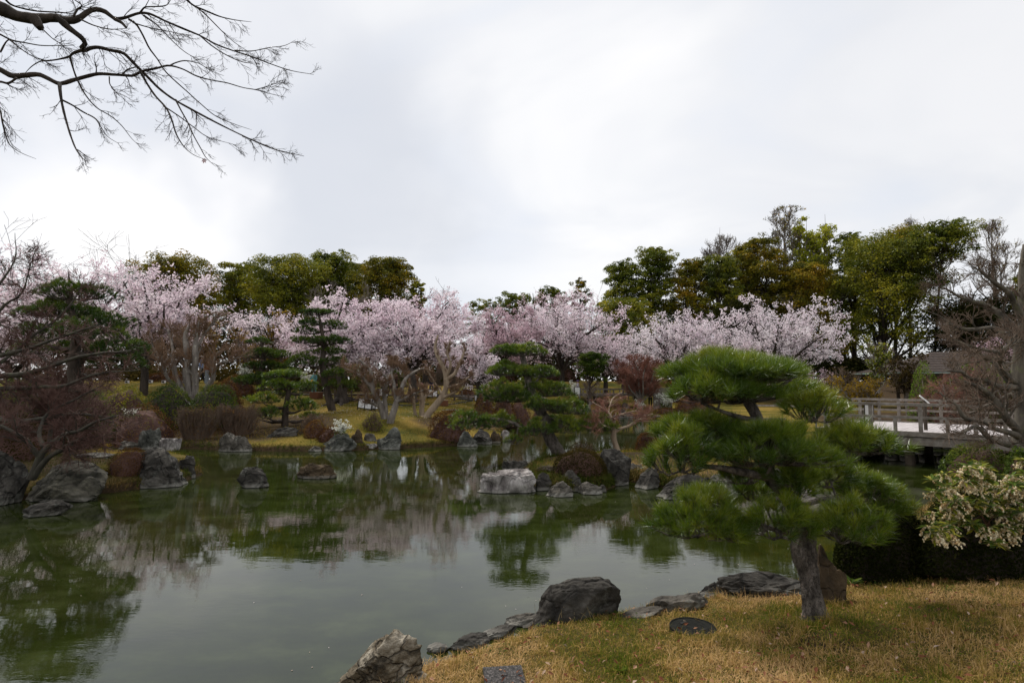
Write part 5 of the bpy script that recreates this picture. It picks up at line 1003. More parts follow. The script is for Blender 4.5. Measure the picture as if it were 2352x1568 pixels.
# white pieris at the right
def pieris(label, x0, x1, y0, y1, d, nb=90):
    b = stand(2300, d + 1.5); t = thing('pieris_bush', b, label, 'flowering shrub'); L = Mesh(); Fm = Mesh(); St = Mesh(); paths = []; nodes_ = []; flow = []
    for k in range(nb):
        u, v_ = rng.random(), rng.random() ** 1.1; px = x0 + (x1 - x0) * u; edge = 22 * math.sin(px * .05) + 14 * math.sin(px * .13)
        py = y0 + (y1 - y0) * v_ + edge; c = W(px, py, d + rng.uniform(-.15, .45)); nodes_.append((c, v_))
        s_ = b + np.array([rng.uniform(-.15, .15), rng.uniform(-.1, .1), 0]); m = s_ * .35 + c * .65; m[1] += .25; m[2] += .02
        if k % 9 == 0: paths.append([(*s_, .014), (*m, .008), (*c, .003)])
        else: paths.append([(*(c + (m - c) * .45 + rng.normal(size=3) * .03), .006), (*(c + (m - c) * .2), .004), (*c, .003)])
    P, R = limbs_from(paths, 8); St.tubes(P, R * .6, 4); St.build('stems', M_TWIG_DARK, t)
    for c, v_ in nodes_:
        for j in range(rng.integers(13, 20)):       # whorl of lance shaped leaves
            a = rng.uniform(0, 6.28); el = rng.uniform(-.5, .7); u = unit(np.array([math.cos(a), math.sin(a), el])); s = rng.uniform(.07, .11); w = unit(np.cross(u, [0, 0, 1.0]) + rng.normal(size=3) * .2) * s * .17; o = c + u * .008
            L.add([o, o + u * s * .45 + w + [0, 0, .003], o + u * s + [0, 0, -s * .12], o + u * s * .45 - w + [0, 0, .003]], [[0, 1, 2, 3]], rng.random())
        if rng.random() < .62:
            for j in range(rng.integers(4, 8)):   # hanging chains of bell flowers
                a = rng.uniform(0, 6.28); o = c + np.array([math.cos(a), math.sin(a), 0]) * .02; ln = rng.uniform(.06, .12); dr = unit(np.array([math.cos(a) * .8, math.sin(a) * .8, -rng.uniform(.4, 1.1)]))
                for q in np.linspace(.1, 1, 13): flow.append(o + dr * ln * q + rng.normal(size=3) * .007 + [0, 0, -.02 * q * q])
    L.build('leaves', leaf_mat('pieris leaves', [(0, (.03, .065, .006)), (.5, (.09, .14, .010)), (1, (.36, .33, .035))], gloss=.3), t)
    flow = np.array(flow); v, f = ICO[2]; v = v[:12] ; f0 = ico(0)[1]; v = ico(0)[0]; n = len(flow); vv = flow[:, None, :] + v[None] * (rng.uniform(.0065, .0105, n)[:, None, None]) * np.array([1, 1, 1.25]); ff = (f0[None] + (np.arange(n) * 12)[:, None, None]).reshape(-1, 3)
    Fm.add(vv.reshape(-1, 3), ff, np.repeat(rng.random(n), 20)); Fm.build('flowers', leaf_mat('cream bell flowers', [(0, (.46, .28, .12)), (.25, (.72, .58, .34)), (1, (.85, .78, .58))], trans=.25), t)['kind'] = 'stuff'
pieris('pieris bush hung with cream bell flowers at the right, in front of the dark hedge', 2132, 2460, 1080, 1232, 5.3, 190)

# dark bare maple filling the left edge
bare_tree('dark bare maple with a low fan of twigs, forking beside the left boulders', 90, 13.2, -120, 330, 740, barkm=M_BARK_MOSS, twig=M_TWIG_DARK, name='bare_maple', cat='maple', levels=(13, 10, 6), lens=(.34, .22, .13), tw=(.006, .0052, .0046), up=.0,
  paths=[tr([(72, 1100, 9), (88, 1060, 8), (100, 1034, 7), (130, 1008, 5), (175, 990, 4, -.3), (230, 965, 2.5, -.5), (290, 950, 1, -.6)], 13.2), tr([(76, 1095, 8), (96, 1066, 7), (112, 1048, 6), (150, 1030, 5), (190, 1010, 3.5), (240, 1000, 2), (275, 985, 1)], 13.2), tr([(88, 1062, 6), (98, 1025, 5), (90, 990, 4, .3), (110, 950, 3, .6), (170, 920, 2, .8), (240, 880, 1, 1)], 13.2),
         tr([(92, 1050, 6), (60, 1010, 5, -.2), (20, 985, 4, -.3), (-40, 970, 3, -.4)], 13.2)])
bare_tree('bare maple leaning in from beyond the left edge, its long boughs crossing the pine', -170, 14.5, -200, 330, 500, barkm=M_BARK_MOSS, twig=M_TWIG_DARK, name='bare_maple', cat='maple', levels=(12, 9, 5), lens=(.24, .16, .10), tw=(.008, .007, .006), up=.0,
  paths=[tr([(-170, 1050, 14), (-160, 900, 12), (-60, 868, 8), (30, 862, 6), (120, 840, 4.5, -.3), (210, 815, 3.5, -.5), (300, 805, 1.5, -.6)], 14.5), tr([(-165, 980, 10), (-60, 905, 7), (40, 890, 5), (130, 885, 4, -.3), (220, 860, 2.5, -.5), (320, 850, 1, -.6)], 14.5), tr([(-160, 900, 9), (-60, 780, 5), (0, 715, 3), (50, 670, 2.2, -.2), (66, 620, 1.2, -.3), (80, 575, .6, -.3)], 14.5),
         tr([(-160, 860, 8), (-60, 720, 4), (10, 640, 2.4, .3), (36, 590, 1.4, .4), (34, 535, .6, .5)], 14.5), tr([(-165, 960, 9), (-60, 960, 6, -.3), (60, 965, 4.5, -.5), (160, 950, 3.5, -.6), (260, 960, 1.4, -.7)], 14.5), tr([(-60, 868, 6), (20, 820, 4, .4), (90, 760, 3, .6), (160, 700, 2, .8), (190, 650, 1, .9)], 14.5), tr([(-160, 930, 8), (-50, 840, 6, -.5), (60, 800, 4, -.8), (150, 770, 3, -.9), (230, 745, 1.2, -1)], 14.5)])
# mossy bare tree at the right
bR = stand(2368, 10.6)
def q4(pts): return tr([(2009.7 + x * .1648, 775 + y * .1648, r, *(o,)) for x, y, r, o in pts], 10.6)
bare_tree('old mossy bare maple with long grey limbs reaching left over the bridge', 2368, 10.6, 2080, 2470, 560, barkm=bark('pale mossy bark', (.05, .043, .035), (.16, .14, .11), lichen=(.14, .14, .08)), twig=M_TWIG_BROWN, name='bare_maple', cat='maple', levels=(10, 8, 4), lens=(.36, .24, .14), tw=(.0065, .0052, .0042), up=.08,
  paths=[q4([(2150, 1900, 26, 0), (2110, 1500, 24, 0), (2100, 1000, 22, 0), (2080, 600, 20, 0), (2060, 200, 17, 0), (2090, -300, 12, 0), (2050, -800, 7, 0), (2080, -1300, 3, 0)]),
         q4([(2090, 760, 9, 0), (1980, 690, 8, 0), (1850, 690, 7, -.1), (1700, 670, 6.5, -.2), (1600, 620, 6, -.3), (1480, 590, 5, -.3), (1350, 570, 4.5, -.4), (1250, 490, 4, -.4), (1100, 470, 2.5, -.5), (950, 450, 1.2, -.5)]),
         q4([(2090, 720, 11, 0), (1960, 640, 10, .1), (1850, 540, 8, .2), (1750, 420, 7, .2), (1650, 300, 6.5, .3), (1560, 280, 6, .3), (1480, 260, 5.5, .3), (1400, 180, 5, .3), (1300, 120, 4, .3), (1180, 60, 3, .3), (980, 10, 1.5, .4)]),
         q4([(1980, 640, 6, 0), (1850, 520, 5.5, -.2), (1780, 400, 5, -.3), (1700, 260, 5, -.4), (1740, 200, 4.5, -.4), (1600, 180, 3.5, -.5), (1480, 160, 3, -.5), (1300, 100, 1.4, -.6)]),
         q4([(1740, 200, 4.5, -.4), (1850, 110, 4, -.4), (1950, 70, 3, -.4), (2060, 60, 2, -.3)]),
         q4([(2100, 1350, 10, 0), (1990, 1300, 9, 0), (1850, 1180, 8, -.2), (1750, 1000, 7.5, -.3), (1650, 860, 7, -.3), (1550, 760, 6, -.4), (1450, 690, 5, -.4), (1350, 640, 3.5, -.4), (1250, 610, 1.5, -.4)]),
         q4([(2100, 1430, 9, 0), (1990, 1380, 8, 0), (1800, 1300, 6.5, -.3), (1650, 1260, 5.5, -.5), (1540, 1190, 5, -.5), (1400, 1170, 4, -.6), (1250, 1120, 4, -.6), (1150, 960, 3.5, -.6), (1080, 880, 3, -.6), (1010, 850, 2, -.6), (900, 760, 1, -.6)]),
         q4([(2110, 1600, 9, 0), (1990, 1540, 8, -.2), (1850, 1490, 7, -.4), (1700, 1440, 6, -.5), (1550, 1370, 5, -.6), (1430, 1250, 4, -.6), (1200, 1330, 2, -.7), (1000, 1280, 1, -.7)]),
         q4([(2060, 100, 12, 0), (1900, -150, 9, .2), (1750, -330, 7, .3), (1560, -450, 6, .4), (1350, -520, 4.5, .4), (1150, -600, 3, .5), (950, -700, 1.5, .5)]), q4([(2090, 250, 10, 0), (1850, 0, 8, .5), (1650, -120, 6, .7), (1400, -100, 5, .8), (1150, -150, 3.5, .9), (900, -300, 2, .9), (700, -380, 1, .9)]),
         q4([(2070, -200, 9, 0), (1900, -550, 6, -.2), (1700, -750, 4, -.3), (1500, -900, 2, -.3), (1350, -1000, 1, -.3)]), q4([(2100, 900, 8, 0), (1900, 800, 6, .6), (1700, 900, 5, .9), (1500, 1000, 4, 1.1), (1300, 1050, 2.5, 1.2), (1100, 1000, 1, 1.2)])])
bare_tree('reddish twiggy shrub tree screening the garden house', 2200, 24, 2110, 2300, 800, twig=M_TWIG_RED, barkm=M_BARK_GREY, levels=(10, 9, 5), r0=.06, tw=(.010, .009, .008), limbs=12, upright=.1, up=.05)
bare_tree('brown twiggy shrub tree at the right end of the bridge', 2290, 22, 2215, 2390, 780, twig=M_TWIG_BROWN, barkm=M_BARK_GREY, levels=(10, 9, 5), r0=.06, tw=(.010, .009, .008), limbs=12, upright=.1, up=.05, leaf='lime', nleaf=1500, lsize=.07)
bare_tree('small tree with fresh green leaves before the garden house eave', 2120, 27, 2070, 2180, 826, twig=M_TWIG_BROWN, barkm=M_BARK_GREY, levels=(9, 8, 4), r0=.06, tw=(.011, .010, .008), limbs=10, upright=.1, up=.05, leaf='lime', nleaf=2200, lsize=.09)
bare_tree('wide brownish shrub tree hiding the middle of the garden house roof', 2250, 29, 2140, 2370, 786, twig=M_TWIG_GREY, barkm=M_BARK_GREY, levels=(11, 9, 5), r0=.07, tw=(.012, .010, .009), limbs=13, upright=.1, up=.05, leaf='moss', nleaf=4500, lsize=.09)
for q in [('dark green bush on the left bank at the left edge', -30, 110, 872, 945, 24), ('dark green bush behind the first long bough at the left', 90, 200, 862, 930, 25.5)]:
    shrub(q[0], q[1], q[2], q[3], q[4], 'hedge', d=q[5], n=4200, size=.085, group=GS, rough=.22, coremat=M_BARK_DARK)
# old cherry trunk bases on the lawn
def stump(label, px0, px1, yt, yb, d, roots=5):
    b = stand((px0 + px1) / 2, d); r = S(px1 - px0, d) / 2; h = S(yb - yt, d); t = thing('old_cherry_trunk', b, label, 'tree trunk', 'old dark cherry trunks on the lawn'); M = Mesh()
    P = [[(*b + np.array([0, 0, -.2]), r * 1.25) if False else (b[0], b[1], b[2] - .2, r * 1.15), (b[0], b[1], b[2] + h * .3, r * .8), (b[0] + .05, b[1], b[2] + h, r * .62), (b[0] - .2, b[1] + .2, b[2] + h * 1.8, r * .5)]]
    p_, r_ = limbs_from(P, 12); M.tubes(p_, r_ * (1 + .08 * fbm(p_ * 4, 2, 2)), 12)
    Q = []
    for k in range(roots):
        a = rng.uniform(0, 6.28); e_ = b[:2] + np.array([math.cos(a), math.sin(a)]) * r * rng.uniform(2.2, 3.6); m = (b[:2] + e_) / 2
        Q.append([(b[0], b[1], b[2] + .3, r * .5), (*m, float(height(*m[:, None])[0]) + .06, r * .28), (*e_, float(height(*e_[:, None])[0]), r * .10)])
    p_, r_ = limbs_from(Q, 8); M.build('trunk', M_BARK_DARK, t, smooth=True); R_ = Mesh(); R_.tubes(p_, r_, 6); R_.build('roots', M_BARK_DARK, t, smooth=True)
stump('broad dark cherry trunk with flaring roots right of the leaning pine', 768, 802, 880, 926, 35)
stump('dark leaning cherry trunk with roots behind the pale crape myrtle', 932, 962, 884, 926, 35.5)

# ------------------------------------------------------------------ paper lanterns and lamp boxes
M_PAPER = flat_mat('white lantern paper', (.78, .78, .80), rough=.8, var=.04); M_BLACK = flat_mat('black painted wood', (.015, .013, .012), rough=.5)
M_BOXW = surf_mat('red brown stained plywood', [(.3, (.09, .035, .018)), (.7, (.17, .07, .035))], scale=5, stretch=(1, 1, 4), bump=.2)
def lantern(label, px, d, w, h, rz, bays=1, tilt=0.0, depth=None, cat='lantern'):
    b = stand(px, d); t = thing('paper_lantern', b, label, cat, 'white paper garden lanterns'); D_ = depth or w / bays; ca, sa = math.cos(rz), math.sin(rz); X = np.array([ca, sa * 1.0, tilt]); X /= np.linalg.norm(X); Y = unit(np.cross([0, 0, 1], X)); Z = np.cross(X, Y); A = np.array([X, Y, Z]); o = b + np.array([0, 0, h * .5 + .10])
    p = .022
    def B(name, c, hh, m):
        M = Mesh(); M.box(o + np.array(c) @ A, hh, axes=A); return M.build(name, m, t)
    for i in range(bays + 1):
        x = -w / 2 + w * i / bays
        for y in (-D_ / 2, D_ / 2): B('frame_post', (x, y, -.04), (p, p, h / 2 + .09), M_BLACK)
    for i in range(bays):
        x = -w / 2 + w * (i + .5) / bays
        for y in (-D_ / 2, D_ / 2): B('paper_panel', (x, y, 0), (w / bays / 2 - p * 1.15, .008, h / 2 - .02), M_PAPER)
    for x in (-w / 2, w / 2): B('paper_panel', (x, 0, 0), (.008, D_ / 2 - p * 1.15, h / 2 - .02), M_PAPER)
    for z in (-h / 2, h / 2):
        for y in (-D_ / 2, D_ / 2): B('frame_rail', (0, y, z), (w / 2 - .03 + .003, .016, .02), M_BLACK)
        for x in (-w / 2, w / 2): B('frame_rail', (x, 0, z), (.016, D_ / 2 - p * 1.1, .02), M_BLACK)
    B('lid', (0, 0, h / 2 + .004), (w / 2 - p * 1.1, D_ / 2 - p * 1.2, .006), M_PAPER); return t
dl = 31.5
lantern('long paper lantern with two panes, tilted on the slope left of the grey crape myrtle', 843, dl, .82, .50, math.radians(-14), 2, -.12, depth=.36)
lantern('smaller paper lantern at the right end of the tilted row, partly behind a trunk', 868, dl - .1, .42, .46, math.radians(35), 1, -.10)
lantern('paper lantern standing by the path behind the grey crape myrtles', 879, 37.5, .46, .50, math.radians(-32), 1)
lantern('paper lantern by the path left of the tan leaning trunk', 993, 38, .46, .48, math.radians(-35), 1)
lantern('paper lantern beside the young cherry trunk', 1101, 38.5, .46, .36, math.radians(30), 1)
lantern('tall paper lantern standing on the lawn right of the young cherry', 1105, 41.5, .28, .55, math.radians(10), 1)
for l, px, pyb, w in [('first small white ground lamp from the left on the left lawn', 292, 862, 8), ('second small white ground lamp on the left lawn', 346, 872, 8), ('third small white ground lamp on the left lawn', 376, 872, 8), ('fourth small white ground lamp, behind the crape myrtle', 434, 880, 8)]:
    b = stand(px, 38.5); M = Mesh(); M.box((0, 0, .12), (.10, .08, .09)); M.box((0, 0, .02), (.03, .03, .02), mat=1); M.box((0, -.083, .12), (.07, .004, .06), mat=1)
    M.v = [v + np.array(b, np.float32) for v in M.v]; o = M.build('ground_lamp', [M_PAPER, M_BLACK], base=b); tag(o, l, 'lamp', 'small white ground lamps')
def lampbox(label, px, py, w, h):
    b = hit(px, py); s = b[1] / F; t = thing('wooden_lamp_box', b, label, 'wooden box', 'brown wooden lamp boxes'); w *= s; h *= s; rz = math.radians(-20); ca, sa = math.cos(rz), math.sin(rz); A = np.array([[ca, sa, 0], [-sa, ca, 0], [0, 0, 1]])
    for n_, c, hh in [('side', (0, -w * .32, h / 2), (w / 2, .012, h / 2)), ('side', (0, w * .32, h / 2), (w / 2, .012, h / 2)), ('side', (-w / 2 + .012, 0, h / 2), (.012, w * .32 - .014, h / 2)), ('side', (w / 2 - .012, 0, h / 2), (.012, w * .32 - .014, h / 2)), ('floor_board', (0, 0, .02), (w / 2 - .03, w * .3, .012)), ('flap', (0, w * .30, h * 1.06), (w / 2 - .02, w * .22, .008))]:
        M = Mesh(); M.box(b + np.array(c) @ A, hh, axes=A); M.build(n_, M_BOXW if n_ != 'flap' else flat_mat('pale board', (.42, .33, .24)), t)
lampbox('brown wooden box at the feet of the person in cyan', 726, 915, 24, 14)
lampbox('brown wooden box with a pale flap under the tan leaning trunk', 1019, 932, 17, 12)
# cable coil
M = Mesh(); b = hit(1030, 942); 
for r0, z_, cx in ((.32, .02, 0), (.26, .04, .12), (.5, .02, .45)):
    a = np.linspace(0, 6.0, 40); P = b + np.stack([np.cos(a) * r0 + cx, np.sin(a) * r0 * .8, 0 * a + z_ + .01 * np.sin(a * 3)], -1); M.tubes(P[None], np.full((1, 40), .012), 4)
tag(M.build('cable_coil', flat_mat('grey rubber cable', (.16, .18, .16)), base=b), 'loops of grey cable lying on the lawn below the brown box', 'cable')
for l, a, c_ in [('dark hose running across the lawn behind the crape myrtles', [(800, 918), (860, 926), (930, 932), (985, 929)], (.02, .03, .025)), ('dark hose on the lawn right of the brown box', [(1028, 930), (1060, 925), (1085, 921)], (.03, .035, .03))]:
    P = np.array([hit(*q) + [0, 0, .03] for q in a]); P = resample(P, 24); P[:, 2] = height(P[:, 0], P[:, 1]) + .03; M = Mesh(); M.tubes(P[None], np.full((1, 24), .035), 5); tag(M.build('garden_hose', flat_mat('dark hose', c_), base=P[0]), l, 'hose')
M = Mesh(); a_, b_ = hit(1124, 934), hit(1146, 944); M.beam(a_ + [0, 0, .06], b_ + [0, 0, .06], .14, .10); tag(M.build('timber_plank', flat_mat('pale timber', (.32, .25, .18)), base=a_), 'pale plank lying on the grass beside the young cherry trunk', 'plank')

# signboard like a little house
def signboard():
    b = stand(481, 36); b[2] = W(481, 878, 36)[2]; t = thing('signboard', b, 'small roofed wooden signboard on two posts beside the person in the blue shirt', 'signboard'); s = 36 / F
    M = Mesh(); M.box(b + [0, 0, 35 * s], (12 * s, .06, 11 * s)); M.build('board', surf_mat('red brown boards', [(.3, (.12, .04, .018)), (.7, (.24, .085, .035))], scale=3, stretch=(1, 1, 6), bump=.3), t)
    for x in (-7 * s, 7 * s): M = Mesh(); M.box(b + [x, .02, 10 * s], (.05, .05, 14 * s)); M.build('post', M_BARK_GREY, t)
    for q in (-1, 1): M = Mesh(); M.beam(b + [0, 0, 52.5 * s], b + [q * 16 * s, 0, 45 * s], .5, .05); M.build('roof_slope', M_BARK_GREY, t)
    M = Mesh(); M.add([b + [-12 * s, -.062, 46.2 * s], b + [12 * s, -.062, 46.2 * s], b + [0, -.062, 51 * s]], [[0, 1, 2]]); M.build('gable_board', bpy.data.materials['red brown boards'], t)
    for q in (-1, 1): M = Mesh(); M.box(b + [q * 12.7 * s, -.03, 35 * s], (.02, .05, 11.5 * s)); M.build('edge_strip', flat_mat('pale strip', (.5, .42, .3)), t)
signboard()
M = Mesh(); b = stand(463 + 8, 35.5); b[2] = W(472, 878, 35.5)[2]; M.box(b + [.1, 0, .35], (.09, .09, .42)); tag(M.build('grey_post', flat_mat('grey painted post', (.16, .18, .20)), base=b), 'short grey bollard between the person in blue and the signboard', 'bollard')

# rope fence along the path
M_POST = surf_mat('fence post wood', [(.3, (.05, .037, .028)), (.7, (.13, .10, .075))], scale=8, bump=.4); M_ROPE = flat_mat('straw rope', (.22, .13, .07))
GF = 'low rope fence posts along the path'; fp = []
for i_, (px, d_, l) in enumerate([(556, 36, 'behind the green dome, leftmost of the rope fence'), (607, 36.3, 'under the dark pine'), (680, 36.6, 'behind the yellow green pine'), (722, 36.8, 'beside the person in cyan'), (770, 37, 'between the leaning pine and the broad cherry trunk'), (808, 37.2, 'right of the broad cherry trunk'), (845, 37.4, 'above the tilted lantern row'), (915, 37.8, 'behind the forked crape myrtle'), (984, 38.2, 'left of the lantern by the tan trunk'), (1044, 37.2, 'right of the tan trunk above the brown box'), (1061, 40.5, 'on the far side of the path'), (1076, 37.6, 'by the stone steps near the young cherry')]):
    b = stand(px, d_); t = thing('fence_post', b, 'low wooden fence post ' + l, 'fence post', GF); M = Mesh(); M.tubes(np.array([[b + [0, 0, -.1], b + [0, 0, .25], b + [0, 0, .52]]]), np.array([[.06, .058, .055]]), 8); M.build('post_shaft', M_POST, t, smooth=True); fp.append(b)
P = []
for a_, b_ in zip(fp[:9], fp[1:10]):
    u = np.linspace(0, 1, 8)[:, None]; P.append(a_ * (1 - u) + b_ * u + [0, 0, .42] - np.array([0, 0, .06]) * (4 * u * (1 - u)))
M = Mesh(); M.tubes(np.array(P), np.full((9, 8), .016), 4); tag(M.build('fence_rope', M_ROPE, base=fp[0]), 'thin straw rope strung along the low posts by the path', 'rope')
for l, k_ in (('dark timber kerb on the near side of the garden path', 0), ('dark timber kerb on the far side of the garden path', 4)):
    r_ = prow[k_][2:-2]; M = Mesh(); M.tubes((r_ + [0, 0, .03])[None], np.full((1, len(r_)), .055), 4); tag(M.build('path_kerb', M_DARKWOOD, base=r_[0]), l, 'kerb')
for i_, (px, py, l) in enumerate([(1052, 912, 'upper grey stone step by the rope fence'), (1068, 918, 'lower grey stone step by the rope fence')]):
    b = hit(px, py); v, f = ICO[3]; v = np.sign(v) * np.abs(v) ** .5; M = Mesh(); M.add(b + v * np.array([.55, .3, .12]) * (1 + .05 * fbm(v * 3, 2, i_))[:, None], f); tag(M.build('stone_step', M_ROCK['dark'], base=b, smooth=True), l, 'stone step')
# ------------------------------------------------------------------ timber bridge at the right
M_WOOD = surf_mat('silvered timber', [(.3, (.11, .09, .07)), (.5, (.19, .165, .14)), (.7, (.29, .26, .235))], scale=5, stretch=(1, 1, 1), bump=.5, dist=.006, bscale=40)
M_DECK = surf_mat('pale grey deck board', [(.3, (.34, .31, .31)), (.7, (.56, .53, .53))], scale=2.2, bump=.3, dist=.005, bscale=30)
ZD = 1.12; A0 = np.array([12.2, 19.85]); dirb = unit(np.array([.735, -.678])); nrm = np.array([.678, .735]); Wd = 5.4; LB = 14.0
def bp3(s, n, z): p = A0 + dirb * s + nrm * n; return np.array([p[0], p[1], z])
br = thing('timber_bridge', bp3(3, 2, .3), 'broad grey timber footbridge with post and rail sides at the right', 'bridge')
AX = np.array([[*dirb, 0], [*nrm, 0], [0, 0, 1]])
def BB(name, s0, s1, n0, n1, z0, z1, m=None):
    M = Mesh(); c = bp3((s0 + s1) / 2, (n0 + n1) / 2, (z0 + z1) / 2); M.box(c, ((s1 - s0) / 2, (n1 - n0) / 2, (z1 - z0) / 2), axes=AX); return M.build(name, m or M_WOOD, br)
s_ = -1.5; pw = .145
nd = 0
while s_ < LB - 3: BB('deck_board', s_ + .006, s_ + pw - .006, .16, Wd - .16, ZD - .05 + .002 * math.sin(nd * 1.7), ZD + .002 * math.sin(nd * 1.7), M_DECK); s_ += pw; nd += 1
for n_ in (0.0, Wd):
    sg = -1 if n_ == 0 else 1
    BB('edge_beam', -1.5, LB, n_ - .10, n_ + .14, ZD - .13, ZD + .02)
    BB('girder', -1.5, 4.96 + .0, n_ - .02, n_ + .20, ZD - .42, ZD - .165); BB('girder', 4.975, LB, n_ - .02, n_ + .20, ZD - .42, ZD - .165)
    BB('top_rail', -1.5, 3.30, n_ - .055, n_ + .095, ZD + .86, ZD + .955); BB('top_rail', 3.31, 8, n_ - .055, n_ + .095, ZD + .86, ZD + .955); BB('top_rail', 8.01, LB, n_ - .055, n_ + .095, ZD + .86, ZD + .955)
    BB('middle_rail', -1.5, LB, n_ - .035, n_ + .075, ZD + .44, ZD + .525)
    s_ = -1.2; k_ = 0
    while s_ < LB:
        if k_ % 2 == 0: BB('rail_post', s_ - .055, s_ + .055, n_ - .035 - .003, n_ + .075 + .003, ZD + .021, ZD + .86)
        else: BB('short_post', s_ - .05, s_ + .05, n_ - .03, n_ + .07, ZD + .021, ZD + .44)
        s_ += .70; k_ += 1
for s_ in (1.2, 5.2, 9.2): BB('cross_beam', s_ - .12, s_ + .12, .05, Wd - .05, ZD - .68, ZD - .43, M_DARKWOOD)
for s_ in (1.2, 5.2, 9.2):
    for n_ in (.5, Wd - .5): BB('pile', s_ - .13, s_ + .13, n_ - .13, n_ + .13, -.6, ZD - .685, M_DARKWOOD)
# landing and end rails at the left
ld = thing('bridge_landing_fence', bp3(-1.8, 3, ZD - .6), 'timber rail fence turning off at the left end of the bridge', 'fence')
def BL(name, a, b, w, h):
    M = Mesh(); M.beam(a, b, w, h); return M.build(name, M_WOOD, ld)
p0 = bp3(-1.75, 3.6, ZD); p1 = bp3(-3.6, 6.2, ZD - .05); p2 = bp3(-7.0, 8.0, ZD - .15)
for a_, b_ in ((p0, p1), (p1, p2)):
    BL('top_rail', a_ + [0, 0, 1.0], b_ + [0, 0, 1.0], .12, .09); BL('middle_rail', a_ + [0, 0, .55], b_ + [0, 0, .55], .09, .09)
for a_ in (p0, (p0 + p1) / 2, p1, (p1 + p2) / 2): BL('rail_post', a_ + [0, 0, -.7], a_ + [0, 0, .95], .12, .12)
# stone faced abutments under the bridge
ab_ = thing('bridge_abutment', bp3(.2, 2.5, 0), 'dark stone wall under the left end of the bridge', 'retaining wall')
rw = np.random.default_rng(5)
for row in range(2):
    n_ = -.1
    while n_ < Wd + .2:
        w_ = rw.uniform(.5, .9); M = Mesh(); v, f = ICO[2]; v = np.sign(v) * np.abs(v) ** .45; v = v * (1 + .05 * fbm(v * 2 + n_, 2, row))[:, None]
        M.add(bp3(-.75 + .06 * row, n_ + w_ / 2, .12 + .36 * row) + (v * np.array([.25, w_ / 2 * .97, .19])) @ AX, f); M.build('stone', M_ROCK['dark'], ab_, smooth=True); n_ += w_
ab_ = thing('retaining_wall', bp3(4, Wd + 1.3, 0), 'dark stone wall across the channel on the far side below the bridge', 'retaining wall')
for row in range(3):
    s_ = -.6 - .2 * row
    while s_ < 10:
        w_ = rw.uniform(.5, .95); M = Mesh(); v, f = ICO[2]; v = np.sign(v) * np.abs(v) ** .45; v = v * (1 + .06 * fbm(v * 2 + s_, 2, row))[:, None]
        M.add(bp3(s_ + w_ / 2, Wd + 1.3 + .05 * row, .1 + .34 * row) + (v * np.array([w_ / 2 * .97, .25, .18])) @ AX, f); M.build('stone', M_ROCK['dark'], ab_, smooth=True); s_ += w_
# traffic cone with its board, notices, fire point
M_RED = flat_mat('red plastic', (.62, .03, .025), rough=.45, var=.05); M_SIGNW = flat_mat('white sign face', (.75, .75, .73), var=.03); M_GREYP = flat_mat('grey plastic', (.22, .23, .25), var=.05)
cb = bp3(5.05, 3.1, ZD); t = thing('traffic_cone', cb, 'red traffic cone standing on the bridge deck', 'traffic cone')
M = Mesh(); M.tubes(np.array([[cb + [0, 0, .03], cb + [0, 0, .35], cb + [0, 0, .70]]]), np.array([[.13, .085, .03]]), 16); M.build('cone', M_RED, t, smooth=True); M = Mesh(); M.box(cb + [0, 0, .015], (.2, .2, .015), axes=AX); M.build('base', M_RED, t)
cb = bp3(5.65, 2.75, ZD); t = thing('notice_stand', cb, 'small grey notice stand beside the red cone on the bridge', 'sign')
M = Mesh(); M.box(cb + [0, 0, .48], (.17, .015, .16)); M.build('panel', M_GREYP, t)
for x in (-.14, .14): M = Mesh(); M.box(cb + [x, .02, .22], (.012, .012, .22)); M.build('leg', M_GREYP, t)
c_ = bp3(.05, .55, ZD); t = thing('notice_board', c_, 'white paper notice on a brown board leaning by the left rail of the bridge', 'sign'); X = unit(np.array([.9, -.4, 0.0])); Z = unit(np.array([-.15, -.1, 1.0])); Y = np.cross(Z, X); Z = np.cross(X, Y); A = np.array([X, Y, Z])
M = Mesh(); M.box(c_ + [0, 0, .55], (.15, .015, .32), axes=A); M.build('board', M_DARKWOOD, t); M = Mesh(); M.box(c_ + [0, 0, .56] - Y * .02 * np.sign(Y[1]), (.12, .004, .28), axes=A); M.build('paper', M_SIGNW, t)
c_ = bp3(1.6, 1.3, ZD); t = thing('lectern_sign', c_, 'slanted white information panel rising above the bridge rail', 'sign'); M = Mesh(); M.box(c_ + [0, 0, 1.02], (.24, .02, .02), axes=np.array([unit(np.array([.8, -.1, -.75])), [0, 1, 0], unit(np.array([.75, 0, .8]))])); M.build('panel', M_SIGNW, t); M = Mesh(); M.box(c_ + [0, .04, .52], (.04, .04, .52)); M.build('post', M_DARKWOOD, t)
c_ = p1 + np.array([.35, -.3, .0]); t = thing('blue_notice', c_, 'blue and white notice fixed on a pole behind the bridge rail', 'sign'); M = Mesh(); M.box(c_ + [0, 0, .70], (.12, .015, .18)); M.build('blue_panel', flat_mat('blue print', (.05, .22, .45)), t); M = Mesh(); M.box(c_ + [0, 0, .99], (.12, .015, .09)); M.build('white_panel', M_SIGNW, t); M = Mesh(); M.box(c_ + [0, .04, .2], (.025, .02, .9)); M.build('pole', M_GREYP, t)

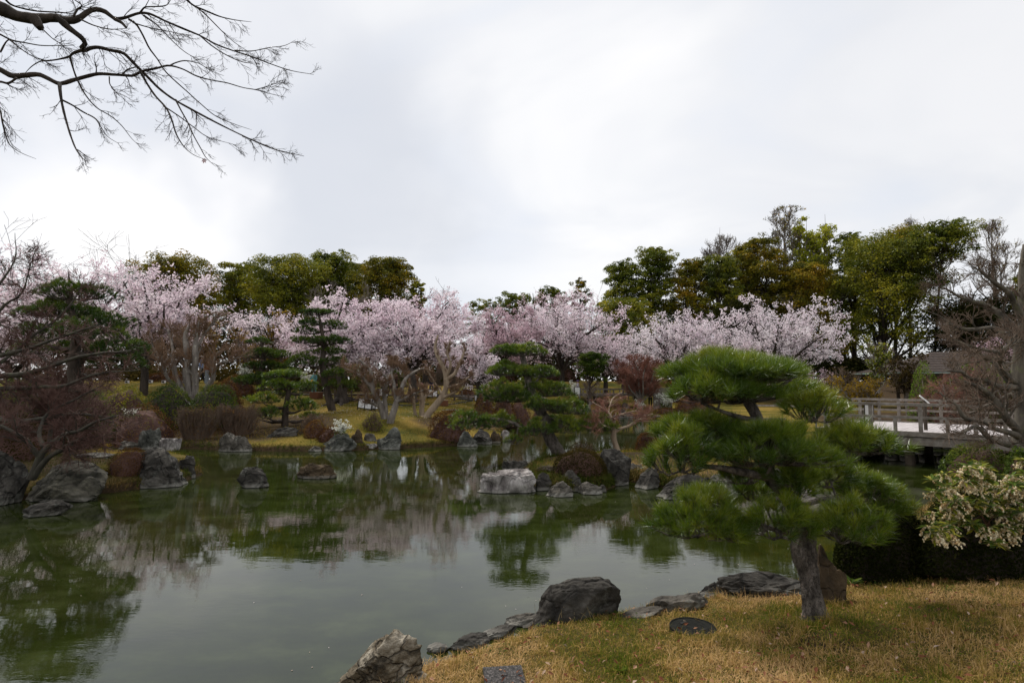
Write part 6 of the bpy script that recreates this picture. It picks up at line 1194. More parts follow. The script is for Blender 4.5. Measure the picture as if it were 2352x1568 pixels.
# garden house at the right: low hipped roof with layered shingles and copper eaves
def garden_house():
    D = 42.0; x0 = float(ray(2086, 850)[0]) * D; x1 = float(ray(2450, 850)[0]) * D; ze = W(2200, 854, D)[2]; zr = W(2200, 812, D)[2] + .3; b = np.array([(x0 + x1) / 2, D + 2, float(height(np.array([(x0 + x1) / 2]), np.array([D + 2]))[0])]); y0, y1 = D, D + 7
    t = thing('garden_house', b, 'garden pavilion with a low grey shingled roof behind the bare limbs at the right', 'pavilion')
    Ms = surf_mat('grey wood shingles', [(.3, (.03, .022, .018)), (.7, (.080, .060, .052))], scale=7, stretch=(1, .3, 1), bump=.5); Mc = flat_mat('green copper edge', (.22, .30, .28)); Mw = flat_mat('brown plaster wall', (.16, .13, .10))  # back wall has one plain brown plaster colour
    n = 12; xm0, xm1, ym = x0 + 4.5, x1 - 4.5, (y0 + y1) / 2
    for k in range(n):
        a, c = k / n, (k + 1) / n; z0_, z1_ = ze + (zr - ze) * a ** 1.15, ze + (zr - ze) * c ** 1.15
        lo = [x0 + (xm0 - x0) * a, y0 + (ym - y0) * a, x1 + (xm1 - x1) * a, y1 + (ym - y1) * a]; hi = [x0 + (xm0 - x0) * c, y0 + (ym - y0) * c, x1 + (xm1 - x1) * c, y1 + (ym - y1) * c]
        V = []; 
        for q, z, dz in ((lo, z0_, .035), (hi, z1_, .0)):
            V += [(q[0], q[1], z + dz), (q[2], q[1], z + dz), (q[2], q[3], z + dz), (q[0], q[3], z + dz)]
        V += [(lo[0], lo[1], z0_ - .01), (lo[2], lo[1], z0_ - .01), (lo[2], lo[3], z0_ - .01), (lo[0], lo[3], z0_ - .01)]
        M = Mesh(); M.add(V, [[0, 1, 5, 4], [1, 2, 6, 5], [2, 3, 7, 6], [3, 0, 4, 7], [8, 9, 1, 0], [9, 10, 2, 1], [10, 11, 3, 2], [11, 8, 0, 3]]); M.build('shingle_course', Ms, t)
    M = Mesh(); M.box(((x0 + x1) / 2, ym, ze - .06), ((x1 - x0) / 2 + .03, (y1 - y0) / 2 + .03, .045)); M.build('eave_edge', Mc, t)
    M = Mesh(); M.box(((x0 + x1) / 2, ym, ze - .22), ((x1 - x0) / 2 - .25, (y1 - y0) / 2 - .25, .11)); M.build('eave_beam', M_DARKWOOD, t)
    for x in np.linspace(x0 + 1.3, x1 - 1.3, 6):
        for y in (y0 + 1.2, y1 - 1.2): M = Mesh(); zz = float(height(np.array([x]), np.array([y]))[0]); M.box((x, y, (zz + ze - .33) / 2), (.09, .09, (ze - .33 - zz) / 2)); M.build('post', M_DARKWOOD, t)
    M = Mesh(); zz = b[2]; M.box(((x0 + x1) / 2 + 1.0, y1 - 1.35, (zz + ze - .34) / 2), ((x1 - x0) / 2 - 2.5, .05, (ze - .34 - zz) / 2)); M.build('back_wall', Mw, t)
garden_house()
# thatched hut glimpsed behind the cherries
def hut():
    D = 55; t = thing('thatched_hut', stand(1040, D), 'grey thatched hut roof glimpsed through the pink cherry blossom', 'hut'); c = stand(1040, D); z0, z1 = W(1040, 822, D)[2], W(1040, 796, D)[2]; w = S(80, D) / 2; M = Mesh()
    V = [(c[0] - w, D - 2.5, z0), (c[0] + w, D - 2.5, z0), (c[0] + w, D + 2.5, z0), (c[0] - w, D + 2.5, z0), (c[0] - w * .55, D, z1), (c[0] + w * .55, D, z1)]; M.add(V, [[0, 1, 5, 4], [2, 3, 4, 5], [3, 2, 1, 0]]); M.add(V, [[1, 2, 5], [3, 0, 4]]); M.build('roof', surf_mat('old thatch', [(.3, (.07, .06, .055)), (.7, (.16, .14, .13))], scale=6, stretch=(1, 1, .3)), t)
    M = Mesh(); M.box((c[0], D, (c[2] + z0) / 2 - .03), (w * .8, 1.9, (z0 - c[2]) / 2 - .04)); M.build('wall', flat_mat('brown hut wall', (.09, .06, .045)), t)
    # dark board fence beside it
    t2 = thing('board_fence', stand(1010, 52), 'dark brown board fence under the cherry blossom at the edge of the far lawn', 'fence')
    for k in range(30):
        x = float(ray(985 + k * 5, 875)[0]) * 52; z = float(height(np.array([x]), np.array([52.0]))[0]); M = Mesh(); M.box((x, 52 + .01 * (k % 2), z + .55), (.095, .015, .6 + .02 * math.sin(k * 2.1))); M.build('board', M_DARKWOOD, t2)
hut()
# small far bridge with low rail
def far_bridge():
    D = 48; xa, xb = float(ray(1335, 890)[0]) * D, float(ray(1498, 890)[0]) * D; z = W(1400, 906, D)[2]; t = thing('low_timber_bridge', ((xa + xb) / 2, D, z - .3), 'low brown timber bridge seen through the red twigged maple at the back of the pond', 'bridge')
    M = Mesh(); M.box(((xa + xb) / 2, D, z), ((xb - xa) / 2, .9, .10)); M.build('deck', M_WOOD, t)
    for y in (D - .85, D + .85):
        M = Mesh(); M.box(((xa + xb) / 2, y, z + .46), ((xb - xa) / 2, .05, .05)); M.build('rail', M_WOOD, t)
        for x in np.linspace(xa + .05, xb - .05, 8): M = Mesh(); M.box((x, y, z + .255), (.045, .045, .15)); M.build('rail_post', M_WOOD, t)
    for x in (xa + 1.2, xb - 1.2): M = Mesh(); M.box((x, D, z - .55), (.13, .7, .44)); M.build('pier', M_ROCK['dark'], t)
    c = stand(1521, 46.5); t = thing('timber_planter', c, 'panelled grey timber box wall right of the low far bridge', 'timber box'); w = S(40, 46.5) / 2; zt = W(1521, 892, 46.5)[2]; zb = c[2] - .05
    for q in (-.5, .5): M = Mesh(); M.box((c[0] + q * w, 46.5, (zt + zb) / 2), (w * .46, .04, (zt - zb) / 2)); M.build('panel', M_WOOD, t)
    for q in (-1, 0, 1): M = Mesh(); M.box((c[0] + q * w, 46.47, (zt + zb) / 2), (.05, .08, (zt - zb) / 2 + .01)); M.build('post', M_WOOD, t)
    M = Mesh(); M.box((c[0], 46.5, zt + .05), (w + .08, .12, .035)); M.build('cap_rail', M_WOOD, t)
    c = stand(1745 + 20, 31); t = thing('low_rail_fence', c, 'low timber rail glimpsed between the pads of the near pine', 'fence'); z = W(1768, 962, 31)[2]
    M = Mesh(); M.box((c[0], 31, z), (.85, .05, .05)); M.build('rail', M_WOOD, t)
    for q in (-.7, .7): M = Mesh(); M.box((c[0] + q, 31.05, (z + c[2]) / 2 - .2), (.05, .05, max(.2, (z - c[2]) / 2 + .15))); M.build('post', M_WOOD, t)
    c = stand(1326, 45.5); t = thing('framed_notice', c, 'white notice in a dark frame on the far bank below the visitor in grey', 'sign'); M = Mesh(); zc_ = W(1326, 897, 45.5)[2]; M.box((c[0], 45.5, zc_), (.2, .01, .26)); M.build('sheet', M_SIGNW, t)
    for x in (-.21, .21): M = Mesh(); M.box((c[0] + x, 45.5, (zc_ + .28 + c[2]) / 2), (.02, .02, (zc_ + .28 - c[2]) / 2)); M.build('frame_post', M_BLACK, t)
    M = Mesh(); M.box((c[0], 45.5, zc_ + .285), (.23, .02, .02)); M.build('frame_top', M_BLACK, t)
far_bridge()

# ------------------------------------------------------------------ covers in the near grass
def cover():
    b = hit(1591, 1447); b[2] = float(height(b[:1], b[1:2])[0]) + .035; r = S(50, b[1]); t = thing('round_cover', b, 'round black drain cover with two lift slots in the near grass', 'drain cover')
    Mi = surf_mat('black cast iron', [(.3, (.008, .009, .008)), (.7, (.024, .024, .021))], scale=25, bump=.5, dist=.003, rough=.95, spec=.08); n = 40; a = np.arange(n) * 2 * math.pi / n
    def ring(r0, r1, z0, z1):
        M = Mesh(); V = np.concatenate([np.stack([np.cos(a) * q, np.sin(a) * q, 0 * a + z], -1) for q, z in ((r0, z0), (r1, z1))]) + b; i = np.arange(n); j = (i + 1) % n; M.add(V, np.stack([i, j, j + n, i + n], -1)); return M
    M = ring(r, r, -.05, 0); M2 = ring(r, r * .94, 0, .0); M3 = ring(r * .94, r * .93, 0, -.006); M4 = ring(r * .93, 0.001, -.006, -.004)
    for q in (M2, M3, M4): M.add(q.v[0], q.f[4][0][0])
    M.build('disc', Mi, t)
    for k in range(3): R_ = ring(r * (.25 + .2 * k), r * (.27 + .2 * k), -.0005, -.0005); R_.v[0][:n, 2] += 0; R_.build('raised_ring', Mi, t)
    for s_ in (-1, 1): M = Mesh(); M.box(b + [s_ * r * .35, -s_ * r * .35, .0005], (r * .13, r * .06, .002), rz=.5); M.build('lift_slot', flat_mat('painted slot shadow', (.006, .006, .006)), t)  # near-black blocks paint the shadow of the lift slots
    b = hit(2010, 1556) if False else hit(1158, 1562); b[2] += .012; t = thing('concrete_cover', b, 'square dark concrete cover with a slot, cut by the bottom edge', 'drain cover'); s_ = S(44, b[1])
    Mc = surf_mat('exposed aggregate', [(.38, (.018, .017, .017)), (.52, (.045, .042, .040)), (.66, (.15, .135, .13))], scale=60, bump=.8, dist=.004, bscale=120)
    # slab with a real hole: four bars round the slot
    hx, hy = s_ * .16, s_ * .035
    for n_, c, hh in (('slab', (0, (s_ + hy) / 2, 0), (s_, (s_ - hy) / 2, .02)), ('slab', (0, -(s_ + hy) / 2, 0), (s_, (s_ - hy) / 2, .02)), ('slab', ((s_ + hx) / 2, 0, 0), ((s_ - hx) / 2, hy - .0005, .0198)), ('slab', (-(s_ + hx) / 2, 0, 0), ((s_ - hx) / 2, hy - .0005, .0198))):
        M = Mesh(); ca, sa = math.cos(.12), math.sin(.12); A = np.array([[ca, sa, 0], [-sa, ca, 0], [0, 0, 1]]); M.box(b + np.array(c) @ A, hh, axes=A); M.build(n_, Mc, t)
    M = Mesh(); M.box(b + [0, 0, -.017], (hx * 1.1, hy * 1.3, .002), rz=.12); M.build('slot_floor', bpy.data.materials['painted slot shadow'], t)  # floor painted near-black as the shadow in the slot
cover()
COV = [(hit(1591, 1447)[:2], S(52, hit(1591, 1447)[1]), 0), (hit(1158, 1562)[:2], S(47, hit(1158, 1562)[1]), 1)]
# ------------------------------------------------------------------ people
M_SKIN = flat_mat('skin', (.50, .32, .23), var=.05); M_HAIR = flat_mat('dark hair', (.02, .015, .012))
CL = {}
def cloth(c):
    k = tuple(c)
    if k not in CL: CL[k] = surf_mat('cloth', [(.3, tuple(x * .8 for x in c)), (.7, tuple(min(1, x * 1.15) for x in c))], scale=9, bump=.35, bscale=20, dist=.01)
    return CL[k]
def person(label, base, face, h=1.66, top=(.1, .1, .1), legs=(.02, .02, .03), shoes=(.03, .03, .03), stride=.0, arms=((.10, -.06), (.10, -.06)), hair=M_HAIR, hat=None, mask=False, bag=None, coat=0.0, skirt=0.0, extra=None):
    "skin-modifier figure, facing angle face (0 = towards +Y); arms: (elbow bend, hand forward) per side"
    s = h / 1.7; t = thing('person', base, label, 'person', 'visitors in the garden'); me = bpy.data.meshes.new('body'); V = []; E = []; R = []
    def v(x, y, z, r, par=None):
        V.append((x * s, y * s, z * s)); R.append((r * s, r * s)); i = len(V) - 1
        if par is not None: E.append((par, i))
        return i
    pel = v(0, 0, .93, .135); bel = v(0, .01, 1.06, .125, pel); ch = v(0, 0, 1.28, .15, bel); nb = v(0, -.01, 1.42, .07, ch); nk = v(0, 0, 1.49, .052, nb); hd = v(0, .015, 1.585, .088, nk); v(0, .01, 1.66, .07, hd); v(0, .105, 1.575, .018, hd)
    hands = []
    for sd, (bend, fw) in zip((-1, 1), arms):
        sh = v(sd * .165, 0, 1.40, .062, nb); el = v(sd * (.215 + bend * .4), -.02 + fw * .3, 1.13, .044, sh); hx, hy, hz = sd * (.20 - bend * .6), .06 + fw * .9, .90 + max(0, fw) * .55
        wr = v(hx, hy, hz, .030, el); dv = unit(np.array([hx - V[el][0] / s, hy - V[el][1] / s, hz - V[el][2] / s])); ph = v(hx + dv[0] * .07, hy + dv[1] * .07, hz + dv[2] * .07, .026, wr); hands.append(np.array(V[ph]))
        for q, (ox, ln) in enumerate(((-.022, .065), (-.008, .075), (.008, .07), (.022, .055))):
            a_ = v(hx + dv[0] * .10, hy + dv[1] * .10 + ox, hz + dv[2] * .10, .010, ph); v(hx + dv[0] * (.10 + ln), hy + dv[1] * (.10 + ln) + ox + .012, hz + dv[2] * (.10 + ln), .008, a_)
        th = v(hx - sd * .01 + dv[0] * .05, hy + .035 + dv[1] * .05, hz + dv[2] * .05, .011, wr); v(hx - sd * .015 + dv[0] * .09, hy + .055 + dv[1] * .09, hz + dv[2] * .09, .008, th)
    for sd in (-1, 1):
        st = stride * sd; hp = v(sd * .085, 0, .87, .098, pel); kn = v(sd * .095, st * .5 + .03, .48, .066, hp); an = v(sd * .10, st - .02 * abs(stride), .10 + (.05 if st < 0 else 0), .042, kn); v(sd * .105, st + .15, .035, .038, an)
    me.from_pydata(V, E, []); o = bpy.data.objects.new('tmp_body', me); scene.collection.objects.link(o)
    m = o.modifiers.new('skin', 'SKIN'); m.use_smooth_shade = True; 
    for i, r in enumerate(R): me.skin_vertices[0].data[i].radius = r
    me.skin_vertices[0].data[pel].use_root = True
    sb = o.modifiers.new('sub', 'SUBSURF'); sb.levels = 1; sb.render_levels = 1
    dg = bpy.context.evaluated_depsgraph_get(); nm = bpy.data.meshes.new_from_object(o.evaluated_get(dg)); bpy.data.objects.remove(o); nm.name = 'body'
    for k in (M_SKIN, cloth(top), cloth(legs), cloth(shoes)): nm.materials.append(k)
    co = np.zeros(len(nm.polygons) * 3); nm.polygons.foreach_get('center', co); co = co.reshape(-1, 3) / s
    mi = np.where(co[:, 2] > 1.455, 0, np.where(co[:, 2] > .93 - coat, 1, np.where(co[:, 2] > .085, 2, 3)))
    for hh in hands: mi = np.where(np.linalg.norm(co - hh / s, axis=1) < .105, 0, mi)
    out = (np.abs(co[:, 0]) > .165) & (co[:, 2] < 1.45) & (co[:, 2] > .6) & (mi == 2); mi = np.where(out, 1, mi)
    nm.polygons.foreach_set('material_index', mi.astype(np.int32))
    rot = np.array([[math.cos(face), math.sin(face), 0], [-math.sin(face), math.cos(face), 0], [0, 0, 1]])
    # turn: +Y of the figure points along the facing angle (measured clockwise from +Y)
    vc = np.zeros(len(nm.vertices) * 3); nm.vertices.foreach_get('co', vc); vc = vc.reshape(-1, 3)
    def turn(p): 
        p = np.asarray(p, float); x = p[..., 0] * math.cos(face) + p[..., 1] * math.sin(face); y = -p[..., 0] * math.sin(face) + p[..., 1] * math.cos(face); return np.stack([x, y, p[..., 2]], -1)
    nm.vertices.foreach_set('co', turn(vc).astype(np.float32).ravel()); nm.polygons.foreach_set('use_smooth', np.ones(len(nm.polygons), bool)); nm.update()
    bo = bpy.data.objects.new('body', nm); scene.collection.objects.link(bo); bo.parent = t
    base = np.asarray(base, float)
    def blob(name, c, r, m_, cut=None, n=3):
        v_, f_ = ICO[n]; v_ = v_ * np.array(r)
        if cut is not None: v_ = np.where((v_[:, 2:3] < cut), np.concatenate([v_[:, :2], np.full((len(v_), 1), cut)], 1), v_)
        M = Mesh(); M.add(base + turn((v_ + np.array(c)) * s), f_); return M.build(name, m_, t, smooth=True)
    blob('hair', (0, -.015, 1.605), (.105, .115, .125), hair, -.05)
    if hat is not None: blob('cap', (0, 0, 1.64), (.118, .128, .085), cloth(hat), -.01); blob('cap_peak', (0, .12, 1.635), (.07, .07, .008), cloth(hat), None, 2)
    if mask: blob('face_mask', (0, .088, 1.555), (.052, .035, .045), cloth((.8, .8, .8)), None, 2)
    for sd in (-1, 1): blob('ear', (sd * .096, .01, 1.585), (.012, .022, .032), M_SKIN, None, 2)
    if coat or skirt:
        k = 16; a_ = np.arange(k) * 2 * math.pi / k; z = np.array([1.0, .85, .93 - max(coat, skirt)]); rr = np.array([.15, .20, .24 if skirt else .215]); P = np.stack([np.stack([np.cos(a_) * r_, np.sin(a_) * r_ * .78, np.full(k, z_)], -1) for r_, z_ in zip(rr, z)]); i = np.arange(k); j = (i + 1) % k
        f_ = np.concatenate([np.stack([i, j, j + k, i + k], -1), np.stack([i + k, j + k, j + 2 * k, i + 2 * k], -1)]); M = Mesh(); M.add(base + turn(P.reshape(-1, 3) * s), f_); M.build('coat_skirt' if coat else 'skirt', cloth(top if coat else legs), t, smooth=True)
    if bag: 
        c, r_, col = bag; v_, f_ = ICO[3]; v_ = np.sign(v_) * np.abs(v_) ** .6 * np.array(r_); M = Mesh(); M.add(base + turn((v_ + np.array(c)) * s), f_); M.build('bag', cloth(col), t, smooth=True)
        ring_ = np.array([[-.10, .11, 1.36], [0, .13, 1.25], [.10, .10, 1.12], [.14, 0, 1.0], [.05, -.12, 1.15], [-.10, -.12, 1.35], [-.11, 0, 1.44], [-.10, .11, 1.36]]) if c[1] > 0 else np.array([[-.09, -.14, 1.2], [-.10, -.08, 1.44], [-.10, .08, 1.43], [-.10, .14, 1.25], [-.11, .10, 1.1]])
        M = Mesh(); M.tubes((base + turn(resample(ring_ * s, 20)))[None], np.full((1, 20), .012 * s), 5); M.build('strap', cloth(tuple(x * .5 for x in col)), t)
    if extra: 
        for n_, c, r_, col in extra: blob(n_, c, r_, cloth(col), None, 2)
    return t
R_ = math.radians
pb = stand(461, 36.8); pb[2] = W(461, 878, 36.8)[2]
person('person in light blue shirt and white cap walking right by the signboard', pb, R_(72), 1.70, (.28, .40, .68), (.012, .014, .02), stride=.20, hat=(.72, .70, .66), mask=True, arms=((.10, .12), (.10, -.15)), extra=[('work_glove', (-.2, .24, .90), (.05, .06, .07), (.75, .74, .65)), ('yellow_tool', (-.2, .30, .86), (.03, .05, .05), (.75, .55, .03)), ('work_glove', (.2, .0, .84), (.05, .06, .07), (.6, .65, .6))])
person('person in pale turquoise clothes with a yellow waist bag', stand(722, 38.6), R_(205), 1.68, (.16, .40, .44), (.15, .38, .42), stride=.06, mask=True, arms=((.12, .24), (.12, .30)), bag=((0.02, .17, 1.02), (.13, .07, .085), (.85, .48, .01)))
person('person in dark clothes with white shoes, mostly behind the leaning pine trunk', stand(744, 38.8), R_(-75), 1.70, (.02, .022, .03), (.012, .012, .018), shoes=(.8, .8, .82), stride=.18, hat=(.02, .02, .03))
person('person in a long beige coat behind the grey crape myrtle', stand(880, 40.2), R_(160), 1.68, (.34, .28, .21), (.02, .03, .025), coat=.28, stride=.05, hat=(.3, .26, .2))
person('person in dark blue jacket, left one of a close pair on the path', stand(897, 40.0), R_(80), 1.66, (.04, .045, .06), (.03, .04, .09), stride=.16, bag=((0, -.19, 1.2), (.13, .08, .18), (.03, .03, .035)))
person('person in a brown jacket, right one of the close pair on the path', stand(910, 40.3), R_(70), 1.60, (.085, .05, .04), (.02, .022, .03), stride=.16, shoes=(.5, .5, .5))
person('person in a rust brown coat standing on the path left of the tan trunk', stand(955, 40.1), R_(185), 1.64, (.20, .075, .04), (.05, .03, .03), coat=.2)
person('small child in pink beside the rust brown coat', stand(967, 40.0), R_(190), 1.05, (.65, .32, .38), (.3, .1, .12))
person('person in navy jacket and brown boots right behind the paper lantern', stand(991, 40.4), R_(175), 1.66, (.03, .035, .055), (.035, .05, .10), shoes=(.16, .09, .05), mask=True)
person('person in grey white trousers and lilac top walking on the far bank', stand(1327, 47.5), R_(-70), 1.62, (.35, .32, .42), (.42, .40, .42), stride=.24, hat=(.12, .08, .2))
person('person in a beige jacket with a black backpack and pale cap at the pond edge', stand(1493, 47), R_(15), 1.66, (.42, .33, .20), (.018, .02, .024), hat=(.55, .6, .68), bag=((0, -.19, 1.22), (.15, .09, .22), (.015, .015, .018)), arms=((.06, .26), (.06, .3)), skirt=.0)
person('person in a red jacket far off beside the near pine top', stand(1541, 56), R_(100), 1.66, (.42, .05, .03), (.02, .02, .03), stride=.1)
for q in [('visitor in black beyond the low far bridge, leftmost of four', 1430, (.02, .02, .025), 100), ('visitor with pale hat beyond the low far bridge, second of four', 1440, (.10, .08, .09), 200), ('visitor in a grey coat beyond the low far bridge, third of four', 1455, (.18, .17, .18), 170), ('visitor in white top beyond the low far bridge, rightmost of four', 1466, (.6, .6, .6), 80)]:
    person(q[0], stand(q[1], 53), R_(q[3]), 1.64, q[2], (.03, .03, .04), hat=(.6, .6, .6) if 'hat' in q[0] else None, stride=.1)
# ------------------------------------------------------------------ grass, weeds, litter
def blades(name, n, region, ln, wd, m, tint=None, lean=.6, seed=2, avoid=True, clump=0):
    r = np.random.default_rng(seed); x, y = region(r, n); h = height(x, y); w = np.minimum(sdist(x, y, POND), -sdist(x, y, ISLE)); k = (h > (.04 if name == 'bank_sedge' else .12))
    if avoid:
        for c, rr, sq in COV:
            dx, dy = x - c[0], y - c[1]; k &= ~((np.maximum(abs(dx), abs(dy)) if sq else np.hypot(dx, dy)) < rr * .97)
    x, y, h = x[k], y[k], h[k]; n = len(x); g = fbm2(x, y, 1.1, 4, 21); g2 = fbm2(x, y, 5.0, 2, 31)
    L = ln * r.uniform(.35, 1.15, n) * (1 + .35 * g2) * (1 + .5 * sstep(.35, .0, -np.minimum(sdist(x, y, POND), 0))); a = r.uniform(0, 2 * math.pi, n); le = np.abs(r.normal(size=n)) * lean; b = a + r.normal(size=n) * .6 + math.pi / 2
    o = np.stack([x, y, h - .004], -1); s = np.stack([np.cos(b), np.sin(b), 0 * b], -1) * (wd * r.uniform(.6, 1.3, n))[:, None] / 2
    t = np.stack([np.cos(a) * le, np.sin(a) * le, np.ones(n)], -1); t = unit(t); mid = o + t * (L * .5)[:, None]; tip = o + unit(t + np.stack([np.cos(a) * le, np.sin(a) * le, -.4 * le], -1)) * L[:, None]
    v = np.stack([o - s, o + s, mid + s * .7, mid - s * .7, tip], 1).reshape(-1, 3); i = np.arange(n) * 5
    green = np.clip(.36 - .55 * g - .25 * g2 + r.normal(size=n) * .24 + .35 * sstep(.5, .0, -np.minimum(sdist(x, y, POND), 0)), 0, 1)
    M = Mesh(); M.add(v, np.stack([i, i + 1, i + 2, i + 3], -1), green); M.f[3].append((np.stack([i + 3, i + 2, i + 4], -1), green.astype(np.float32), np.zeros(n, np.int32)))
    return tag(M.build(name, m), kind='stuff')
M_GRASS = leaf_mat('winter lawn blades', [(0, (.60, .40, .19)), (.25, (.44, .29, .10)), (.5, (.28, .20, .045)), (.75, (.13, .145, .020)), (1, (.06, .10, .010))], trans=.3)
def reg_near(r, n):
    d = 2.6 + 6.5 * r.random(n) ** 1.25; px = r.uniform(560, 2800, n); x = ray(px, 875 + 0 * px)[0] * d; return x, d
blades('lawn_grass', 230000, reg_near, .074, .0054, M_GRASS, lean=1.5, seed=3)
def reg_tuft(r, n):
    m = 420; d = 2.6 + 5.5 * r.random(m) ** 1.2; px = r.uniform(700, 2420, m); cx = ray(px, 875 + 0 * px)[0] * d; i = r.integers(0, m, n); return cx[i] + r.normal(size=n) * .035, d[i] + r.normal(size=n) * .035
blades('grass_tufts', 17000, reg_tuft, .13, .0058, M_GRASS, lean=.8, seed=13)
def reg_mid(r, n):
    d = r.uniform(8.5, 16, n); px = r.uniform(1850, 2420, n); return ray(px, 875 + 0 * px)[0] * d, d
blades('lawn_grass', 12000, reg_mid, .09, .010, M_GRASS, seed=4)
def reg_far(r, n):
    d = 20 + 28 * r.random(n) ** 1.3; px = r.uniform(200, 1560, n); return ray(px, 875 + 0 * px)[0] * d, d
M_GRASSF = leaf_mat('far lawn blades', [(0, (.38, .26, .07)), (.35, (.28, .205, .035)), (.65, (.17, .155, .022)), (1, (.075, .10, .012))], trans=.3)
blades('far_lawn_grass', 90000, reg_far, .085, .016, M_GRASSF, seed=5)
def reg_isl(r, n):
    c = onplane(1500, 1090); return r.uniform(0.3, 8.5, n), r.uniform(13.5, 18.5, n)
blades('island_grass', 16000, reg_isl, .09, .010, M_GRASS, seed=6)
def reg_pen(r, n):
    return r.uniform(-15.5, -8.5, n), r.uniform(13, 19, n)
blades('left_bank_grass', 16000, reg_pen, .10, .010, leaf_mat('left bank blades', [(0, (.09, .065, .025)), (.6, (.055, .07, .014)), (1, (.04, .07, .010))]), seed=8)
def reg_edge(r, n):
    out = []
    for poly in (POND, ISLE):
        a = poly; b = np.roll(poly, -1, 0); L = np.hypot(*(b - a).T); k = r.choice(len(a), size=n // 2, p=L / L.sum()); u = r.random(n // 2)[:, None]; p = a[k] * (1 - u) + b[k] * u + r.normal(size=(n // 2, 2)) * .13; out.append(p)
    p = np.concatenate(out); p = p[(p[:, 1] > 9) & (p[:, 1] < 46) & (np.abs(p[:, 0]) < 24)]; return p[:, 0], p[:, 1]
M_EDGE = leaf_mat('bank sedge', [(0, (.20, .13, .05)), (.35, (.12, .085, .03)), (.7, (.07, .075, .018)), (1, (.05, .07, .012))], trans=.2)
blades('bank_sedge', 90000, reg_edge, .15, .020, M_EDGE, seed=15, lean=1.3, avoid=False)
# fallen leaves on the near grass and petals on the far lawn
def litter(name, n, region, size, cols, seed):
    r = np.random.default_rng(seed); x, y = region(r, n); h = height(x, y); k = h > .15; x, y, h = x[k], y[k], h[k]; M = Mesh(); C = np.stack([x, y, h + .045], -1); M.cards(C, np.stack([r.normal(size=len(x)) * .5, r.normal(size=len(x)) * .5, np.ones(len(x))], -1), size * r.uniform(.5, 1.2, len(x)), .55, rnd=r.random(len(x)))
    return tag(M.build(name, leaf_mat(name + ' tint', cols, trans=.1)), kind='stuff')
litter('fallen_leaves', 2300, reg_near, .052, [(0, (.10, .035, .02)), (.5, (.22, .09, .05)), (.8, (.36, .22, .14)), (1, (.45, .35, .28))], 7)
def reg_pet(r, n):
    d = r.uniform(28, 44, n); px = r.uniform(640, 1120, n); return ray(px, 875 + 0 * px)[0] * d, d
litter('fallen_petals', 2600, reg_pet, .055, [(0, (.6, .5, .52)), (1, (.8, .75, .76))], 8)
wp = np.random.default_rng(17); n = 900; qx = wp.uniform(-9, 9, n); qy = wp.uniform(4, 24, n); ww = np.minimum(sdist(qx, qy, POND), -sdist(qx, qy, ISLE)); k_ = (ww > .05) & (wp.random(n) < np.clip(1.1 - ww / 2.2, .05, 1)); M = Mesh(); M.cards(np.stack([qx[k_], qy[k_], 0 * qx[k_] + .004], -1), np.tile([0, 0, 1.0], (k_.sum(), 1)) + wp.normal(size=(k_.sum(), 3)) * .02, wp.uniform(.012, .028, k_.sum()), .7)
tag(M.build('floating_petals', leaf_mat('floating petals tint', [(0, (.30, .22, .12)), (.4, (.6, .5, .5)), (1, (.8, .74, .74))], trans=.1)), kind='stuff')
def reg_weed(r, n):
    m = 60; ca = r.random(m); d = np.where(ca < .6, r.uniform(3.2, 7.4, m), r.uniform(3, 6, m)); px = r.uniform(850, 2350, m); cx = ray(px, 875 + 0 * px)[0] * d; i = r.integers(0, m, n); s_ = r.uniform(.04, .16, m)[i]; return cx[i] + r.normal(size=n) * s_, d[i] + r.normal(size=n) * s_
r = np.random.default_rng(61); x, y = reg_weed(r, 6500); h = height(x, y); k_ = h > .15; x, y, h = x[k_], y[k_], h[k_]; M = Mesh()
M.cards(np.stack([x, y, h + r.uniform(.01, .055, len(x))], -1), np.stack([r.normal(size=len(x)) * .5, r.normal(size=len(x)) * .5, np.ones(len(x))], -1), r.uniform(.008, .022, len(x)), .8, rnd=r.random(len(x))); tag(M.build('lawn_weeds', M_LEAF['hedge']), kind='stuff')
# weeds on the banks: taller straws
def straws(label, px, py, n, h):
    b = hit(px, py); t = Mesh(); P = []
    for k in range(n):
        o = b + np.array([rng.normal() * .10, rng.normal() * .05, 0]); e_ = o + np.array([rng.normal() * h * .35, rng.normal() * h * .2, h * rng.uniform(.5, 1.1)]); m = (o + e_) / 2 + [0, 0, h * .12]; P.append([(*o, .0022), (*m, .0016), (*e_, .0008)])
    p_, r_ = limbs_from(P, 6); t.tubes(p_, r_, 3); return tag(t.build('dry_straws', flat_mat('straw', (.36, .27, .13)), base=b), kind='stuff')
straws('dry straws at the left foot of the big black boulder', 1250, 1412, 9, .16); straws('dry straws in front of the big black boulder', 1330, 1424, 10, .14); straws('green brown straws by the tan topped stone', 1500, 1400, 8, .12)

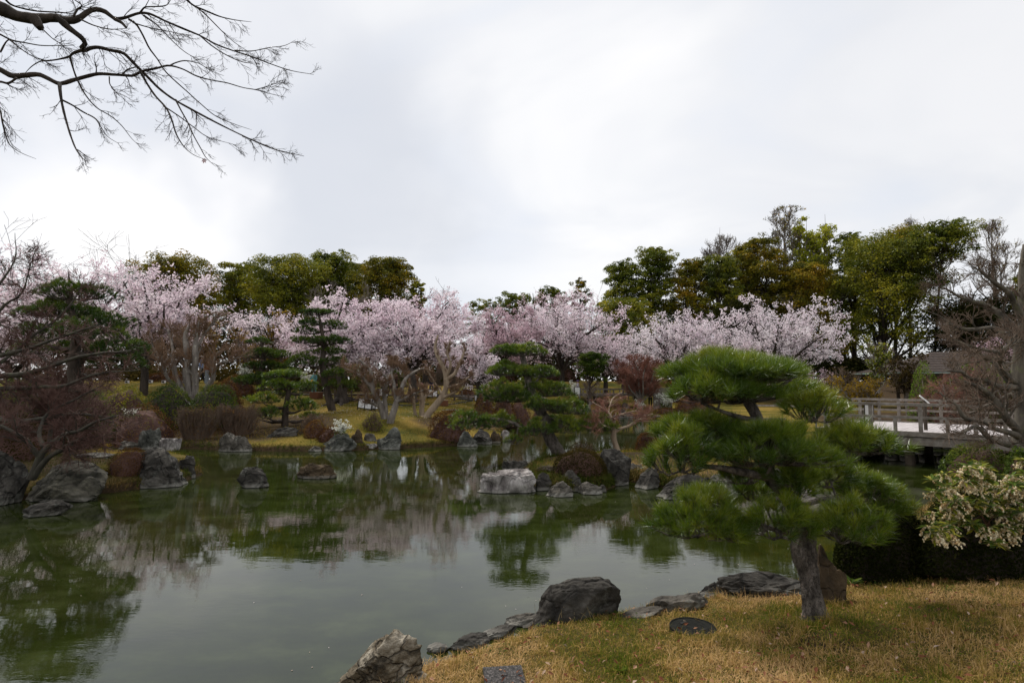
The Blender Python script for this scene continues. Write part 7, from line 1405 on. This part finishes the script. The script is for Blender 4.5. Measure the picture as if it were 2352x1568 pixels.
# ------------------------------------------------------------------ boughs hanging into the view at the top left
def zz(pts, d, dd=0.0): 
    n = len(pts); return [(*W(x * .3174, y * .3174, d + dd * i / max(n - 1, 1)), S(r * .3174, d)) for i, (x, y, r) in enumerate(pts)]
BD = 5.0
main = [zz([(-500, 60, 60), (-150, 20, 48), (0, 60, 44), (120, 115, 40), (260, 135, 32), (400, 130, 27), (480, 150, 24), (560, 138, 20), (610, 105, 18), (650, 78, 18), (700, 68, 17), (760, 85, 15), (830, 135, 12), (900, 130, 10), (960, 110, 9), (1010, 95, 8), (1080, 100, 8), (1200, 155, 7), (1330, 210, 7), (1450, 260, 6), (1560, 320, 6), (1680, 365, 5), (1820, 410, 5), (1950, 460, 4), (2100, 510, 3), (2270, 540, 1.5)], BD, .6),
 zz([(400, 120, 20), (450, 160, 22), (500, 205, 19), (560, 250, 17), (600, 285, 16), (615, 320, 15), (590, 345, 15), (600, 372, 14), (650, 350, 13), (710, 343, 12), (800, 365, 11), (890, 385, 11), (960, 450, 10), (1020, 510, 10), (1080, 570, 9), (1150, 640, 8), (1250, 715, 7), (1400, 800, 7), (1550, 880, 6), (1700, 955, 5), (1850, 1025, 5), (2000, 1085, 4), (2200, 1130, 1.5)], BD + .05, .5),
 zz([(-520, 560, 24), (-100, 470, 19), (0, 505, 18), (90, 550, 17), (180, 545, 16), (280, 540, 15), (350, 570, 14), (430, 605, 14), (530, 580, 12), (620, 555, 11), (710, 535, 11), (820, 540, 10), (900, 545, 9), (960, 548, 9), (1030, 515, 8), (1130, 495, 7), (1220, 475, 6), (1320, 500, 5), (1420, 550, 5), (1530, 580, 4), (1640, 600, 4), (1760, 635, 3), (1850, 650, 3), (1960, 680, 2), (2070, 705, 1.2)], BD + .1, .4)]
sec = [zz([(240, 130, 34), (265, 165, 30), (292, 205, 20)], BD), zz([(825, 135, 12), (880, 165, 10), (912, 200, 7)], BD + .2), zz([(600, 360, 10), (530, 385, 8), (500, 410, 7), (420, 430, 5), (350, 440, 5), (290, 445, 4), (230, 480, 3), (180, 530, 1.5)], BD, .2),
 zz([(505, 410, 7), (530, 500, 5), (560, 580, 5), (620, 690, 4), (700, 780, 3.4), (800, 840, 3), (880, 910, 2.4), (950, 1000, 1.6), (990, 1040, 1)], BD, .3), zz([(430, 605, 11), (433, 650, 10), (450, 760, 7), (480, 880, 6), (510, 980, 5), (550, 1080, 3.6), (600, 1150, 2), (640, 1170, 1)], BD + .1, -.4),
 zz([(440, 720, 6), (520, 760, 5), (600, 810, 4.6), (690, 860, 4), (730, 920, 3), (780, 990, 2), (860, 1040, 1)], BD + .1, .3), zz([(1015, 520, 7), (1060, 600, 6), (1120, 690, 6), (1200, 780, 5), (1240, 860, 4.4), (1275, 970, 4), (1330, 1060, 3), (1400, 1120, 2), (1500, 1160, 1)], BD + .3, -.3),
 zz([(930, 140, 7), (980, 170, 6), (1030, 250, 5), (1080, 350, 5), (1140, 430, 4), (1190, 510, 4), (1260, 580, 3.6), (1350, 660, 3.4), (1450, 750, 3), (1560, 840, 2.6), (1700, 900, 2), (1820, 940, 1)], BD + .3, .6), zz([(1270, 722, 5.5), (1310, 800, 4), (1360, 890, 3.6), (1400, 980, 3.2), (1450, 1070, 2.6), (1490, 1140, 2), (1560, 1205, 1)], BD + .3, -.2),
 zz([(1230, -140, 9), (1330, -20, 7), (1400, 40, 5.4), (1480, 75, 5), (1590, 120, 4), (1700, 145, 2.6), (1820, 160, 1)], BD + .5, .4), zz([(1395, 35, 4), (1480, 100, 3.6), (1560, 180, 3), (1620, 240, 2.4), (1700, 310, 1.8), (1790, 370, 1)], BD + .5, .2), zz([(-300, 180, 10), (-80, 225, 7), (0, 250, 6), (80, 290, 5), (180, 310, 4), (300, 330, 3), (430, 330, 2.4), (540, 330, 1)], BD - .3, .3),
 zz([(-200, 480, 9), (-60, 640, 6), (0, 800, 5), (20, 900, 4.6), (50, 1010, 4), (80, 1060, 3), (160, 1110, 2), (260, 1150, 1)], BD - .2, .1), zz([(-240, 600, 10), (0, 592, 7), (60, 602, 7), (120, 565, 7)], BD), zz([(0, -60, 7), (60, 20, 6), (120, 50, 5), (260, 80, 4.6), (420, 90, 4), (540, 100, 2)], BD + .3, .3),
 zz([(1010, 98, 7), (1045, 55, 5), (1080, 50, 4), (1200, 40, 3), (1240, -10, 1.6)], BD + .3), zz([(1225, 478, 5), (1270, 455, 4), (1340, 440, 3.4), (1440, 460, 2.4), (1520, 510, 1.6), (1620, 550, 1)], BD + .4, .3), zz([(1450, 262, 4), (1530, 330, 3.6), (1640, 400, 3), (1760, 450, 2.4), (1880, 460, 1.4)], BD + .4, .2), zz([(1700, 366, 3.6), (1820, 370, 3), (1950, 345, 2.2), (2060, 330, 1.6), (2140, 290, .8)], BD + .5), zz([(1845, 650, 2.6), (1950, 620, 1.8), (2050, 582, .9)], BD + .5),
 zz([(530, 120, 7), (560, 70, 6), (590, 40, 4), (540, 0, 3)], BD), zz([(880, 545, 6), (920, 505, 4), (980, 480, 3), (960, 430, 1.4)], BD + .3), zz([(790, 555, 4), (795, 610, 3), (840, 670, 2), (900, 720, 1)], BD + .2), zz([(1180, 765, 4), (1300, 845, 3.4), (1400, 920, 2.8), (1500, 990, 2), (1690, 1045, 1)], BD + .3, .2), zz([(580, 140, 5), (680, 185, 3.6), (800, 212, 2.6), (940, 205, 1)], BD), zz([(960, 165, 4), (1080, 200, 3), (1240, 232, 2.2), (1390, 260, 1)], BD + .3), zz([(1040, 110, 4), (1140, 185, 3.4), (1250, 300, 2.6), (1350, 385, 2), (1460, 440, 1)], BD + .3),
 zz([(0, 380, 6), (60, 290, 4), (120, 330, 3.4), (220, 400, 2.6), (340, 440, 1)], BD - .2), zz([(300, 205, 4), (380, 280, 3), (440, 320, 2.4), (500, 385, 1.2)], BD)]
ob = thing('overhanging_maple', (-7.6, 4.4, float(height(np.array([-7.6]), np.array([4.4]))[0])), 'bare dark maple boughs hanging into the sky at the top left', 'maple')
# its trunk stands out of view at the left
tb = np.array(ob.location); a0 = np.array(main[0][0][:3]); c0 = np.array(main[2][0][:3])
P, R = limbs_from([[(tb[0] - 1.2, tb[1] - 3.0, tb[2] - .3, .24), (tb[0] - 1.0, tb[1] - 2.6, 2.6, .20), (a0[0] - .7, a0[1] - .6, a0[2] - .5, .15), (*a0, .115 * 1.2)], [(tb[0] - 1.1, tb[1] - 2.8, tb[2] + .9, .18), (c0[0] - 1.2, c0[1] - .9, c0[2] - .8, .11), (c0[0] - .4, c0[1] - .2, c0[2] - .15, .08), (*c0, S(24 * .3174, BD))]], 16)
M = Mesh(); M.tubes(P, R, 10); M.build('trunk', M_BARK_DARK, ob, smooth=True)
P, R = limbs_from(main, 90); R = R * 1.15; kn = 1 + .13 * fbm(P * 14, 2, 7); M = Mesh(); M.tubes(P, R * kn, 8); M.build('bough', M_BARK_DARK, ob, smooth=True)
P2, R2 = limbs_from(sec, 34); R2 = R2 * 1.25; M = Mesh(); M.tubes(P2, R2 * (1 + .1 * fbm(P2 * 14, 2, 8)), 6); M.build('branch', M_BARK_DARK, ob, smooth=True)
dn = np.array([.55, .2, -.35])
K1 = kids(P[:, 40:], np.minimum(R[:, 40:], .012), 15, .22, (22, 50), .0, 0, 1, 6, .5, .22, side=dn, rmin=.0024, shrink=.5, down=.1)
K2 = kids(P2[3:], np.minimum(R2[3:], .010), 7, .22, (22, 50), .0, .15, 1, 6, .5, .22, side=dn, rmin=.0022, shrink=.5, down=.1)
K0 = kids(P[:, 4:40], np.minimum(R[:, 4:40], .010), 10, .30, (30, 70), .0, 0, 1, 6, .4, .25, side=dn, rmin=.0020)
J = (np.concatenate([K0[0], K1[0], K2[0]]), np.concatenate([K0[1], K1[1], K2[1]]))
J2 = kids(*J, 5, .11, (22, 48), .0, .2, 1, 5, .7, .25, rmin=.0021, shrink=.3); J3 = kids(*J2, 3, .05, (25, 50), .05, .2, 1, 3, .8, .3, rmin=.0013)
M = Mesh(); M.tubes(*J, 4); M.tubes(*J2, 3); M.tubes(*J3, 3); M.build('twigs', surf_mat('dark maple twigs', [(.3, (.014, .010, .010)), (.7, (.04, .026, .024))], scale=2, bump=0), ob)
c = W(1475 * .3174, 1162 * .3174, BD + .1); M = Mesh()
for k in range(6): a_ = k * 1.05 + .2; u = np.array([math.cos(a_), .2, math.sin(a_)]); w_ = np.array([-math.sin(a_), 0, math.cos(a_)]) * .006; M.add([c, c + u * .014 + w_, c + u * .028, c + u * .014 - w_], [[0, 1, 2, 3]], k / 6)
M.build('withered_leaf', leaf_mat('withered red leaf', [(0, (.16, .03, .03)), (1, (.28, .06, .05))]), ob)

print('triangles', sum(len(o.data.polygons) * 1.6 for o in scene.objects if o.type == 'MESH'), 'objects', len(scene.objects))
